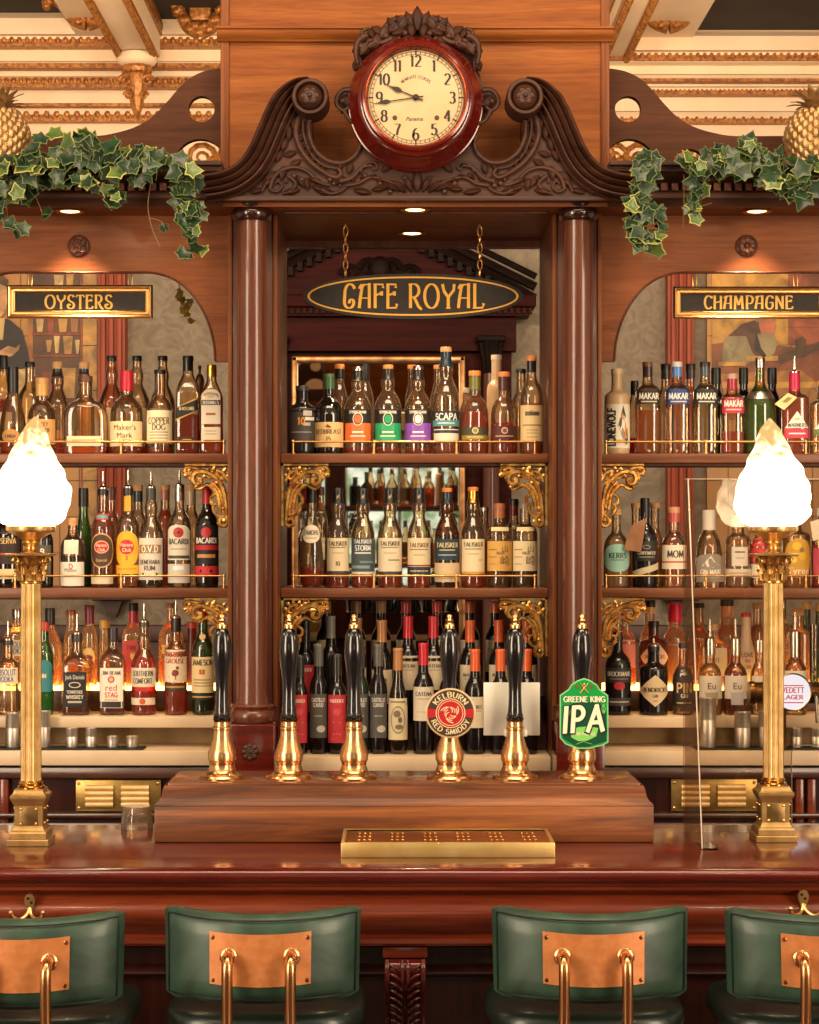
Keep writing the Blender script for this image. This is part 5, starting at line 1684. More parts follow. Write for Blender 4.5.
def column_lamp(xc, yc, lab, seed):
    t = thing('column_lamp', lab, 'lamp', (xc, yc, ZT), 'brass column lamps on the bar counter')
    BR = BRASS_AGED
    sq = sqrt(2)

    def sqr(m, lv, y=yc): m.lathe([(a * sq, b) for a, b in lv], xc, yc, 0, n=4, a0=pi / 4)
    m = MB()
    sqr(m, [(.0468, ZT + .0006), (.0473, ZT + .002), (.0473, 1.0835), (.0462, 1.0848), (.0415, 1.0852), (.0418, 1.0865), (.0415, 1.0985), (.040, 1.1017), (.036, 1.105), (.0335, 1.110), (.0325, 1.113), (.0318, 1.114), (.0318, 1.160), (.0335, 1.162), (.036, 1.168), (.0395, 1.174), (.0408, 1.178), (.0408, 1.1835), (.0385, 1.185), (.035, 1.188), (.0325, 1.194), (.032, 1.197), (.0, 1.197)])
    m.build('pedestal', BR, t, smooth=False)
    for (dx, dy) in ((0, -1), (1, 0), (-1, 0), (0, 1)):
        m = MB(); w = .0205
        if dx == 0: m.box(xc - w, xc + w, yc + dy * .0318 - .0016, yc + dy * .0318 + .0016, 1.1165, 1.1575, .001)
        else: m.box(xc + dx * .0318 - .0016, xc + dx * .0318 + .0016, yc - w, yc + w, 1.1165, 1.1575, .001)
        p = m.build('plaque', mottled('#6f5634', '#8d7044', .35, 40, 0, 0, 0, .8), t)
        for a in (-.017, .017):
            for z in (1.1205, 1.1535):
                m = MB()
                q = (xc + a, yc + dy * .0340, z) if dx == 0 else (xc + dx * .0340, yc + a, z)
                m.sphere(q, .0034, 8, 6)
                m.build('stud', metal('#f0c070', .2), p)
    m = MB(); m.lathe([(.031, 1.1972), (.0315, 1.201), (.029, 1.204), (.0265, 1.205), (.0265, 1.207), (.028, 1.209), (.0265, 1.212), (.0245, 1.2125), (.0245, 1.215)], xc, yc, 0, n=36); m.build('torus_base', metal('#d9a050', .18), t)
    m = MB(); m.lathe([(.0245, 1.215), (.0235, 1.222), (.0238, 1.5), (.0228, 1.662)], xc, yc, 0, n=120, flute=.11, fn=20); m.build('shaft', BR, t, sharp=60)
    # leafy capital
    m = MB(); m.lathe([(.0232, 1.662), (.0255, 1.6635), (.0255, 1.667), (.0232, 1.6685), (.0235, 1.68), (.0262, 1.70), (.031, 1.718), (.036, 1.7245)], xc, yc, 0, n=28)
    for tier, (z0, L, r0, N, off) in enumerate(((1.669, .026, .0245, 8, 0), (1.684, .028, .0265, 8, .5))):
        for i in range(N):
            a = 2 * pi * (i + off) / N
            for s_ in (-.16, 0, .16):
                pts = [(xc + (r0 + .003 + .007 * u * u * (1 if s_ == 0 else .7)) * cos(a + s_), yc + (r0 + .003 + .007 * u * u) * sin(a + s_), z0 + L * u * (1 if s_ == 0 else .8) - (.004 if u > .9 else 0)) for u in (0, .3, .6, .85, 1)]
                m.tube(pts, [.0036, .0038, .0036, .003, .0026], 6)
            m.sphere((xc + (r0 + .011) * cos(a), yc + (r0 + .011) * sin(a), z0 + L - .004), .0036, 6, 5)
    for i in range(4):
        a = pi / 4 + pi / 2 * i
        cx_, cy_ = xc + .043 * cos(a), yc + .043 * sin(a)
        pts = [(cx_ + (.009 * (1 - q / 16)) * cos(q * .62) * cos(a), cy_ + (.009 * (1 - q / 16)) * cos(q * .62) * sin(a), 1.7145 + .009 * (1 - q / 16) * sin(q * .62)) for q in range(14)]
        m.tube(pts, .003, 6)
    m.build('capital', mottled('#a57a40', '#cf9e5c', .28, 60, 0, .1, 0, .95), t)
    m = MB(); sqr(m, [(.046, 1.7247), (.049, 1.7262), (.0495, 1.7295), (.047, 1.7310), (.0, 1.7310)]); m.build('abacus', BR, t)
    m = MB(); m.lathe([(.024, 1.7312), (.025, 1.7335), (.018, 1.736), (.0125, 1.741), (.013, 1.746), (.019, 1.751), (.0215, 1.755), (.019, 1.759), (.022, 1.763), (.034, 1.771), (.047, 1.777), (.053, 1.779), (.0545, 1.782), (.0545, 1.7925), (.052, 1.794), (.05, 1.7925), (.0, 1.7925)], xc, yc, 0, n=44)
    for i in range(16):
        a = 2 * pi * i / 16
        m.box(xc + .0545 * cos(a) - .0025, xc + .0545 * cos(a) + .0025, yc + .0545 * sin(a) - .0025, yc + .0545 * sin(a) + .0025, 1.783, 1.7925)
    m.build('gallery_cup', BRASS, t, sharp=35)
    # the flame: a blown glass shade with lumpy spiral folds
    z = lambda py: gz(py, 4.55)
    key = [(.050, 1.7945), (.064, z(524)), (.0785, z(517.5)), (.0845, z(508)), (.0855, z(497)), (.082, z(486)), (.073, z(475)), (.061, z(464)), (.050, z(454)), (.036, z(443)), (.029, z(434)), (.023, z(428)), (.014, z(423)), (.007, z(419)), (.002, z(416.5))]
    prof = [(a, b) for a, b in chaikin(key, 2)]
    zmin, zmax = prof[0][1], prof[-1][1]

    def rg(r, a, h):
        u = (h - zmin) / (zmax - zmin)
        bump = .035 * cos(9 * a - 7 * u + seed) + .03 * cos(5 * a + 9 * u + 2 * seed) + .05 * sin(34 * u + 2 * cos(3 * a + seed)) * cos(2 * a + 6 * u)
        r2 = r * (1 + bump * min(1, 6 * u + .1))
        return r2 * cos(a) + .010 * u * u * sin(seed), r2 * sin(a)
    m = MB(); m.lathe(prof, xc, yc, 0, n=72, ring=rg)
    m.build('flame_shade', FLAME, t, sharp=80)


column_lamp(gx(30.9, 4.55), 4.552, 'brass column lamp with glowing glass flame shade, before the oysters bay', 1.3)
column_lamp(gx(773.5, 4.61), 4.612, 'brass column lamp with glowing glass flame shade, inside the clear screen', 4.1)

# ------------------------------------------------------------------ clear screen
PANE = thin_glass('#f4f0ea', .9, 1.0, .01)
SIDE = thin_glass('#efe6dc', .92, .22, .03, .03)
sc_ = thing('counter_screen', 'clear acrylic screen standing on the counter around the column lamp', 'screen', (.685, 4.739, ZT))
EDGE = mottled('#b9a58e', '#c8b59e', .35, 5)  # pale opaque strips paint the light caught by the acrylic edges
m = MB(); m.prism([(4.459, ZT + .0006), (4.736, ZT + .0006), (4.736, 1.904), (4.676, 1.904)], .682, .688, axis='X'); m.build('side_pane', SIDE, sc_, smooth=False)
m = MB(); m.tube([(.685, 4.4585, ZT + .003), (.685, 4.6755, 1.904)], .0016, 6); m.build('bright_edge_strip', EDGE, sc_)
xl_, xr_, zt_ = gx(791.5, 4.739), 1.75, 1.276
r = .022
hole_c = [(xl_ + r - r * cos(a * pi / 2 / 6), zt_ - r + r * sin(a * pi / 2 / 6)) for a in range(7)]
m = MB(); m.prism([(.688, ZT + .0006), (xl_, ZT + .0006)] + hole_c + [(xr_, zt_), (xr_, 1.906), (.688, 1.906)], 4.736, 4.742); m.build('front_pane', PANE, sc_, smooth=False)
m = MB(); m.tube([(xl_, 4.739, ZT + .004)] + [(a, 4.739, b) for a, b in hole_c] + [(xr_, 4.739, zt_)], .0014, 6); m.tube([(.688, 4.739, 1.906), (xr_, 4.739, 1.906)], .0012, 6)
m.build('bright_edge_strip', EDGE, sc_)
m = MB(); m.prism([(4.459, ZT + .0006), (4.60, ZT + .0006), (4.459, ZT + .004)], .688, .72, axis='X'); m.build('foot', thin_glass('#fff6ea', .85, 1.6, .05), sc_, smooth=False)

# ------------------------------------------------------------------ upturned tumbler on the counter
tb = thing('tumbler', 'short clear tumbler upturned on the counter beside the pump box', 'glass', (gx(137, 4.80), 4.80, ZT))
m = MB(); k = 4.8 / F
m.lathe([(16.2 * k, .0006), (16.0 * k, .02), (14.2 * k, .050), (13.2 * k, .054), (0, .054)], tb.location.x, 4.80, ZT, n=36)
m.build('bowl', thin_glass('#fbf4ea', .9, 2.0, .05, .16), tb)
m = MB(); m.lathe([(0, .040), (13.2 * k, .041), (13.6 * k, .046), (12.8 * k, .0525), (0, .0532)], tb.location.x, 4.80, ZT, n=36); m.build('thick_base', thin_glass('#f4eadc', .9, 2.4, .08, .3), tb)

# ------------------------------------------------------------------ bar stools
LEATH = mottled('#1c3027', '#35503f', .4, 7, .1, .12, 1.2)
LEATH_D = mottled('#0d1a16', '#15241e', .35, 12, .2, .1)
COPPER = mottled('#bf7440', '#cc824c', .42, 60, 0, .02, 0, .3)
COP_TUBE = metal('#d69a68', .24)


def stool(px, lab):
    xc = gx(px, 3.85)
    t = thing('bar_stool', lab, 'bar stool', (xc, 4.0, 0), 'green leather bar stools at the counter')
    W = .1925

    def S(u, v, off):        # u -1..1 across, v 0..1 bottom to top, off = thickness coordinate (0 rear face, 1 front)
        taper = 1 - .02 * (1 - v)
        x = xc + W * u * taper
        y = 3.852 + .068 * u * u + off * .045 + .012 * (1 - v) * -1 + .0
        z = .866 + (1.0345 + .0085 * u * u - .866) * v + .002 * u * u * (1 - v) - .009 * abs(u) ** 24 * (2 * v - 1) ** 5
        return x, y, z
    m = MB(); NU, NV_ = 25, 9
    vs = []; fs = []
    for side in (0, 1):
        for j in range(NV_):
            for i in range(NU):
                u, v = -1 + 2 * i / (NU - 1), j / (NV_ - 1)
                puff = ((1 - abs(u) ** 9) * (1 - abs(2 * v - 1) ** 7)) ** .6
                x, y, z = S(u, v, .5)
                hl = .0085 + .0175 * puff
                vs.append((x, y + (hl if side else -hl), z))
    o = NU * NV_
    for j in range(NV_ - 1):
        for i in range(NU - 1):
            a = j * NU + i
            fs.append((a, a + 1, a + NU + 1, a + NU)); fs.append((o + a, o + a + NU, o + a + NU + 1, o + a + 1))
    border = [i for i in range(NU)] + [j * NU + NU - 1 for j in range(1, NV_)] + [(NV_ - 1) * NU + i for i in range(NU - 2, -1, -1)] + [j * NU for j in range(NV_ - 2, 0, -1)]
    for a, b in zip(border, border[1:] + border[:1]): fs.append((a, b, o + b, o + a))
    m.add(vs, fs); pad = m.build('backrest', LEATH, t, sharp=60)
    m = MB()
    loop = []
    for i in range(NU): loop.append((-1 + 2 * i / (NU - 1), 0))
    for j in range(1, NV_): loop.append((1, j / (NV_ - 1)))
    for i in range(NU - 2, -1, -1): loop.append((-1 + 2 * i / (NU - 1), 1))
    for j in range(NV_ - 2, 0, -1): loop.append((-1, j / (NV_ - 1)))
    seam = [(.962 * u, .05 + .895 * v) for u, v in loop]
    for hl in (-1, 1):
        m.tube([(S(u, v, .5)[0], S(u, v, .5)[1] + hl * (.0085 + .0175 * ((1 - abs(u) ** 9) * (1 - abs(2 * v - 1) ** 7)) ** .6), S(u, v, .5)[2]) for u, v in seam], .0018, 6, closed=True)
    m.build('piping', LEATH_D, pad)
    # copper plate following the back
    m = MB(); vs = []; fs = []
    n = 13
    hw = .099 / W
    for d in (0, 1):
        for i in range(n):
            u = -hw + 2 * hw * i / (n - 1)
            for z in (.901, 1.0005):
                vv = (z - .868) / .18
                x, y, _ = S(u, vv, .5)
                vs.append((x, y - .0262 - .0022 * d, z + .004 * (u / hw) ** 2))
    for d in (0, 1):
        for i in range(n - 1):
            b = d * 2 * n + 2 * i; fs.append((b, b + 1, b + 3, b + 2))
    for i in range(n - 1):
        for e in (0, 1):
            b = 2 * i + e; fs.append((b, b + 2, 2 * n + b + 2, 2 * n + b))
    fs += [(0, 1, 2 * n + 1, 2 * n), (2 * n - 2, 2 * n - 1, 4 * n - 1, 4 * n - 2)]
    m.add(vs, fs); pl = m.build('back_plate', COPPER, t, sharp=30)
    for u in (-.092, .092):
        for z in (.912, .993):
            x, y, _ = S(u / W, (z - .868) / .18, .5)
            m = MB(); m.lathe([(.0042, 0), (.004, .0014), (.002, .0022), (0, .0016)], x, y - .0284, z, 'Y', 12); m.build('screw', metal('#8a5a38', .3), pl)
    for s_ in (-1, 1):
        u = s_ * .061 / W
        x, y, _ = S(u, .5, .5)
        yy = y - .028
        m = MB()
        P = spline([(x, yy + .004, .958), (x, yy - .014, .959), (x, yy - .030, .952), (x, yy - .036, .934), (x, yy - .036, .88), (x, yy - .030, .82), (x - s_ * .004, yy - .014, .785), (x - s_ * .008, yy + .03, .772), (x - s_ * .012, yy + .20, .770)], 6)
        m.tube(P, .0108, 14); m.build('back_tube', COP_TUBE, t)
        m = MB(); m.lathe([(.0175, 0), (.0175, .002), (.0135, .0055), (.011, .006)], x, yy + .0006, .958, 'Y', 20); m.build('collar', COP_TUBE, t)
    # seat and legs
    m = MB()
    sq = lambda r, a, h: tuple(r * (abs(cos(a)) ** .55 * (1 if cos(a) > 0 else -1) if k_ == 0 else abs(sin(a)) ** .55 * (1 if sin(a) > 0 else -1)) for k_ in (0, 1))
    m.lathe([(.175, .787), (.190, .789), (.198, .800), (.199, .815), (.193, .828), (.175, .836), (.10, .841), (0, .842)], xc, 4.085, 0, n=48, ring=sq)
    st = m.build('seat', LEATH_D, t, sharp=60)
    for (sx, sy) in ((-1, -1), (1, -1), (-1, 1), (1, 1)):
        m = MB(); m.tube([(xc + sx * .15, 4.085 + sy * .12, .7855), (xc + sx * .20, 4.085 + sy * .155, .0)], .0125, 12); m.build('leg', COP_TUBE, t)
    m = MB()
    q = lambda sx, sy: (xc + sx * .185, 4.085 + sy * .144, .27)
    m.tube([q(-1, -1), q(1, -1), q(1, 1), q(-1, 1)], .009, 10, closed=True)
    m.build('footrest', COP_TUBE, t)
    return t


for (px, dy, lab) in ((22, -.05, 'green leather bar stool with copper plate, under the coat hook by the oysters lamp'), (260, 0, 'green leather bar stool with copper back plate, left of the carved corbel'), (594, 0, 'green leather bar stool with copper back plate, right of the carved corbel'), (831, -.02, 'green leather bar stool cut by the frame below the champagne lamp')):
    t = stool(px, lab); t.location.y += dy
# ================================================================== bottles
SHELF = {'T1': (TOP_Z, 5.79), 'T2': (TOP_Z, 5.90), 'T3': (TOP_Z, 5.995), 'M1': (MID_Z, 5.79), 'M2': (MID_Z, 5.90), 'M3': (MID_Z, 5.995),
         'L1': (ZM, 5.775), 'L15': (ZM, 5.835), 'L2': (1.3317, 5.945), 'L3': (1.3317, 6.02), 'W1': (ZW, 5.700), 'W2': (ZW + .075, 5.838), 'W3': (ZW + .150, 5.945)}
STY = {
 'std': [(.9, 0), (1, .02), (1, .56), (.98, .62), (.82, .69), (.52, .745), ('n', .79), ('n', 1)],
 'tal': [(.92, 0), (1, .02), (1, .52), (.98, .56), (.80, .63), (.56, .69), (1.18, .73, 1), (1.42, .78, 1), (1.42, .83, 1), (1.2, .87, 1), ('n', .895), ('n', 1)],
 'round': [(.94, 0), (1, .03), (1, .44), (.98, .52), (.88, .60), (.66, .66), (.42, .70), ('n', .74), ('n', 1)],
 'squat': [(.94, 0), (1, .02), (1, .60), (.99, .66), (.90, .71), (.55, .745), ('n', .77), ('n', 1)],
 'wine': [(.9, 0), (1, .015), (1, .56), (.97, .62), (.80, .68), (.52, .725), ('n', .77), ('n', 1)],
 'burg': [(.9, 0), (1, .015), (1, .42), (.95, .50), (.78, .60), (.55, .68), ('n', .76), ('n', 1)],
 'tear': [(.72, 0), (.95, .06), (1, .20), (.95, .36), (.78, .50), (.55, .62), ('n', .72), ('n', 1)],
 'slim': [(.9, 0), (1, .02), (1, .60), (.96, .66), (.76, .735), (.55, .79), ('n', .84), ('n', 1)],
 'taper': [(1, 0), (1.0, .03), (.86, .46), (.74, .60), (.58, .68), (.45, .72), ('n', .74), ('n', 1)],
 'cyl': [(.95, 0), (1, .02), (1, .66), (.97, .71), (.7, .745), ('n', .77), ('n', 1)],
}
CAPM = {}


def capmat(c, r=.42):
    if c == 'cork': return mottled('#c08a54', '#d8a670', .6, 60)
    if c == 'orangecork': return mottled('#c87434', '#e08c46', .5, 60)
    if c == 'silver': return metal('#c4bcb2', .25)
    if c == 'gold': return metal('#dba84c', .25)
    return paint(c, r, .1)


_bn = 0


def bottle(x, w, top, sh, label, sty='std', glass='#f8e4c6', liq=None, cap=('#161414', 10), foil=None, labels=(), pour=None, sq=0, depth=1.0, nr=None, group=None, opaque=False, kind='bottle', edge=.85, name=None, yoff=0):
    """x, w, top in photograph pixels at the depth of the shelf; labels = [(y0, y1, colour, width share, shape, [prints])]"""
    global _bn
    z0, Y = SHELF[sh]
    Y += yoff
    k = Y / F
    X = gx(x, Y); z0 += .0006
    H = gz(top, Y) - z0
    R = w * k / 2 * .975
    capc, caph = cap
    ch = caph * k
    n_r = (nr * k / 2) if nr else .0135
    t = thing(name or 'bottle', label, 'bottle', (X, Y, z0), group)
    ks = STY[sty]
    key = []
    Hg = H - .002
    for q in ks:
        r = n_r if q[0] == 'n' else (n_r * q[0] if len(q) == 3 else max(q[0] * R, n_r))
        key.append((r, q[1] * Hg))
    prof = chaikin(key, 2)
    zneck = [q[1] for q in ks if q[0] == 'n'][0] * Hg

    def rad(h):
        for (a, b), (c_, d) in zip(prof, prof[1:]):
            if h <= d: return a + (c_ - a) * ((h - b) / (d - b) if d > b else 0)
        return prof[-1][0]
    # section: round, or rounded square / flat flask in the body
    def sec(r, a, off=0.0):
        if not sq: return (r + off) * cos(a), (r + off) * sin(a) * 1.0
        f = min(1, max(0, (r - n_r) / max(1e-6, R - n_r)))
        e = 2 + sq * f
        d = 1 + (depth - 1) * f
        c_, s_ = cos(a), sin(a)
        q = (abs(c_) ** e + abs(s_) ** e) ** (-1 / e)
        return (r * q + off) * c_, (r * q * d + off) * s_
    ringf = lambda r, a, h: sec(r, a)
    n = 32
    gm = (paint(glass, .16, .0, .6) if int(glass[1:3], 16) < 64 else paint(glass, .4, .2)) if opaque else thin_glass(glass, edge, 2.4, .05, .22 if sh in ('L2', 'L3') else .045)  # back rows take more warm haze, standing in for a lit glow
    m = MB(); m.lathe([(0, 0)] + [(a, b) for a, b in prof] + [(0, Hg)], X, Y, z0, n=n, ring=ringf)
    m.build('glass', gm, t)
    if liq:
        lc, ly = liq
        lv = min(gz(ly, Y) - z0, zneck * .98)
        lp = [(max(a - .0016, .002), max(b, .004)) for a, b in prof if b < lv]
        lp.append((max(rad(lv) - .0016, .002), lv))
        m = MB(); m.lathe([(0, .004)] + lp + [(0, lv)], X, Y, z0, n=n, ring=lambda r, a, h: sec(r, a))
        m.build('liquid', liquid_mat(lc), t)
    if foil:
        fc, fy = foil
        fz0 = gz(fy, Y) - z0
        fp = [(rad(fz0 + (H - .001 - fz0) * i / 8) + .0007, fz0 + (H - .001 - fz0) * i / 8) for i in range(9)]
        m = MB(); m.lathe(fp, X, Y, z0, n=24)
        m.build('neck_foil', capmat(fc, .3), t)
    if capc:
        cr = n_r + .0016
        m = MB(); m.lathe([(cr, H - ch), (cr, H - ch * .12 - .001), (cr * .93, H), (0, H)], X, Y, z0, n=24)
        m.build('cap', capmat(capc), t)
    if pour:
        py = pour
        hz = gz(py, Y) - z0
        m = MB(); m.lathe([(n_r * 1.05, H), (n_r * 1.05, H + .004), (n_r * .5, H + .007), (.0045, H + .010), (.0038, H + (hz - H) * .6), (.0030, hz)], X, Y, z0, n=16)
        m.build('pourer', metal('#cfc6ba', .2), t)
    for li, lb in enumerate(labels):
        ya, yb, col, fr, shape, prints = lb
        if fr < .05: continue
        Yf = Y - R * (depth if sq else 1)
        za, zb = gz(yb, Yf) - z0, gz(ya, Yf) - z0
        zb = min(zb, H); za = max(za, .001)
        flat = sq > 0

        def Sf(u, v, off, flat=flat):
            r = rad(v)
            if flat:
                f = min(1, max(0, (r - n_r) / max(1e-6, R - n_r)))
                d = 1 + (depth - 1) * f
                xx = max(-.999, min(.999, u / max(r, 1e-4)))
                e = 2 + sq * f
                yy = r * d * (1 - abs(xx) ** e) ** (1 / e)
                return (X + u, Y - yy - off, z0 + v)
            a = max(-1.5, min(1.5, u / max(r, 1e-4)))
            return (X + (r + off) * sin(a), Y - (r + off) * cos(a), z0 + v)
        rm = rad((za + zb) / 2)
        hw = fr * rm * .97 if flat else math.asin(min(.995, fr)) * rm
        zc, hh = (za + zb) / 2, (zb - za) / 2

        def span(u):
            s_ = u / hw
            if shape == 'oval': q = sqrt(max(0, 1 - s_ * s_)); return zc - hh * q, zc + hh * q
            if shape == 'diamond': q = 1 - abs(s_); return zc - hh * q, zc + hh * q
            if shape == 'tri': return za, za + 2 * hh * (1 - abs(s_))
            if shape == 'arch': return za, zb - hh * .35 * s_ * s_ * abs(s_)
            if shape == 'slant': return za + hh * .9 * (s_ * .5 + .5), zb - hh * .9 * (.5 - s_ * .5)
            if shape == 'strip': return za + hh * 1.2 * (s_ * .5 + .5), zb - hh * 1.2 * (.5 - s_ * .5)
            if shape == 'tag': return zc - hh * (1 if abs(s_) < .8 else .7), zc + hh * (1 if abs(s_) < .8 else .7)
            return za, zb
        m = MB(); nu, nv = 16, 4
        vs = []; fs = []
        for i in range(nu + 1):
            u = -hw + 2 * hw * i / nu
            a, b = span(u)
            for j in range(nv + 1): vs.append(Sf(u, a + (b - a) * j / nv, .0006 + .0004 * li))
        for i in range(nu):
            for j in range(nv):
                q = i * (nv + 1) + j; fs.append((q, q + nv + 1, q + nv + 2, q + 1))
        m.add(vs, fs)
        lm = metal(col[1:], .3) if col.startswith('*') else (mottled(col, mixc(col, '#e8c898', .10 if int(col[1:3], 16) > 110 else .02), .6, 40) if col.startswith('#') else capmat(col))
        if col.startswith('*'): lm = metal(col[1:], .3)
        lo = m.build('label', lm, t, sharp=70, weld=False)
        if prints:
            m = MB(); mats = []

            def mi(c_):
                mm_ = paint(c_, .45)
                if mm_ not in mats: mats.append(mm_)
                m.cur = mats.index(mm_)
            for p in prints:
                typ = p[0]
                if typ in 'sbf':
                    _, text, y, h, c_ = p[:5]
                    fw = p[5] if len(p) > 5 else .82
                    mi(c_)
                    zt_ = gz(y, Yf) - z0
                    sf = lambda u, v: Sf(u, v, .0012 + .0004 * li)
                    mw = 2 * hw * fw * (.97 if flat else .80)
                    if typ == 's': pen(m, text, 0, zt_, h * k, .11, .21, GL, .16, maxw=mw, serif=True, surf=sf)
                    elif typ == 'b': pen(m, text, 0, zt_, h * k, .16, .20, GL, .18, maxw=mw, surf=sf)
                    else: typeset(m, text, 0, zt_, h * k, sf, mw)
                elif typ == 'k':       # a brushed character: offset in px
                    _, text, y, h, c_, ox = p
                    mi(c_)
                    typeset(m, text, ox * k, gz(y, Yf) - z0, h * k, lambda u, v: Sf(u, v, .0011))
                elif typ == '-':       # rule or bar: y, height, colour, width share, offset share
                    _, y, h, c_, fw = p[:5]
                    ox = (p[5] if len(p) > 5 else 0) * hw
                    mi(c_)
                    zt_ = gz(y, Yf) - z0; q = h * k / 2
                    N = 10
                    us = [ox - hw * fw + 2 * hw * fw * i / N for i in range(N + 1)]
                    m.add([Sf(u, zt_ - q, .0009 + .0004 * li) for u in us] + [Sf(u, zt_ + q, .0009 + .0004 * li) for u in us], [(i, i + 1, N + 2 + i, N + 1 + i) for i in range(N)])
                elif typ == 'o':       # round or oval mark: y, diameter w, diameter h, colour, offset px
                    _, y, dw, dh, c_ = p[:5]
                    ox = (p[5] if len(p) > 5 else 0) * k
                    off = (p[6] if len(p) > 6 else .001) + .0004 * li
                    mi(c_)
                    zt_ = gz(y, Yf) - z0
                    N = 8
                    xs = [-dw * k / 2 * cos(pi * i / N) for i in range(N + 1)]
                    lo_, hi_ = [], []
                    for u in xs:
                        q = sqrt(max(0, 1 - (u / (dw * k / 2)) ** 2)) * dh * k / 2
                        lo_.append(Sf(ox + u, zt_ - q, off)); hi_.append(Sf(ox + u, zt_ + q, off))
                    m.add(lo_ + hi_, [(i, i + 1, N + 2 + i, N + 1 + i) for i in range(N)])
                elif typ == 'p':       # free printed shape: colour, points in px relative to the bottle centre and absolute y
                    _, c_, pts = p
                    mi(c_)
                    vv = [Sf(a * k, gz(b, Yf) - z0, .0012 + .0004 * li) for a, b in pts]
                    m.add(vv, [tuple(range(len(vv)))])
                m.cur = 0
            m.build('lettering', mats, lo, smooth=False, weld=False)
    _bn += 1
    return t


def mixc(a, b, f):
    A = [int(a[i:i + 2], 16) for i in (1, 3, 5)]; B = [int(b[i:i + 2], 16) for i in (1, 3, 5)]
    return '#%02x%02x%02x' % tuple(round(p + (q - p) * f) for p, q in zip(A, B))


BLK, CRM, WHT, INKC = '#141112', '#e2c99c', '#e6dccb', '#2a1c16'
AMB, RED, GLD = '#c8641a', '#8a1410', '#d79a32'
tiny = lambda ys, c='#6a5038', w=.6: [('-', y, .8, c, w) for y in ys]

# ---- oysters bay, top shelf
g = 'spirit bottles on the top shelf of the oysters bay'
bottle(3, 26, 355.5, 'T2', 'black capped whisky bottle cut by the frame at the top shelf end', 'std', liq=('#7a1a0c', 400), cap=(BLK, 14), labels=[(412, 450, '#e0cda6', .8, 'rect', [])], group=g)
bottle(13, 28, 367, 'T1', 'ribbed teardrop bottle with black neck and oval brown label', 'tear', liq=(AMB, 443), cap=(BLK, 26), nr=10, edge=.7, labels=[(429, 443, '#a8773c', .66, 'oval', [('s', 'LINDA', 436, 3, INKC, .7)])], group=g)
bottle(30, 25, 362, 'T2', 'clear empty bottle with black stopper behind the kraft labelled one', 'std', cap=(BLK, 5), group=g, edge=.7)
bottle(42, 29, 378, 'T1', 'clear bottle with cork top and kraft paper label, third along', 'round', liq=(AMB, 446), cap=('cork', 6), nr=12, foil=('#d9a45a', 396), labels=[(419, 444, '#c48f54', .97, 'rect', [('b', 'MONKEY', 424, 3.6, INKC, .55), ('b', 'SHOULDER', 430, 3.6, INKC, .65)] + tiny((436, 439), INKC, .4)), (405, 410, '#4a2a18', .35, 'oval', [])], group=g)
bottle(57.5, 24, 362, 'T2', 'clear bottle with beige cork and black and silver neck band', 'tal', cap=('cork', 7), foil=('#2a2622', 377), liq=(AMB, 440), group=g)
bottle(84, 22, 362, 'T2', 'clear bottle with pale cork and blue neck band behind the wide flask', 'tal', cap=('cork', 7), foil=('#1e2c4c', 374), group=g)
bottle(85.7, 46, 376, 'T1', 'wide flask shaped bourbon bottle with wooden stopper', 'round', liq=('#b0451a', 448), cap=('#6a4028', 6), nr=13, sq=3, depth=.55, foil=None, labels=[(436, 446, '#dcc4a0', .78, 'rect', tiny((440,), '#a8845c', .7)), (417, 425, '#b98a6a', .01, 'rect', [])], group=g)
for x, lab in ((111.5, 'clear bulge necked bottle with black cap behind the red wax one'), (137, 'clear bulge necked bottle with black cap behind the cream label'), (162.7, 'clear bulge necked bottle with black cap at the back by the wallpaper')):
    bottle(x, 26, 356, 'T2', lab, 'tal', cap=(BLK, 5), nr=9, liq=('#b8662a', 447), labels=[(408, 440, '#d4c4a8', .8, 'rect', [])], group=g)
bottle(126.7, 34, 371, 'T1', 'squat whisky bottle dipped in red wax with a cream label', 'round', liq=('#8e2a10', 440), cap=('#c4102e', 20), nr=12, labels=[(421, 446, CRM, .96, 'rect', [('f', "Maker's", 427, 5.5, INKC, .74), ('f', 'Mark', 435, 5.5, INKC, .52), ('s', 'WHISKY', 441, 2.8, INKC, .45)])], group=g)
t = bottle(160, 27.5, 370, 'T1', 'clear dumpy bottle with black cap and cream dog whisky label', 'round', liq=('#a8501a', 448), cap=(BLK, 4), nr=11, labels=[(410, 443, '#e4d2ae', .93, 'rect', [('s', 'COPPER', 420.5, 6, '#5a4630', .86), ('s', 'DOG', 427, 5.5, '#5a4630', .5)] + tiny((432, 435, 438)))], group=g)
bottle(188, 24, 356, 'T1', 'square tall whisky bottle with slanting black label', 'slim', liq=('#7c1212', 415), cap=(BLK, 5), nr=10, foil=(BLK, 371), sq=5, labels=[(397, 421, '#c9a04a', .99, 'slant', []), (399, 419, '#16120f', .99, 'slant', [('s', 'BLACK LABEL', 408.5, 3, '#e4c986', .7)]), (437, 442, '#2a1a14', .8, 'rect', tiny((439.5,), '#c9a04a', .5))], group=g)
bottle(211.6, 23, 365, 'T1', 'flat sided whiskey bottle with gold cap and arched white label', 'slim', liq=('#a03810', 395), cap=('gold', 12), nr=9, sq=4, depth=.8, labels=[(389, 424, '#e6dac4', .88, 'arch', [('-', 402.5, 5, '#191412', .98), ('s', 'BUSHMILLS', 402.5, 3.2, '#e8dcc6', .85), ('o', 396, 8, 4, '#cdbb9c'), ('-', 414, 2.2, '#a4602a', .5)]), (427, 440, '#e2d4ba', .88, 'rect', tiny((431, 434), '#b08a5a', .6))], group=g)
t = thing('muddler', 'dark turned wooden muddler standing between the square bottle and the white label', 'muddler', (gx(199.7, 5.85), 5.85, TOP_Z))
k = 5.85 / F
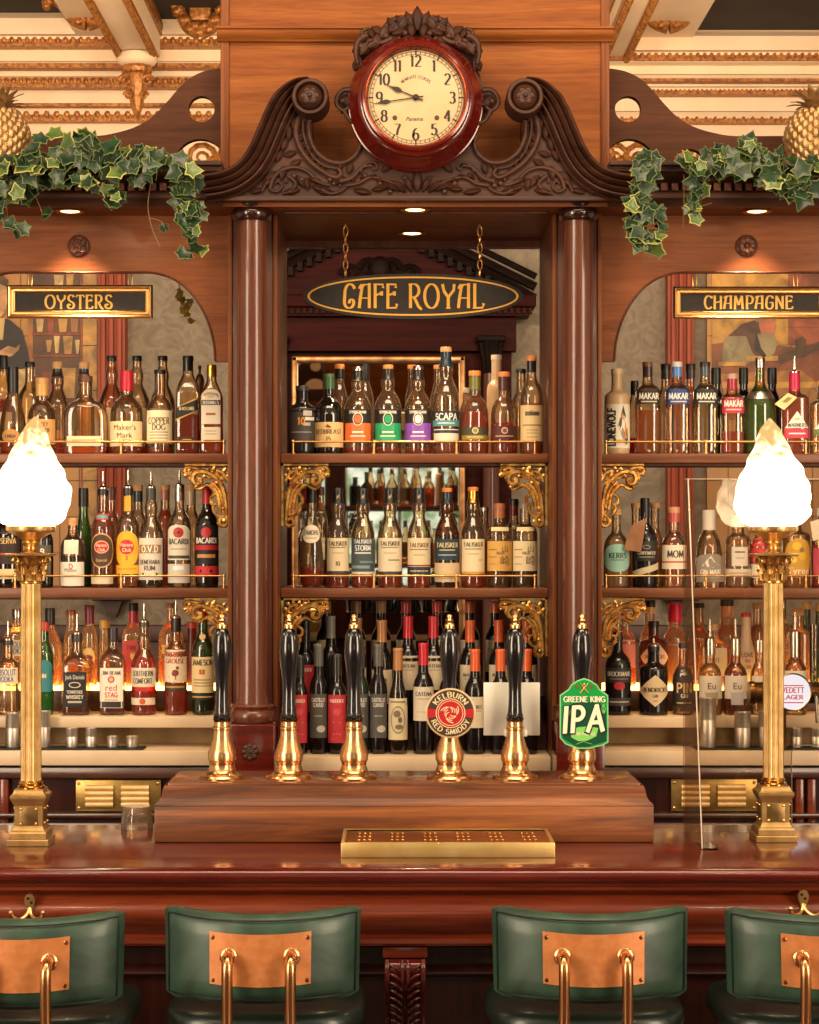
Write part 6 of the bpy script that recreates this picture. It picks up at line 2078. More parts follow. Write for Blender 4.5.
m = MB(); m.lathe([(2.6 * k, .0006), (2.2 * k, .02), (1.6 * k, 45 * k), (2 * k, 62 * k), (4.2 * k, 70 * k), (4.6 * k, 75 * k), (3.2 * k, 80 * k), (1.2 * k, 82 * k), (1.2 * k, 86 * k), (1.9 * k, 87.5 * k), (1.2 * k, 90 * k), (0, 90 * k)], t.location.x, 5.85, TOP_Z, n=20); m.build('turned_shaft', W_COL, t)

# ---- oysters bay, middle shelf
g = 'spirit bottles on the middle shelf of the oysters bay'
bottle(8, 30, 500, 'M1', 'dark rum bottle half hidden behind the glowing flame shade', 'std', glass='#4a1c10', liq=('#3c0a08', 535), cap=(BLK, 12), labels=[(532, 564, '#2a1612', .9, 'rect', [('s', 'RESERVA', 541, 5, '#d2a85c', .8), ('-', 554, 2, '#b03a24', .7)]), (569, 579, '#dcbf8e', .98, 'rect', [])], group=g)
bottle(44, 19, 512, 'M1', 'slim black bottle behind the brass lamp capital', 'slim', glass='#15110f', opaque=True, cap=('#2a2624', 12), labels=[(545, 575, '#54463c', .85, 'rect', [('b', 'B', 552, 6, '#e2d6c4', .4)])], group=g)
bottle(72.7, 25, 518, 'M1', 'clear bottle of dark spirit with a wide white label and red letter', 'std', liq=('#2c120c', 556), cap=('cork', 7), labels=[(562, 586, '#e4dccd', .96, 'rect', [('b', 'D', 566.5, 5, '#c43a22', .2), ('f', 'Matter', 570, 4, INKC, .5)]), (540, 554, '#e2d6c0', .58, 'rect', [])], group=g, foil=None)
bottle(83.5, 20, 488, 'M2', 'green wine shaped bottle with tall black capsule', 'burg', glass='#7cc060', liq=('#2c7a22', 535), cap=('#1c1614', 19), labels=[(545, 580, '#1d3a1c', .8, 'rect', [('o', 557, 7, 8, '#b02a1e')])], group=g)
bottle(111, 20, 487, 'M2', 'clear bottle with brown stopper behind the dark rum', 'std', liq=('#c27428', 540), cap=('#5a3a2a', 6), foil=('#6a3020', 500), group=g)
bottle(103, 24, 489, 'M1', 'dark rum bottle with brown arched label, pourer and blue neck strip', 'std', liq=('#7a1c0a', 512), cap=(BLK, 6), pour=471, labels=[(513.5, 519.5, '#c2382a', .8, 'rect', [('o', 516.5, 13, 3.4, '#4aa0a8')]), (533, 568, '#c79a5a', .92, 'oval', []), (534.5, 566.5, '#4a2c20', .88, 'oval', [('o', 547, 15, 13, '#d8b070'), ('o', 547, 13, 11, '#b8281e', 0, .0012), ('f', 'Havana', 545, 3.4, '#f0e2c4', .5), ('f', 'Club', 549.6, 3.4, '#f0e2c4', .34), ('f', 'Especial', 560, 3, '#d8b070', .5)]), (575, 584, '#d8c6a4', .9, 'rect', [])], group=g)
bottle(138, 20, 485, 'M2', 'clear bottle with pale cork and dark teal capsule', 'std', liq=('#d99a4a', 535), cap=('cork', 6), foil=('#1c3030', 502), group=g)
bottle(128, 23.5, 488, 'M1', 'rum bottle with bright yellow label and red disc', 'std', liq=('#e0a030', 540), cap=('#241c1a', 7), pour=470, foil=None, labels=[(496, 511, '#e0a428', .7, 'rect', []), (531, 567, '#e6ab22', .95, 'oval', [('o', 547, 15, 15, '#c2241c'), ('f', 'Havana', 544.6, 3.8, '#f4e6c8', .56), ('f', 'Club', 549.8, 3.8, '#f4e6c8', .38), ('b', '3', 558, 4, '#a83018', .2)]), (565, 574, '#e6ab22', .95, 'rect', tiny((569,), '#a86418', .7))], group=g)
bottle(165, 20, 485, 'M2', 'clear bottle with pinkish cork and amber contents behind the grey label', 'std', liq=('#c05a24', 510), cap=('cork', 5), foil=('#b8745a', 500), group=g)
bottle(151, 25, 488, 'M1', 'rum bottle with grey label and dark spirit, topped by a pourer', 'tal', liq=('#150c0a', 540), cap=('#3c3836', 12), pour=472, nr=9, labels=[(538, 580, '#d6cdbd', .96, 'rect', [('-', 549, 8.5, '#97714a', .80), ('b', 'O.V.D', 549, 6, '#f2e8d4', .66), ('s', 'DEMERARA', 562, 4.2, INKC, .84), ('s', 'RUM', 568, 4.5, INKC, .46), ('o', 574, 2.6, 2.6, '#6a3a20', -7), ('o', 574, 2.6, 2.6, '#3a3a3a', 7)])], group=g)
bottle(191, 20, 485, 'M2', 'clear bottle with beige cork behind the two bat labelled rums', 'std', cap=('cork', 6), foil=('#c8a484', 505), group=g)
bottle(179.5, 24, 486, 'M1', 'clear white rum bottle with silver cap and red circle', 'std', cap=('silver', 15), pour=470, nr=9, edge=.8, labels=[(525, 560, '#d9d0c0', .93, 'arch', [('o', 532.5, 10.5, 10.5, '#b02a22'), ('p', '#2a1210', [(-3.6, 534), (0, 531), (3.6, 534), (0, 533.4)]), ('s', 'BACARDI', 541.5, 5.2, '#1c1512', .95), ('-', 549, .8, '#8a7a66', .6), ('-', 557, 3, '#4a4440', .9)]), (564, 583, '#cfcac2', .92, 'rect', [('-', 568, 4, '#f0ece4', .4)])], group=g)
bottle(207, 24, 485, 'M1', 'black and red rum bottle with red cap at the shelf end', 'std', glass='#5a1414', liq=('#6a0a10', 522), cap=('#b81a24', 19), nr=9, labels=[(525, 545, '#181010', .95, 'arch', [('o', 532.5, 10.5, 10.5, '#b8222a'), ('s', 'BACARDI', 540.5, 5.2, '#f0e6d6', .95)]), (545, 550, '#b01c24', .98, 'rect', []), (550, 564, '#1a1010', .98, 'rect', [('-', 556, 3.5, '#c08a4a', .6)]), (566, 577, '#c22030', .98, 'rect', [('o', 571, 2.6, 3.4, '#2a0c0c', -5), ('o', 571, 2.6, 3.4, '#2a0c0c', 5)])], group=g)

# ---- oysters bay, marble shelf
g = 'spirit bottles on the marble shelf of the oysters bay'
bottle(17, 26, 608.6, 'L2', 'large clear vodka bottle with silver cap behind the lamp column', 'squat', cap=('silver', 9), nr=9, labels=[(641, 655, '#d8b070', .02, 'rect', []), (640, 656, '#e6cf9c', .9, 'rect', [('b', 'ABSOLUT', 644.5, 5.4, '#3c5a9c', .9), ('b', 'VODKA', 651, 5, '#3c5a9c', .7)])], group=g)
bottle(8, 24, 640, 'L1', 'clear vodka bottle with blue lettering and a pourer, in front', 'squat', cap=('#2a2422', 5), pour=621, nr=9, labels=[(668, 684, '#ecd9b4', .9, 'rect', [('b', 'ABSOLUT', 672.5, 5.4, '#3a4f90', .92), ('b', 'VODKA', 679.3, 5, '#3a4f90', .7)])], group=g)
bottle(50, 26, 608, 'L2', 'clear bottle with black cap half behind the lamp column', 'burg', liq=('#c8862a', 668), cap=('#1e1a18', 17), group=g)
bottle(44, 20, 622, 'L1', 'green based gin bottle with teal label behind the lamp column', 'slim', glass='#8fd0a0', liq=('#6aa878', 692), cap=('#a8321e', 9), labels=[(660, 692, '#2f7a80', .9, 'arch', [('s', 'GIN', 676, 4, '#e4d8b8', .5)])], group=g)
bottle(71, 15, 610, 'L2', 'clear bottle with red brown cork, behind the black label', 'std', liq=('#c87a28', 660), cap=('#a0522c', 5), group=g)
bottle(89.5, 17, 605, 'L2', 'clear bottle with maroon cap and maroon bird print', 'std', liq=('#e0a850', 660), cap=('#6c2430', 5), foil=('#7c2432', 624), labels=[(648, 668, '#e8c880', .75, 'oval', [('o', 658, 9, 6, '#8a2430'), ('o', 663, 5, 6, '#8a2430', 3)])], group=g)
bottle(104.5, 11, 620, 'L2', 'small clear bottle with yellow cap', 'slim', liq=('#e0a030', 655), cap=('#d8a848', 8), group=g)
bottle(77, 29, 634, 'L1', 'square whiskey bottle with black label and white lettering', 'std', liq=('#6a1c0c', 700), cap=('#2a2624', 8), pour=614, sq=5, nr=10, edge=.7, labels=[(672, 707, '#17130f', .84, 'rect', [('f', 'Jack Daniels', 677, 4.4, '#e0d6c2', .86), ('o', 685, 12, 6, '#d8cdb8'), ('o', 685, 10, 4.4, '#17130f', 0, .0013), ('b', 'TENNESSEE', 692, 2.6, '#d8cdb8', .7), ('b', 'WHISKEY', 697, 3.4, '#d8cdb8', .75), ('-', 702, 2, '#b8ac98', .6)])], group=g)
bottle(113, 26.5, 628, 'L1', 'bourbon bottle with white label reading red in red letters', 'std', liq=('#6c1a10', 690), cap=('#241c1c', 14), sq=2.5, nr=9, foil=('#2a2020', 640), labels=[(668, 708, '#e6dcca', .92, 'rect', [('s', 'JIM BEAM', 673, 3.6, '#5a3a28', .8), ('o', 679.5, 7, 7, '#c8362c'), ('o', 679.5, 4.4, 4.4, '#e6a898', 0, .0013), ('f', 'red', 687.5, 6.5, '#c0281e', .8), ('b', 'STAG', 695, 4.6, '#c0281e', .55), ('-', 700, 1.6, '#c9a878', .6), ('-', 704.6, 6, '#2a2422', .99)])], group=g)
bottle(133.5, 22, 603, 'L2', 'whiskey bottle with black cap and flame red label behind the red liqueur', 'std', liq=('#d08030', 650), cap=('#1a1614', 8), foil=('#b82c34', 623), sq=4, labels=[(641, 672, '#c43a3c', .9, 'rect', [('s', 'FIRE', 648, 4, '#5a1a18', .6), ('p', '#f0c060', [(-2, 657), (-1, 652), (1, 655), (2, 651), (3, 657), (0, 660)])])], group=g)
bottle(144, 26, 622, 'L1', 'red liqueur bottle with white label and fitted pourer', 'tal', liq=('#9c1220', 658), cap=('#3a302c', 5), pour=603.5, foil=None, labels=[(668, 687, '#dccfb6', .94, 'rect', [('s', 'SOUTHERN', 673.5, 5, INKC, .88), ('s', 'COMFORT', 681, 5, INKC, .8)]), (687, 692, '#b01e24', .6, 'oval', []), (698, 705, '#dcc8ae', .9, 'rect', [('o', 701.5, 6, 6, '#c2542c')])], group=g)
bottle(171, 26, 603, 'L2', 'tall whiskey bottle with tan cap behind the grouse label', 'std', liq=('#cf8428', 660), cap=('#a87848', 5), labels=[(645, 654, '#e0b060', .6, 'rect', [('s', 'JAMES', 649.5, 4, INKC, .8)])], group=g)
bottle(192, 13, 622, 'L2', 'dark red bottle with red cap between the grouse label and green bottle', 'slim', glass='#5a1410', opaque=True, cap=('#b8442c', 6), group=g)
bottle(176, 23.5, 618, 'L1', 'whisky bottle with cream label showing a red grouse', 'std', liq=('#8a2410', 684), cap=('#1e1a18', 14), pour=600, nr=9, labels=[(650, 682, '#e2d2b4', .95, 'rect', [('s', 'FAMOUS', 655, 4.4, '#a83020', .9), ('s', 'GROUSE', 661, 4.4, '#a83020', .85), ('o', 673, 7, 6.5, '#8a3a24', .5), ('o', 668, 3, 3.4, '#8a3a24', 2.6, .0013), ('p', '#8a3a24', [(-7, 677.5), (-2, 672), (-1, 676)]), ('p', '#6a3020', [(.4, 676), (.4, 679.6), (1.2, 679.6), (1.2, 676)])]), (683, 692, '#4a2c1c', .95, 'rect', [('-', 687, 2, '#b08a5a', .7)])], group=g)
bottle(203, 23, 609, 'L1', 'green glass Irish whiskey bottle with cream label', 'std', glass='#7ab058', liq=('#3a4a12', 676), cap=('#a8281e', 8), foil=('#b02a22', 622), pour=599, labels=[(657, 693, '#e2c892', .97, 'rect', [('s', 'JAMESON', 662.5, 5.4, '#2c2418', .96), ('-', 672, 5, '#b84a34', .18), ('-', 672, 5, '#c87a5a', .06)] + tiny((680, 683, 686))), (694, 700, '#20241c', .97, 'rect', [('-', 697, 1.4, '#c8a050', .8)]), (634, 640, '#d8b480', .5, 'oval', [])], group=g)

# ---- centre bay, top shelf
g = 'whisky bottles on the top shelf of the centre bay'
bottle(302, 28, 386, 'T1', 'squat matt black bottle with an orange number ten', 'squat', glass='#171415', opaque=True, cap=('#2e2a28', 5), nr=12, labels=[(408, 441, '#3a3431', .98, 'rect', [('b', '10', 421, 6.5, '#d88a2c', .24), ('-', 413, 5, '#b8b0a4', .25, .35), ('-', 418.5, 3.2, '#d8d0c4', .3, .5), ('-', 424, 3, '#a8a094', .2, .3), ('-', 432, 1, '#8a8278', .6)])], group=g)
bottle(329, 30, 374, 'T1', 'dark green pot still whiskey bottle with tan label', 'round', glass='#27381e', liq=('#3a2008', 428), cap=('#3c5a38', 4), nr=10, foil=('#345a3c', 389), labels=[(422, 447, '#d3b27a', .97, 'rect', [('p', '#7a2c20', [(-3, 427), (-1, 424), (1, 425.5), (3, 427), (1, 428), (-1, 427.4)]), ('s', 'REDBREAST', 431.5, 4.2, '#5a3a24', .9), ('s', '15', 439, 4.4, '#4a3020', .3)])], group=g)
bottle(339.5, 17, 364, 'T2', 'clear bottle with orange cork and black band behind the tan label', 'slim', cap=('orangecork', 5), foil=(BLK, 379), liq=('#c87a30', 420), nr=9, group=g)
bottle(365, 18, 364, 'T2', 'dark capped bottle behind the orange labelled whisky', 'slim', cap=('#1c1816', 17), liq=('#b8702a', 410), nr=8, group=g)
for x, c1, c2, lab, capc, tp in ((358, '#e2672c', '#d8a080', 'bulge necked whisky bottle with black and orange label', 'silver', 367), (388, '#1f9a62', '#c8d8b8', 'bulge necked whisky bottle with black and green label', 'orangecork', 365), (418, '#8448b0', '#d8c8d8', 'bulge necked whisky bottle with black and purple label', 'silver', 366)):
    bottle(x, 28, tp, 'T1', lab, 'tal', liq=('#a8461a', 448), cap=(capc, 4), nr=9.5, foil=('#1c1816', 380), labels=[(409, 441, '#191515', .92, 'rect', [('-', 432, 18, c1, .99), ('s', 'SPRINGBANK', 412, 2.6, '#e4dccc', .7), ('o', 419, 10, 13, '#e8e0d0'), ('o', 419, 8.6, 11.4, '#15110f', 0, .0013), ('o', 419, 7, 9, c1 if c1 != '#8448b0' else '#d8d0d8', 0, .0016), ('b', 'S', 419, 6, '#f0e8d8', .3), ('-', 432, 1.6, '#f0e4d0', .35), ('-', 436, 1, '#f0e4d0', .5)])], group=g)
bottle(412, 14, 365, 'T2', 'bottle with orange cork behind the purple labelled whisky', 'slim', cap=('orangecork', 4), nr=8, group=g)
bottle(438, 16, 365, 'T2', 'bottle with orange cork tucked behind the tallest bottle', 'slim', cap=('orangecork', 4), liq=('#b8662a', 420), nr=8, group=g)
bottle(446, 27, 347, 'T1', 'tallest whisky bottle with navy and teal label and cork', 'tal', liq=('#a85a28', 446), cap=('cork', 5), nr=10, foil=('#1d2c38', 367), labels=[(411, 420, '#1a2430', .98, 'rect', [('b', 'SCAPA', 416.5, 6.2, '#e8e4da', .8)]), (420, 426, '#4f8a92', .98, 'rect', [('-', 423, 1, '#d0e0e0', .5)]), (429, 442, '#d6cdbb', .9, 'rect', [('-', 431.5, 3, '#24303c', .98)])], group=g)
bottle(466, 15, 388, 'T2', 'small bottle with pale cap behind the olive banded whisky', 'slim', cap=('#b8b09c', 5), liq=('#b87a3a', 425), nr=6, group=g)
bottle(474.8, 28, 371, 'T1', 'whisky bottle with olive capsule and olive band', 'round', liq=('#b84a14', 412), cap=('orangecork', 5), nr=11, foil=('#6a6428', 390), labels=[(427, 435, '#3f3a22', .94, 'rect', [('o', 430.5, 6.4, 6.4, '#d8cda0'), ('o', 430.5, 4.8, 4.8, '#8a8440', 0, .0013)]), (435, 439.5, '#8a7c2e', .94, 'rect', tiny((437,), '#d8c890', .5)), (409, 414, '#cfc4ac', .02, 'rect', [])], group=g)
bottle(496.5, 20, 355, 'T2', 'cream ceramic bottle with tall neck between two corked whiskies', 'squat', glass='#c8a680', opaque=True, cap=('#d0bca0', 5), nr=10, group=g)
bottle(504, 27, 372, 'T1', 'whisky bottle with maroon capsule and maroon band', 'round', liq=('#8c1c12', 423), cap=('orangecork', 5), nr=11, foil=('#4a2624', 390), labels=[(426, 439, '#4a2220', .94, 'rect', [('o', 430.5, 6.4, 6.4, '#d8bca8'), ('o', 430.5, 4.8, 4.8, '#7a4038', 0, .0013), ('-', 436, 1, '#c89880', .6)])], group=g)
bottle(521, 19, 369, 'T2', 'clear bottle with black cap and white print before the bracket end', 'std', cap=('#1a1716', 4), nr=9, labels=[(388, 398, '#d8ccb8', .02, 'rect', [])], group=g)
bottle(531.5, 24, 356, 'T1', 'whisky bottle with long black capsule and full cream label', 'std', liq=('#b8661c', 404), cap=('orangecork', 5), nr=9, foil=('#1a1918', 372), labels=[(405, 441, '#d9bd8a', .95, 'rect', [('-', 413.5, 4, '#5a4a34', .5), ('p', '#4a3a28', [(-4, 412), (0, 410), (5, 411.5), (2, 413.6), (-4, 413)]), ('-', 425, 1.2, '#8a7048', .7)] + tiny((430, 433, 437), '#a08858', .4))], group=g)

# ---- centre bay, middle shelf
g = 'whisky bottles on the middle shelf of the centre bay'
bottle(311.5, 25, 485, 'M1', 'pear shaped whisky bottle with black cap and white oval label', 'tear', liq=('#8c2014', 567), cap=('#1c1a18', 18), nr=9, labels=[(525, 543, '#ddd0ba', .93, 'oval', [('b', 'TAMDHU', 532.5, 4.2, INKC, .9), ('-', 538, .8, '#8a7a60', .5)])], group=g)
bottle(320.5, 16, 487, 'M2', 'slim bottle with small orange label behind the pear shaped one', 'slim', liq=('#7c2412', 560), cap=('#6a3020', 8), nr=7, labels=[(503, 510, '#d07a30', .9, 'rect', [])], group=g)
for x, w_, lab, lc, pr, fo, lq in (
    (338, 23, 'whisky bottle with black capsule and cream label numbered ten', '#dccaa6', [('s', 'TALISKER', 543.5, 4, INKC, .88), ('s', '10', 563.5, 4, INKC, .24), ('-', 547.5, .9, '#7a6848', .6), ('-', 553, .6, '#8a7858', .4), ('-', 572.5, 3, '#3a3836', .99)], '#1b1a1c', '#b02a18'),
    (363, 24, 'whisky bottle with stormy blue grey label', '#3e4c52', [('s', 'TALISKER', 541.5, 3.6, '#dcdcd4', .8), ('s', 'STORM', 548, 5, '#e4e4dc', .7), ('-', 553, 1.4, '#d8d8d0', .6), ('-', 567, 3, '#7a9094', .7, -.2), ('-', 562, 2, '#6a8086', .5, .3), ('-', 573, 2.4, '#cfc9b8', .98)], '#1b1c20', '#a83218'),
    (390, 25, 'whisky bottle with black capsule and plain cream label, centre of shelf', '#dccdb0', [('s', 'TALISKER', 543.5, 4, INKC, .88), ('-', 547.5, .9, '#7a6848', .6), ('-', 553, .6, '#8a7858', .4), ('-', 560, 1, '#6a5840', .4, .3), ('-', 573, 3, '#3a3836', .99)], '#1b1a1c', '#b03a1c'),
    (419, 24, 'whisky bottle with cream label ending in a navy and red band', '#d8c6a2', [('s', 'TALISKER', 545, 4, '#6a4030', .88), ('-', 549.5, .9, '#7a6848', .7), ('-', 555, .6, '#8a7858', .4), ('-', 565.5, 1.4, '#8a2428', .99), ('-', 570.5, 7.5, '#2c2a38', .99), ('-', 571, 1.2, '#c8bca8', .7)], '#1c2028', '#a82a20')):
    bottle(x, w_, 488, 'M1', lab, 'tal', liq=(lq, 577), cap=('#222022', 3.5), nr=9.5, foil=(fo, 503), labels=[(538, 574, lc, .94, 'rect', pr), (494, 499, '#c9a050', .22, 'slant', [])], group=g)
bottle(447, 25.5, 488, 'M1', 'amber glass whisky bottle with navy label over beige', 'tal', glass='#c88a3a', liq=('#4a2608', 535), cap=('orangecork', 4), nr=9.5, foil=('#1a2430', 503), labels=[(539, 560, '#1d3444', .97, 'rect', [('s', 'TALISKER', 545, 4.4, '#d8c48a', .9), ('-', 550, 1, '#c8b888', .5), ('-', 555, 1, '#a8b0a8', .6)]), (563, 582, '#cdb48c', .97, 'rect', [('-', 578, 1, '#a88c60', .8)])], group=g)
bottle(473, 24.5, 487, 'M1', 'whisky bottle with gold capsule and cream label', 'tal', liq=('#b02a14', 576), cap=('orangecork', 4), nr=9.5, foil=('gold', 503), labels=[(539, 574, '#dccba8', .94, 'rect', [('s', 'TALISKER', 544.5, 4, INKC, .88), ('-', 549, .9, '#7a6848', .6), ('-', 554, .6, '#8a7858', .4), ('-', 560, 1, '#c88a4a', .15, .5), ('-', 573, 2.6, '#c8963c', .99)])], group=g)
bottle(484.5, 16, 507, 'M2', 'clear bottle with silver cap behind the gold capsule', 'slim', cap=('silver', 4), nr=8, liq=('#c89048', 540), group=g)
bottle(514, 18, 499, 'M2', 'dark bottle with black cap and red neck between the two kanji labels', 'std', cap=('#1a1716', 6), foil=('#7a2018', 516), nr=8, group=g)
for x, lab, lc, capc, tp, bodyc in ((499.5, 'round shouldered Japanese whisky bottle with tan kanji label', '#cf9f50', '#a8623a', 503.5, '#5a2c10'), (525, 'round shouldered Japanese whisky bottle with cream kanji label', '#dcc9a0', '#8a7c6c', 503, '#4a2810')):
    kan = [('k', '山', 549, 5.5, INKC, 5), ('k', '崎', 560.5, 7.5, INKC, 5)]
    bottle(x, 25.5, tp, 'M1', lab, 'squat', liq=(bodyc, 540), cap=(capc, 6), nr=11, foil=(capc, 518) if capc[1] == 'a' else None, labels=[(541, 571, lc, .97, 'rect', [('-', 549.5, .8, '#7a6038', .3, -.5), ('s', 'YAMAZAKI', 553, 2.6, '#7a6038', .3), ('-', 557, .7, '#7a6038', .3, -.5), ('-', 564, .8, '#9a8050', .25, -.5)] + kan), (527, 531, '#d8c090', .75, 'rect', [])], group=g)

# ---- centre bay, wine
def wine(x, w, top, sh, lab, glass='#120d0e', foil='#c8202e', fy=22, label=None, sty='wine', liq=None):
    z0, Y = SHELF[sh]
    bottle(x, w, top, sh, lab, sty, glass=glass, opaque=liq is None, liq=liq, cap=(foil, 3), foil=(foil, top + fy), nr=9.4, labels=[label] if label else (), group='wine bottles in three stepped rows', name='wine_bottle')


GREYL, CREAML = '#4c4844', '#d5c3a6'


def cat(y0, y1, c=CREAML, name='CATENA'): return (y0, y1, c, .93, 'rect', [('s', name, y0 + 10, 3.2, '#4a4038', .8), ('-', y0 + 14, .7, '#8a7c68', .5)])


REDL = (695, 743, '#b3202c', .92, 'rect', [('s', 'PADDOCK', 701, 3.2, '#ecd0c0', .8), ('o', 712, 7, 7, '#c8484a'), ('p', '#d88a80', [(-4, 735), (-3, 735), (4, 722), (3, 722)]), ('p', '#d88a80', [(4, 735), (3, 735), (-4, 722), (-3, 722)]), ('p', '#d88a80', [(-5, 740), (-4, 740), (1, 733), (0, 733)])])
REDL2 = (665, 712, '#a81c28', .92, 'rect', [('s', 'PADDOCK', 670, 3.2, '#ecd0c0', .8)])
CAST = (694, 738, GREYL, .94, 'rect', [('b', 'CASTILLO', 700, 3.6, '#ded8cc', .8), ('b', 'CLAVIJO', 705, 3.6, '#ded8cc', .6), ('o', 729, 9, 7, '#b8b4ac', 3), ('-', 716, .7, '#a8a49c', .4)])
wine(299.5, 17, 655, 'W1', 'red labelled wine bottle half behind the second beer pump', foil='#2a2624', label=REDL, glass='#2c3414', liq=('#1c0c08', 690))
wine(318.5, 18, 644, 'W1', 'dark wine bottle with grey label and pale screw cap', foil='#5a5650', label=CAST, sty='wine')
wine(337, 19.5, 654, 'W1', 'wine bottle with red label and dark capsule, frontmost of the red pair', foil='#26221f', label=REDL, sty='wine')
wine(360, 18, 646, 'W1', 'green wine bottle with grey label behind the third pump handle', foil='#4c4a44', label=CAST, glass='#1c2a18')
wine(378.5, 18, 644, 'W1', 'dark wine bottle with grey label next to the olive one', foil='#5a5650', label=CAST)
wine(398, 20.5, 648, 'W1', 'olive gold wine bottle with tan capsule and engraved cream label', glass='#8a7018', liq=('#4a3c0a', 680), foil='#b47a4c', sty='burg', label=(698.5, 740, '#d4c4a0', .93, 'rect', [('-', 702, 1.2, '#6a5a44', .7), ('o', 720, 15, 28, '#8a7a62'), ('o', 720, 13, 25, '#cdbd9c', 0, .0013), ('o', 714, 7, 7, '#7a6a54', -1, .0016), ('o', 727, 8, 5, '#7a6a54', 1, .0016), ('o', 720, 4, 6, '#6a5a46', 2, .0016)]))
wine(423.5, 22, 643, 'W1', 'wine bottle with red capsule and cream label before the round pump clip', foil='#c2202e', label=(687, 721, '#d5c9b4', .93, 'rect', [('s', 'CATENA', 694, 3.6, '#3a322c', .85), ('-', 699, .7, '#8a7c68', .5), ('-', 712, .6, '#a89c88', .6)]))
wine(449, 21, 648, 'W1', 'wine bottle behind the round pump clip, red capsule', foil='#c2202e', label=cat(695, 730))
wine(475, 22, 649, 'W1', 'wine bottle with orange capsule and cream label right of the round clip', foil='#d8602e', label=cat(697, 728, name='MALBEC'))
wine(500.5, 22, 649, 'W1', 'wine bottle with orange capsule behind the white card', foil='#d8602e', label=cat(697, 728, name='MALBEC'))
wine(527, 22, 649, 'W1', 'wine bottle with orange capsule at the end of the front row', foil='#d8602e', label=(697, 728, '#8a8478', .93, 'rect', []))
wine(305, 20, 620, 'W2', 'black wine bottle with red label in the second row', foil='#1e1b1a', label=REDL2)
wine(330.5, 20, 616, 'W2', 'dark wine bottle with silver lettered capsule in the second row', foil='#8a847c', label=None)
wine(357, 20, 618, 'W2', 'dark wine bottle in the second row behind the third pump', foil='#a87a50', label=cat(668, 700))
wine(382, 22, 620, 'W2', 'wine bottle with tan capsule and cream label in the second row', foil='#b67a48', label=cat(670, 704, name='RIOJA'))
wine(408, 22, 616, 'W2', 'second row wine bottle with red capsule behind the olive one', foil='#c81e2c', label=cat(656, 690))
wine(433.5, 22, 616, 'W2', 'second row wine bottle with red capsule beside the pump handle', foil='#c81e2c', label=cat(656, 690))
wine(470, 22, 620, 'W2', 'second row wine bottle with orange capsule above the round clip', foil='#d8602e', label=cat(665, 700, name='MALBEC'))
wine(499, 22, 620, 'W2', 'second row wine bottle with orange capsule behind the fifth pump handle', foil='#d8602e', label=cat(665, 700, name='MALBEC'))
wine(527, 22, 620, 'W2', 'second row wine bottle with orange capsule under the gilded bracket', foil='#d8602e', label=cat(665, 700, name='MALBEC'))
for (x, fo, lab) in ((300, '#26221f', 'dark capsule'), (326, '#b98a5c', 'tan capsule first from the bracket'), (356, '#b98a5c', 'tan capsule above the third pump'), (381, '#b98a5c', 'tan capsule near the middle'), (406, '#b81c28', 'bright red capsule'), (437, '#c4302a', 'scarlet capsule above the round clip'), (470, '#d8602e', 'orange capsule'), (495, '#d8602e', 'orange capsule nearest the gilded bracket'), (525, '#201c1a', 'black capsule behind the bracket')):
    wine(x, 21, 601, 'W3', 'top row wine bottle with ' + lab, foil=fo, label=cat(640, 672), fy=12)

# ---- champagne bay, top shelf
g = 'spirit bottles on the top shelf of the champagne bay'
bottle(617, 26, 369, 'T1', 'cream bottle with upright black lettering on a white label', 'squat', glass='#c4a27a', opaque=True, cap=('#d4b890', 5), nr=11, labels=[(404, 448, '#ddd4c2', .97, 'rect', [('p', '#c8862a', [(4, 412), (8, 424), (11, 434), (6, 440), (1, 430)]), ('p', '#3a3230', [(5, 405), (8, 416), (2, 428), (0, 424)]), ('p', '#8a8078', [(-1, 424), (5, 428), (8, 438), (9, 444), (4, 438)]), ('p', '#241e1c', [(6, 432), (10, 428), (11, 442), (8, 445)]), ('-', 441, 2.6, '#c8a040', .3, .1)])], group=g)
# upright lettering of that bottle
lw = bpy.data.objects['bottle'] if False else None
bottle(634.5, 14, 381, 'T2', 'slim bottle with black cap and red spirit beside the cream one', 'slim', cap=('#1a1716', 14), liq=('#8a1418', 438), nr=7, group=g)
for x, lab, lc, capc, lq, tp in ((647.6, 'eight sided bottle of golden gin with dark label', '#2a201c', '#7a4a38', ('#cf8a2a', 411), 362), (677, 'eight sided clear gin bottle with bright blue label', '#1f3f80', '#d8d0c8', None, 362), (705, 'eight sided clear gin bottle with charcoal label', '#1c2026', '#2a2624', None, 362)):
    fo = {'#2a201c': '#3a2420', '#1f3f80': '#5a84c0', '#1c2026': '#4a4e54'}[lc]
    bottle(x, 25, tp, 'T1', lab, 'cyl', liq=lq, cap=(capc, 5), nr=9.5, foil=(fo, 377), sq=1.2, labels=[(389, 404, lc, .97, 'rect', [('b', 'MAKAR', 396, 5.6, '#ece4d4', .86), ('-', 401.5, 1.2, '#c8bca8', .7)])], group=g, edge=.8)
bottle(665.6, 18, 364, 'T2', 'black capped bottle between the golden and the blue labelled gin', 'std', cap=('#1c1816', 6), foil=('#3a302a', 379), nr=9, group=g)
bottle(690.5, 18, 364, 'T2', 'black capped bottle between the blue and the charcoal labelled gin', 'std', cap=('#1c1816', 6), foil=('#3a302a', 379), nr=9, group=g)
bottle(716, 18, 368, 'T2', 'green bottle with black capsule behind the pink labelled gin', 'std', glass='#4c7a2a', cap=('#151714', 16), nr=9, group=g)
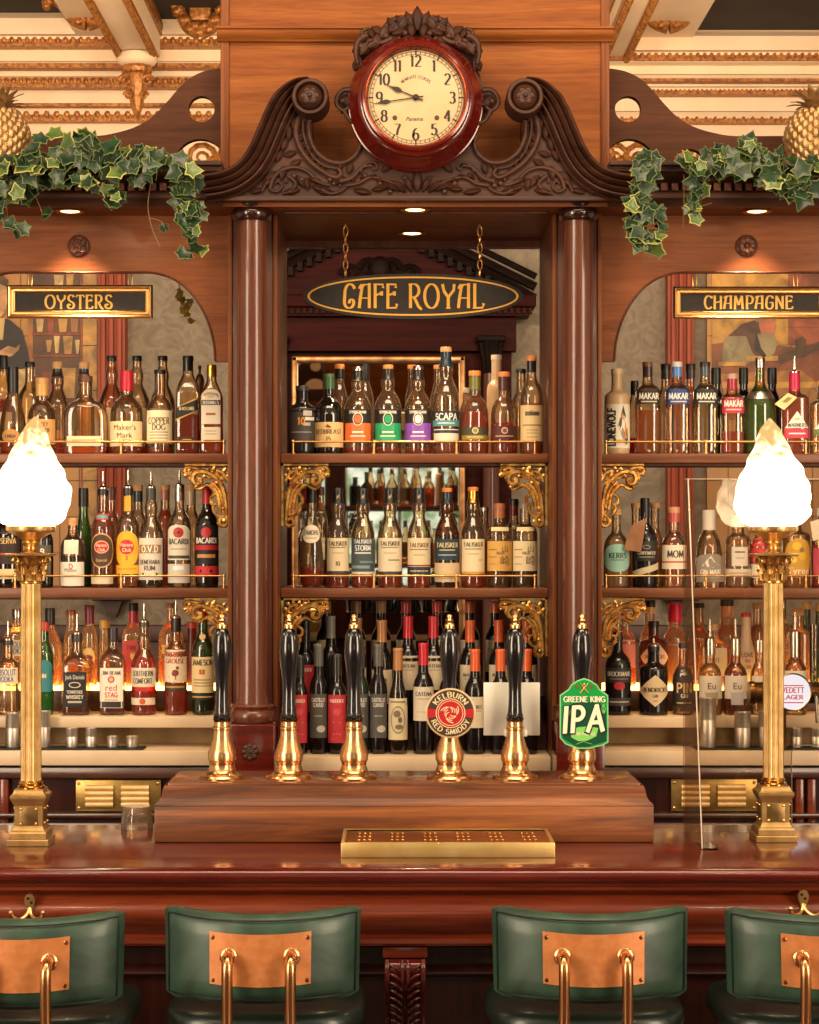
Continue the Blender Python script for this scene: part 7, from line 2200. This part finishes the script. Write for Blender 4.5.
bottle(732, 24, 374, 'T1', 'eight sided gin bottle with crimson label and pink base', 'cyl', liq=('#d86a4a', 432), cap=('#c8a090', 5), nr=10, foil=('#a82a3c', 390), sq=1.2, labels=[(397, 413, '#b01e38', .97, 'rect', [('b', 'MAKAR', 403.5, 5.6, '#f0e0d4', .86), ('-', 409.5, 1.2, '#e8b8b0', .7)])], group=g)
bottle(743.5, 17, 368, 'T2', 'dark green bottle with black capsule behind the large green gin', 'std', glass='#2a4a20', cap=('#151714', 16), nr=8.5, group=g)
bottle(760, 32, 358, 'T1', 'large green gin bottle with silver cap and red seal', 'round', glass='#cfdc9a', liq=('#4f7a3a', 400), cap=('silver', 10), nr=9, labels=[(391, 398.5, '*#c8c0b4', .97, 'rect', []), (380, 386, '#c81e34', .2, 'oval', [])], group=g, edge=.7)
bottle(772, 17, 368, 'T2', 'dark bottle with black capsule between the green gin and the pink one', 'std', glass='#2c3a20', cap=('#151714', 16), nr=8.5, group=g)
tw = bottle(794.5, 28, 373, 'T1', 'faceted pink gin bottle with swing tag and pourer', 'cyl', liq=('#d07a78', 398), cap=('#c81e4a', 20), pour=356, nr=10, sq=1.5, labels=[(411, 428, '#ddd5c8', .9, 'tri', [('s', 'WARNERS', 425, 3.6, INKC, .8), ('-', 419, 1.6, '#d8a040', .2)]), (429, 438, '#d4304c', .9, 'rect', [('-', 433.5, 1.4, '#f0d0d0', .7)])], group=g)
m = MB(); Yt = 5.744
pts = [(774.5, 404), (788, 393), (797, 397.5), (784, 410)]
m.prism([(gx(a, Yt), gz(b, Yt)) for a, b in pts], Yt - .002, Yt); tg = m.build('swing_tag', mottled('#d8bc80', '#e2ca92', .5, 30), tw, smooth=False)
m = MB()
for f_ in (.35, .5, .65):
    a, b = (774.5 + (788 - 774.5) * .3 + 10 * f_, 404 - 3.3 + 2.2 * f_), (774.5 + 13.5 * .75 + 10 * f_, 404 - 8.2 + 2.2 * f_)
    m.add([(gx(a[0], Yt), Yt - .0028, gz(a[1], Yt)), (gx(b[0], Yt), Yt - .0028, gz(b[1], Yt)), (gx(b[0] + .8, Yt), Yt - .0028, gz(b[1] + 1, Yt)), (gx(a[0] + .8, Yt), Yt - .0028, gz(a[1] + 1, Yt))], [(0, 1, 2, 3)])
m.build('lettering', paint('#8a7040', .5), tg, smooth=False)
m = MB(); m.tube([tuple(at(796, 397, Yt)), tuple(at(796, 391, 5.765)), tuple(at(794, 388, 5.776))], .0008, 5); m.build('string', paint('#b8985a'), tw)
bottle(822, 24, 381, 'T1', 'clear bottle with pale triangular label at the frame edge', 'cyl', cap=('cork', 5), sq=1.5, labels=[(418, 429, '#ddd5c8', .9, 'tri', []), (430, 435, '#5a6a34', .9, 'rect', [])], group=g)
# upright lettering on the cream bottle
cb = [o for o in bpy.data.objects if o.get('label') == 'cream bottle with upright black lettering on a white label'][0]
lb = [o for o in cb.children if o.name.startswith('label')][0]
m = MB(); Yb = 5.79; R = 26 * Yb / F / 2 * .975; k = Yb / F
X0 = gx(617, Yb); zc = gz(427, Yb - R)


def vert(u, v):
    a = math.asin(max(-.99, min(.99, (-6.2 * k - (v - 0)) / R)))
    return (X0 + (R + .0036) * sin(a), Yb - (R + .0036) * cos(a), zc + u)


pen(m, 'LONEWOLF', 0, 0, 6.4 * k, .2, .22, GL, .14, fixed_w=37 * k, surf=vert)
m.build('lettering', paint('#1c1816', .45), lb, smooth=False)

# ---- champagne bay, middle shelf
g = 'spirit bottles on the middle shelf of the champagne bay'
bottle(616.5, 26.5, 509, 'M1', 'clear gin bottle with cork and round teal label', 'round', cap=('cork', 6), nr=9, liq=('#dcd4c8', 545), labels=[(544, 572, '#8fc0b0', .98, 'oval', [('s', 'KERRS', 555.5, 5, '#2a3a38', .74), ('-', 560, .8, '#4a6a60', .4)])], group=g)
bottle(636, 19, 503, 'M2', 'clear bottle with cork behind the round teal label', 'round', cap=('cork', 5), nr=9, liq=('#d8a050', 535), group=g)
bk = bottle(645, 26.5, 498, 'M1', 'black gin bottle with brown paper tag and pale ribbon', 'round', glass='#131011', opaque=True, cap=('#141212', 19), nr=8.5, labels=[(541, 561, '#211c1c', .9, 'rect', [('o', 547, 8, 4, '#a89880'), ('o', 547, 6.6, 3, '#211c1c', 0, .0013), ('s', 'GUNPOWDER', 553, 3, '#c8bca4', .84), ('-', 557, .7, '#a89c88', .6)]), (562, 578, '#c8b898', .96, 'strip', [])], group=g)
m = MB(); Yt = 5.744
pp = [(631, 525), (646, 519), (646, 536), (641, 552), (623, 552), (628, 538)]
pp = [(624, 550), (627, 536), (633, 524), (646, 518), (644, 534), (641, 552)]
m.prism([(gx(a, Yt), gz(b, Yt)) for a, b in pp], Yt - .0015, Yt); m.build('swing_tag', mottled('#8a5c38', '#a06e46', .55, 30), bk, smooth=False)
m = MB(); m.tube([tuple(at(643, 520, Yt)), tuple(at(645, 514, 5.77)), tuple(at(645, 512, 5.778))], .0009, 5); m.build('string', paint('#8a6a4a'), bk)
bottle(655, 19, 503, 'M2', 'clear bottle with cork behind the black gin', 'round', cap=('cork', 5), nr=9, liq=('#d8943c', 530), group=g)
bottle(674, 26, 507, 'M1', 'gin bottle with pinkish cork, red strip and cream label beside the screen edge', 'round', cap=('#c88a6a', 6), nr=11, foil=('#b8504a', 522), labels=[(545, 569, '#ddd0b8', .97, 'rect', [('s', 'MOM', 554, 6.5, INKC, .6), ('-', 562, 1.6, '#b8483c', .99)])], group=g)
bottle(709, 31, 510, 'M1', 'tapering clear gin bottle with tall white cap', 'taper', cap=('#d9d2c8', 20), nr=12, edge=.7, labels=[(560, 577, '#cfc8c0', .0, 'rect', []), (553, 580, '#bdb4aa', .02, 'rect', []), (554, 582, '#8f8780', .93, 'arch', [('p', '#e8e2d8', [(-9, 566), (-4, 560), (0, 556), (3, 561), (8, 565), (2, 568), (-3, 567)]), ('s', 'GIN MARE', 572, 4.4, '#f2ece2', .8), ('-', 577, .8, '#e0d8cc', .6)])], group=g)
bottle(738, 26, 515, 'M1', 'clear gin bottle with white cap and two white labels', 'squat', cap=('#d8d0c4', 12), nr=12, liq=('#b8b0ac', 545), labels=[(547, 566, '#dcd4ca', .62, 'rect', [('-', 552, 1.6, '#6a625c', .6), ('-', 558, .8, '#8a827a', .5)]), (569, 577, '#d8cec2', .98, 'rect', [('-', 573, .8, '#9a9088', .6)])], group=g)
bottle(760, 20, 520, 'M1', 'clear bottle with red and white label behind the lamp capital', 'std', cap=('#c8c0b4', 8), labels=[(538, 562, '#c22834', .95, 'rect', []), (564, 578, '#ddd2c2', .95, 'rect', [])], group=g)
bottle(796, 29, 512, 'M1', 'rounded clear bottle printed with yellow blossoms and white script', 'cyl', cap=('#b8a88c', 8), liq=('#d8b060', 540), labels=[(538, 578, '#c99a3a', .9, 'oval', [('o', 546, 9, 8, '#e6c03c', -2), ('o', 556, 8, 8, '#dcb02c', 4), ('o', 560, 7, 6, '#e8cc50', -5), ('o', 550, 5, 5, '#8a6a20', 3), ('f', 'Tyree', 570.5, 7, '#f2ecdc', .9)])], group=g)
tg_ = bottle(822, 22, 508, 'M1', 'pink bottle with white card tag cut by the frame', 'std', cap=('#d8d0c4', 8), liq=('#d8607a', 545), labels=[(548, 576, '#b8405a', .9, 'rect', [])], group=g)
m = MB(); Yt = 5.746; m.prism([(gx(a, Yt), gz(b, Yt)) for a, b in ((810, 522), (822, 518), (826, 537), (813, 541))], Yt - .0015, Yt); m.build('card_tag', mottled('#d8cdb8', '#e2d8c4', .5, 30), tg_, smooth=False)

# ---- champagne bay, marble shelf
g = 'spirit bottles on the marble shelf of the champagne bay'
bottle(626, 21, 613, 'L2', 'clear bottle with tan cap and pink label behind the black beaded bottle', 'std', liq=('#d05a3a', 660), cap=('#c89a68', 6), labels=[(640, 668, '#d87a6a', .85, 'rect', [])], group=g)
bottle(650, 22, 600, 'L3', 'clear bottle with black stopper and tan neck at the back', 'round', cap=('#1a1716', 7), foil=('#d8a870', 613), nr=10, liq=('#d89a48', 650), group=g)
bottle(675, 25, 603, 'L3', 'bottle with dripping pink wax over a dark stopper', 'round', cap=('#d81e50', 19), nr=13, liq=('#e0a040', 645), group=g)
bottle(618, 27, 632, 'L1', 'black beaded gin bottle with silver name and red fruit print', 'std', glass='#141112', opaque=True, cap=('#151313', 9), pour=615, nr=9, labels=[(668, 683, '#2a2424', .96, 'rect', [('s', 'BROCKMANS', 674, 4.2, '#d2cabe', .95), ('-', 679, .8, '#8a827a', .6)]), (682, 690, '#b01a2c', .42, 'oval', []), (698, 706, '#3a3432', .9, 'rect', [('-', 702, 1.4, '#b0a898', .7)])], group=g)
bottle(653.5, 30, 621, 'L2', 'ruby apothecary gin bottle with pale diamond label, behind the black one', 'squat', glass='#8a1c30', liq=('#a8142c', 668), cap=('#1c1616', 6), nr=10, labels=[(641, 674, '#d2b0a4', .93, 'diamond', [('s', 'HENDRICKS', 657, 3.4, '#6a3030', .7)])], group=g)
bottle(653.5, 30, 646, 'L1', 'small black apothecary gin bottle with cream diamond label', 'squat', glass='#15100f', opaque=True, cap=('#1a1716', 5), pour=638, nr=11, labels=[(675, 707, '#d8bf98', .97, 'diamond', [('s', 'HENDRICKS', 690, 4.2, INKC, .86), ('s', 'GIN', 696, 2.8, '#5a4830', .2), ('-', 701, .8, '#5a4830', .1)])], group=g)
bottle(683, 22, 643, 'L1', 'clear gin bottle with black label and tan capitals behind the screen edge', 'round', cap=('#1a1716', 5), nr=8, labels=[(668, 706, '#211c1b', .95, 'rect', [('b', 'PIN', 688, 9, '#d8b078', .7), ('b', 'GIN', 696, 3.6, '#d8ccb8', .4), ('-', 703, 1.4, '#b89a70', .6), ('o', 674, 5, 3, '#c8bca8')])], group=g)
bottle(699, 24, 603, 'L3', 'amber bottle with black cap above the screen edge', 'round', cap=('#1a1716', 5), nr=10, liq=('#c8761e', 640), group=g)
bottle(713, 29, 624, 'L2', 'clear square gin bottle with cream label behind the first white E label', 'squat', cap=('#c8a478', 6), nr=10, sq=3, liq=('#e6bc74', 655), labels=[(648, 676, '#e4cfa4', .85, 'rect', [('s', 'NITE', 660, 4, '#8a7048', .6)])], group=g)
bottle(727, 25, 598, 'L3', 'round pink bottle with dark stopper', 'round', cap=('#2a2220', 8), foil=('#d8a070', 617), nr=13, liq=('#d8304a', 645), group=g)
bottle(746, 21, 613, 'L2', 'white ceramic bottle printed LOVE with red wax cap', 'tear', glass='#cdb69c', opaque=True, cap=('#c8202c', 4), nr=9, labels=[(648, 672, '#cdb69c', .9, 'rect', [('b', 'LOVE', 655, 4, '#6a4a40', .7), ('o', 661, 6, 4, '#b87a6a'), ('b', 'GIN', 667, 3.4, '#8a5a4a', .4)])], group=g)
for x, lc, lq, lab in ((710, '#ddd2c2', ('#e0c48c', 672), 'clear gin bottle with silver pourer neck and first white E label'), (735.5, '#ddd2c8', ('#6c1236', 672), 'magenta gin bottle with silver pourer neck and white E label')):
    bottle(x, 24.5, 640, 'L1', lab, 'round', liq=lq, cap=('silver', 15), pour=619, nr=10, labels=[(676, 699, lc, .94, 'rect', [('b', 'E', 685, 6.5, '#2a2222', .2), ('f', 'Eu', 685, 6, '#2a2222', .5)] if False else [('f', 'Eu', 686, 6.5, '#2a2222', .42), ('-', 693, .7, '#9a9084', .5)]), (693, 705, '#a89a84' if lc == '#ddd2c2' else '#b8b4b8', .5, 'rect', [])], group=g)
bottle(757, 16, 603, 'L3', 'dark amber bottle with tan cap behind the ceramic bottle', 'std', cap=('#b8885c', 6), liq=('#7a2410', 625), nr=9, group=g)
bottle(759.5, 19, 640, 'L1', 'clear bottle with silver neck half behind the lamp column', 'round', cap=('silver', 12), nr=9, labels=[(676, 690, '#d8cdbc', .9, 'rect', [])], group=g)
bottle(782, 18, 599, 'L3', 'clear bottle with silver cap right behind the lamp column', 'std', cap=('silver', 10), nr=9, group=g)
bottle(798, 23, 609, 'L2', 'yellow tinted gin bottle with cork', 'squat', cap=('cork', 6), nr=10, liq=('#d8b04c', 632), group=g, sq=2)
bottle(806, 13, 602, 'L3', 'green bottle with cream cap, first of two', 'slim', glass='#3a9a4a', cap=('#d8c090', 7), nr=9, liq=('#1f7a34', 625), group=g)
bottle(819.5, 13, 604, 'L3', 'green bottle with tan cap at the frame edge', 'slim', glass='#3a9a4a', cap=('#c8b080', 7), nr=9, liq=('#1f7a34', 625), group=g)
bottle(795, 24, 633, 'L1', 'clear bottle with silver neck, teal seal and white label above the badge', 'round', cap=('silver', 24), pour=612, nr=10, labels=[(671, 682, '#d8d4cc', .95, 'rect', []), (641, 648, '#2f6a70', .9, 'oval', [])], group=g)

# ================================================================== things on the back counter
for (px, xw, top, lab) in ((12.5, 14, 713, 'tall steel measure beside the vodka, first before the lamp column'), (43.5, 14, 711, 'tall steel measure half behind the brass lamp column'), (72, 12, 728, 'medium steel measure under the black label, nearer the lamp'), (91, 11, 728, 'medium steel measure second from the lamp'), (112.5, 11, 736, 'short steel measure under the white label'), (132, 11.5, 736, 'short steel measure nearest the end of the bar mat'),
                       (707.5, 17, 698, 'tallest steel measure beside the clear screen edge'), (742.5, 16, 712, 'steel measure under the magenta gin'), (765, 13, 711, 'steel measure half behind the champagne lamp column'), (796.5, 12, 728, 'medium steel measure under the lit badge'), (816.5, 12, 728, 'medium steel measure at the frame edge under the tap')):
    Y = 5.672; k = Y / F
    X = gx(px, Y); z0 = ZS + .0052
    t = thing('measuring_cup', lab, 'measuring cup', (X, Y, z0), 'steel measures on the bar mats')
    h = gz(top, Y) - z0; r = xw * k / 2
    m = MB(); m.lathe([(0, 0), (r * .97, 0), (r, .002), (r, h * .55), (r * .985, h * .56), (r, h * .57), (r, h - .003), (r * 1.03, h - .0015), (r * 1.03, h), (r * .95, h), (r * .93, h - .01), (r * .9, .006), (0, .005)], X, Y, z0, n=28)
    m.build('cup', STEEL, t, sharp=30)
for (xa, xb, lab) in ((-60, 145, 'dark rubber bar mat under the steel measures, oysters side'), (694, 880, 'dark rubber bar mat under the steel measures, champagne side')):
    Y = 5.672
    m = MB(); m.box(gx(xa, Y), gx(xb, Y), 5.630, 5.716, ZS + .0005, ZS + .0035, .001)
    x = gx(xa, Y) + .006
    while x < gx(xb, Y) - .004: m.box(x, x + .0045, 5.634, 5.712, ZS + .0035, ZS + .0047); x += .009
    o = m.build('bar_mat', paint('#161b18', .6), loc=((gx(xa, Y) + gx(xb, Y)) / 2, Y, ZS))
    tag(o, lab, 'mat', 'rubber bar mats')
# beer font with a lit round badge
Y = 5.54
t = thing('beer_font', 'dark brass horizontal beer font with a lit round white badge', 'beer font', (gx(772, 5.66), 5.655, ZS))
m = MB()
zc = gz(693, Y); k = Y / F
BRD = mottled('#5a3c1e', '#7a5428', .25, 30, 0, 0, 0, .9)
m.lathe([(0, -.065), (11.5 * k, -.065), (12 * k, -.06), (12 * k, -.05), (11 * k, -.047), (11 * k, .22), (12 * k, .222), (12 * k, .232), (11 * k, .235), (0, .236)], gx(772, Y), Y, zc, 'X', 32)
m.build('cross_tube', BRD, t, sharp=35)
m = MB(); m.lathe([(.018, ZS + .0006), (.018, ZS + .006), (.016, ZS + .012), (.015, ZS + .03), (.015, zc - .024)], gx(781, 5.66), 5.66, 0, n=28)
m.tube([(gx(781, 5.66), 5.66, zc - .03), (gx(781, 5.60), 5.60, zc - .012), (gx(781, 5.55), 5.55, zc)], .014, 12); m.build('pedestal', BRD, t)
m = MB(); Yb = Y - .045; kb = Yb / F
m.lathe([(18.6 * kb, -.006), (19.2 * kb, -.003), (19.2 * kb, .003), (18.2 * kb, .005), (17.6 * kb, .004)], gx(792.5, Yb), Yb, gz(692, Yb), 'Y', 40, cap=False); m.build('badge_rim', metal('#b09a78', .25), t)
m = MB(); m.lathe([(17.8 * kb, .0), (17.6 * kb, .0035), (0, .0042)], gx(792.5, Yb), Yb, gz(692, Yb), 'Y', 40); bd = m.build('badge', emit('#f4f0ff', 1.25), t)
m = MB(); m.lathe([(.008, -.04), (.008, .0)], gx(792.5, Yb), Yb + .002, gz(692, Yb), 'Y', 14); m.build('badge_stem', BRD, t)
m = MB(); sf = lambda u, v: (u, Yb - .0052, v)
pen(m, 'VEDETT', gx(792.5, Yb), gz(690, Yb), 5 * kb, .16, .2, GL, .16, fixed_w=22 * kb, surf=sf); pen(m, 'LAGER', gx(792.5, Yb), gz(697, Yb), 4 * kb, .16, .2, GL, .16, fixed_w=20 * kb, surf=sf)
for s_ in (685, 702): m.add([(gx(782, Yb), Yb - .005, gz(s_, Yb)), (gx(803, Yb), Yb - .005, gz(s_, Yb)), (gx(803, Yb), Yb - .005, gz(s_ + 1, Yb)), (gx(782, Yb), Yb - .005, gz(s_ + 1, Yb))], [(0, 1, 2, 3)])
m.build('lettering', paint('#c8341c', .4), bd, smooth=False)
m = MB(); m.tube([(gx(813, Y), Y - .02, zc), (gx(813, Y), Y - .05, zc - .01), (gx(813, Y), Y - .058, zc - .03), (gx(813, Y), Y - .058, gz(723, Y - .06))], [.008, .0075, .0065, .0055], 12); m.build('tap_spout', metal('#9a9088', .25), t)
fl = thing('flute_glass', 'tall clear flute standing on the dark brass beer font', 'glass', (gx(814, Y), Y, zc + 11 * k))
m = MB(); m.lathe([(4.0 * k, .002), (4.4 * k, .004), (4.0 * k, .02), (4.8 * k, .16), (4.5 * k, .16), (3.6 * k, .024), (0, .022)], fl.location.x, Y, zc + 11 * k, n=24); m.build('bowl', thin_glass('#f4eee6', .3, 1.6), fl)
# ================================================================== light and camera
w = bpy.data.worlds.new('World'); SC.world = w; w.use_nodes = True
w.node_tree.nodes['Background'].inputs[0].default_value = (1.0, .77, .53, 1)
w.node_tree.nodes['Background'].inputs[1].default_value = .55


def area(name, loc, target, sx, sy, power, col=(1, .80, .58)):
    L = bpy.data.lights.new(name, 'AREA'); L.shape = 'RECTANGLE'; L.size = sx; L.size_y = sy; L.energy = power; L.color = col
    o = bpy.data.objects.new(name, L); COL.objects.link(o); o.location = loc
    o.rotation_euler = (Vector(target) - Vector(loc)).to_track_quat('-Z', 'Y').to_euler()
    return o


WARM = (1, .76, .50)
area('bar_fill', (.1, 3.3, 4.5), (0, 5.6, 1.9), 2.8, .8, 85, WARM)  # unseen fill added overhead to light the bar front
area('side_fill', (-3.3, 1.2, 2.3), (.3, 5.6, 1.9), 1.3, 2.8, 150, (1, .80, .58))  # unseen fill pair added at the sides for soft light and streak highlights
area('side_fill', (3.4, 1.2, 2.3), (-.2, 5.6, 1.9), 1.3, 2.8, 150, (1, .80, .58))
area('front_wall_fill', (0, -.6, 4.2), (0, -3.1, 1.8), 3.0, .8, 60, WARM)  # unseen fill added to brighten the front wall for the brass to reflect
area('far_wall_fill', (-2.3, 7.6, 4.3), (-1.2, 9.8, 2.0), 1.6, .6, 42, WARM)  # unseen fill pair added to light the far wall
area('far_wall_fill', (2.4, 7.6, 4.3), (1.3, 9.8, 2.0), 1.6, .6, 42, WARM)
area('ceiling_fill', (-.95, 6.6, 3.12), (-.95, 8.4, 4.4), 1.2, .3, 46, WARM)  # unseen fill pair added behind the bar to brighten the ceiling
area('ceiling_fill', (1.05, 6.6, 3.12), (1.05, 8.4, 4.4), 1.2, .3, 46, WARM)

for (x_, y_, z_) in ((-1.9, 2.6, 3.0), (-1.5, 1.8, 3.3), (-1.1, 2.6, 3.05), (-1.5, 3.2, 3.2), (1.9, 2.6, 3.0), (1.5, 1.8, 3.3), (1.1, 2.6, 3.05), (1.5, 3.2, 3.2)):
    L = bpy.data.lights.new('sparkle_point', 'POINT'); L.energy = 9; L.color = (1, .78, .5); L.shadow_soft_size = .06  # unseen point lights added to put sparkle on the bottles
    o = bpy.data.objects.new('sparkle_point', L); COL.objects.link(o); o.location = (x_, y_, z_)

cam = bpy.data.cameras.new('camera')
cam.sensor_fit = 'HORIZONTAL'; cam.sensor_width = 36
cam.lens = F / 819 * 36
cam.shift_x = (409.5 - PX) / 819
cam.shift_y = (PY - 512) / 819
cam.clip_end = 60
co = bpy.data.objects.new('camera', cam); COL.objects.link(co)
co.location = (0, 0, ZC); co.rotation_euler = (pi / 2, 0, 0)
SC.camera = co
vs_ = SC.view_settings
vs_.view_transform = 'Standard'; vs_.look = 'None'; vs_.gamma = 1; vs_.use_curve_mapping = False
vs_.exposure = .12
SC.cycles.use_denoising = True
SC.cycles.max_bounces = 10; SC.cycles.transparent_max_bounces = 24; SC.cycles.transmission_bounces = 8; SC.cycles.glossy_bounces = 5; SC.cycles.diffuse_bounces = 3
SC.cycles.sample_clamp_indirect = 6
SC.cycles.caustics_reflective = False
for o in bpy.data.objects:
    if '_o' in o: del o['_o']
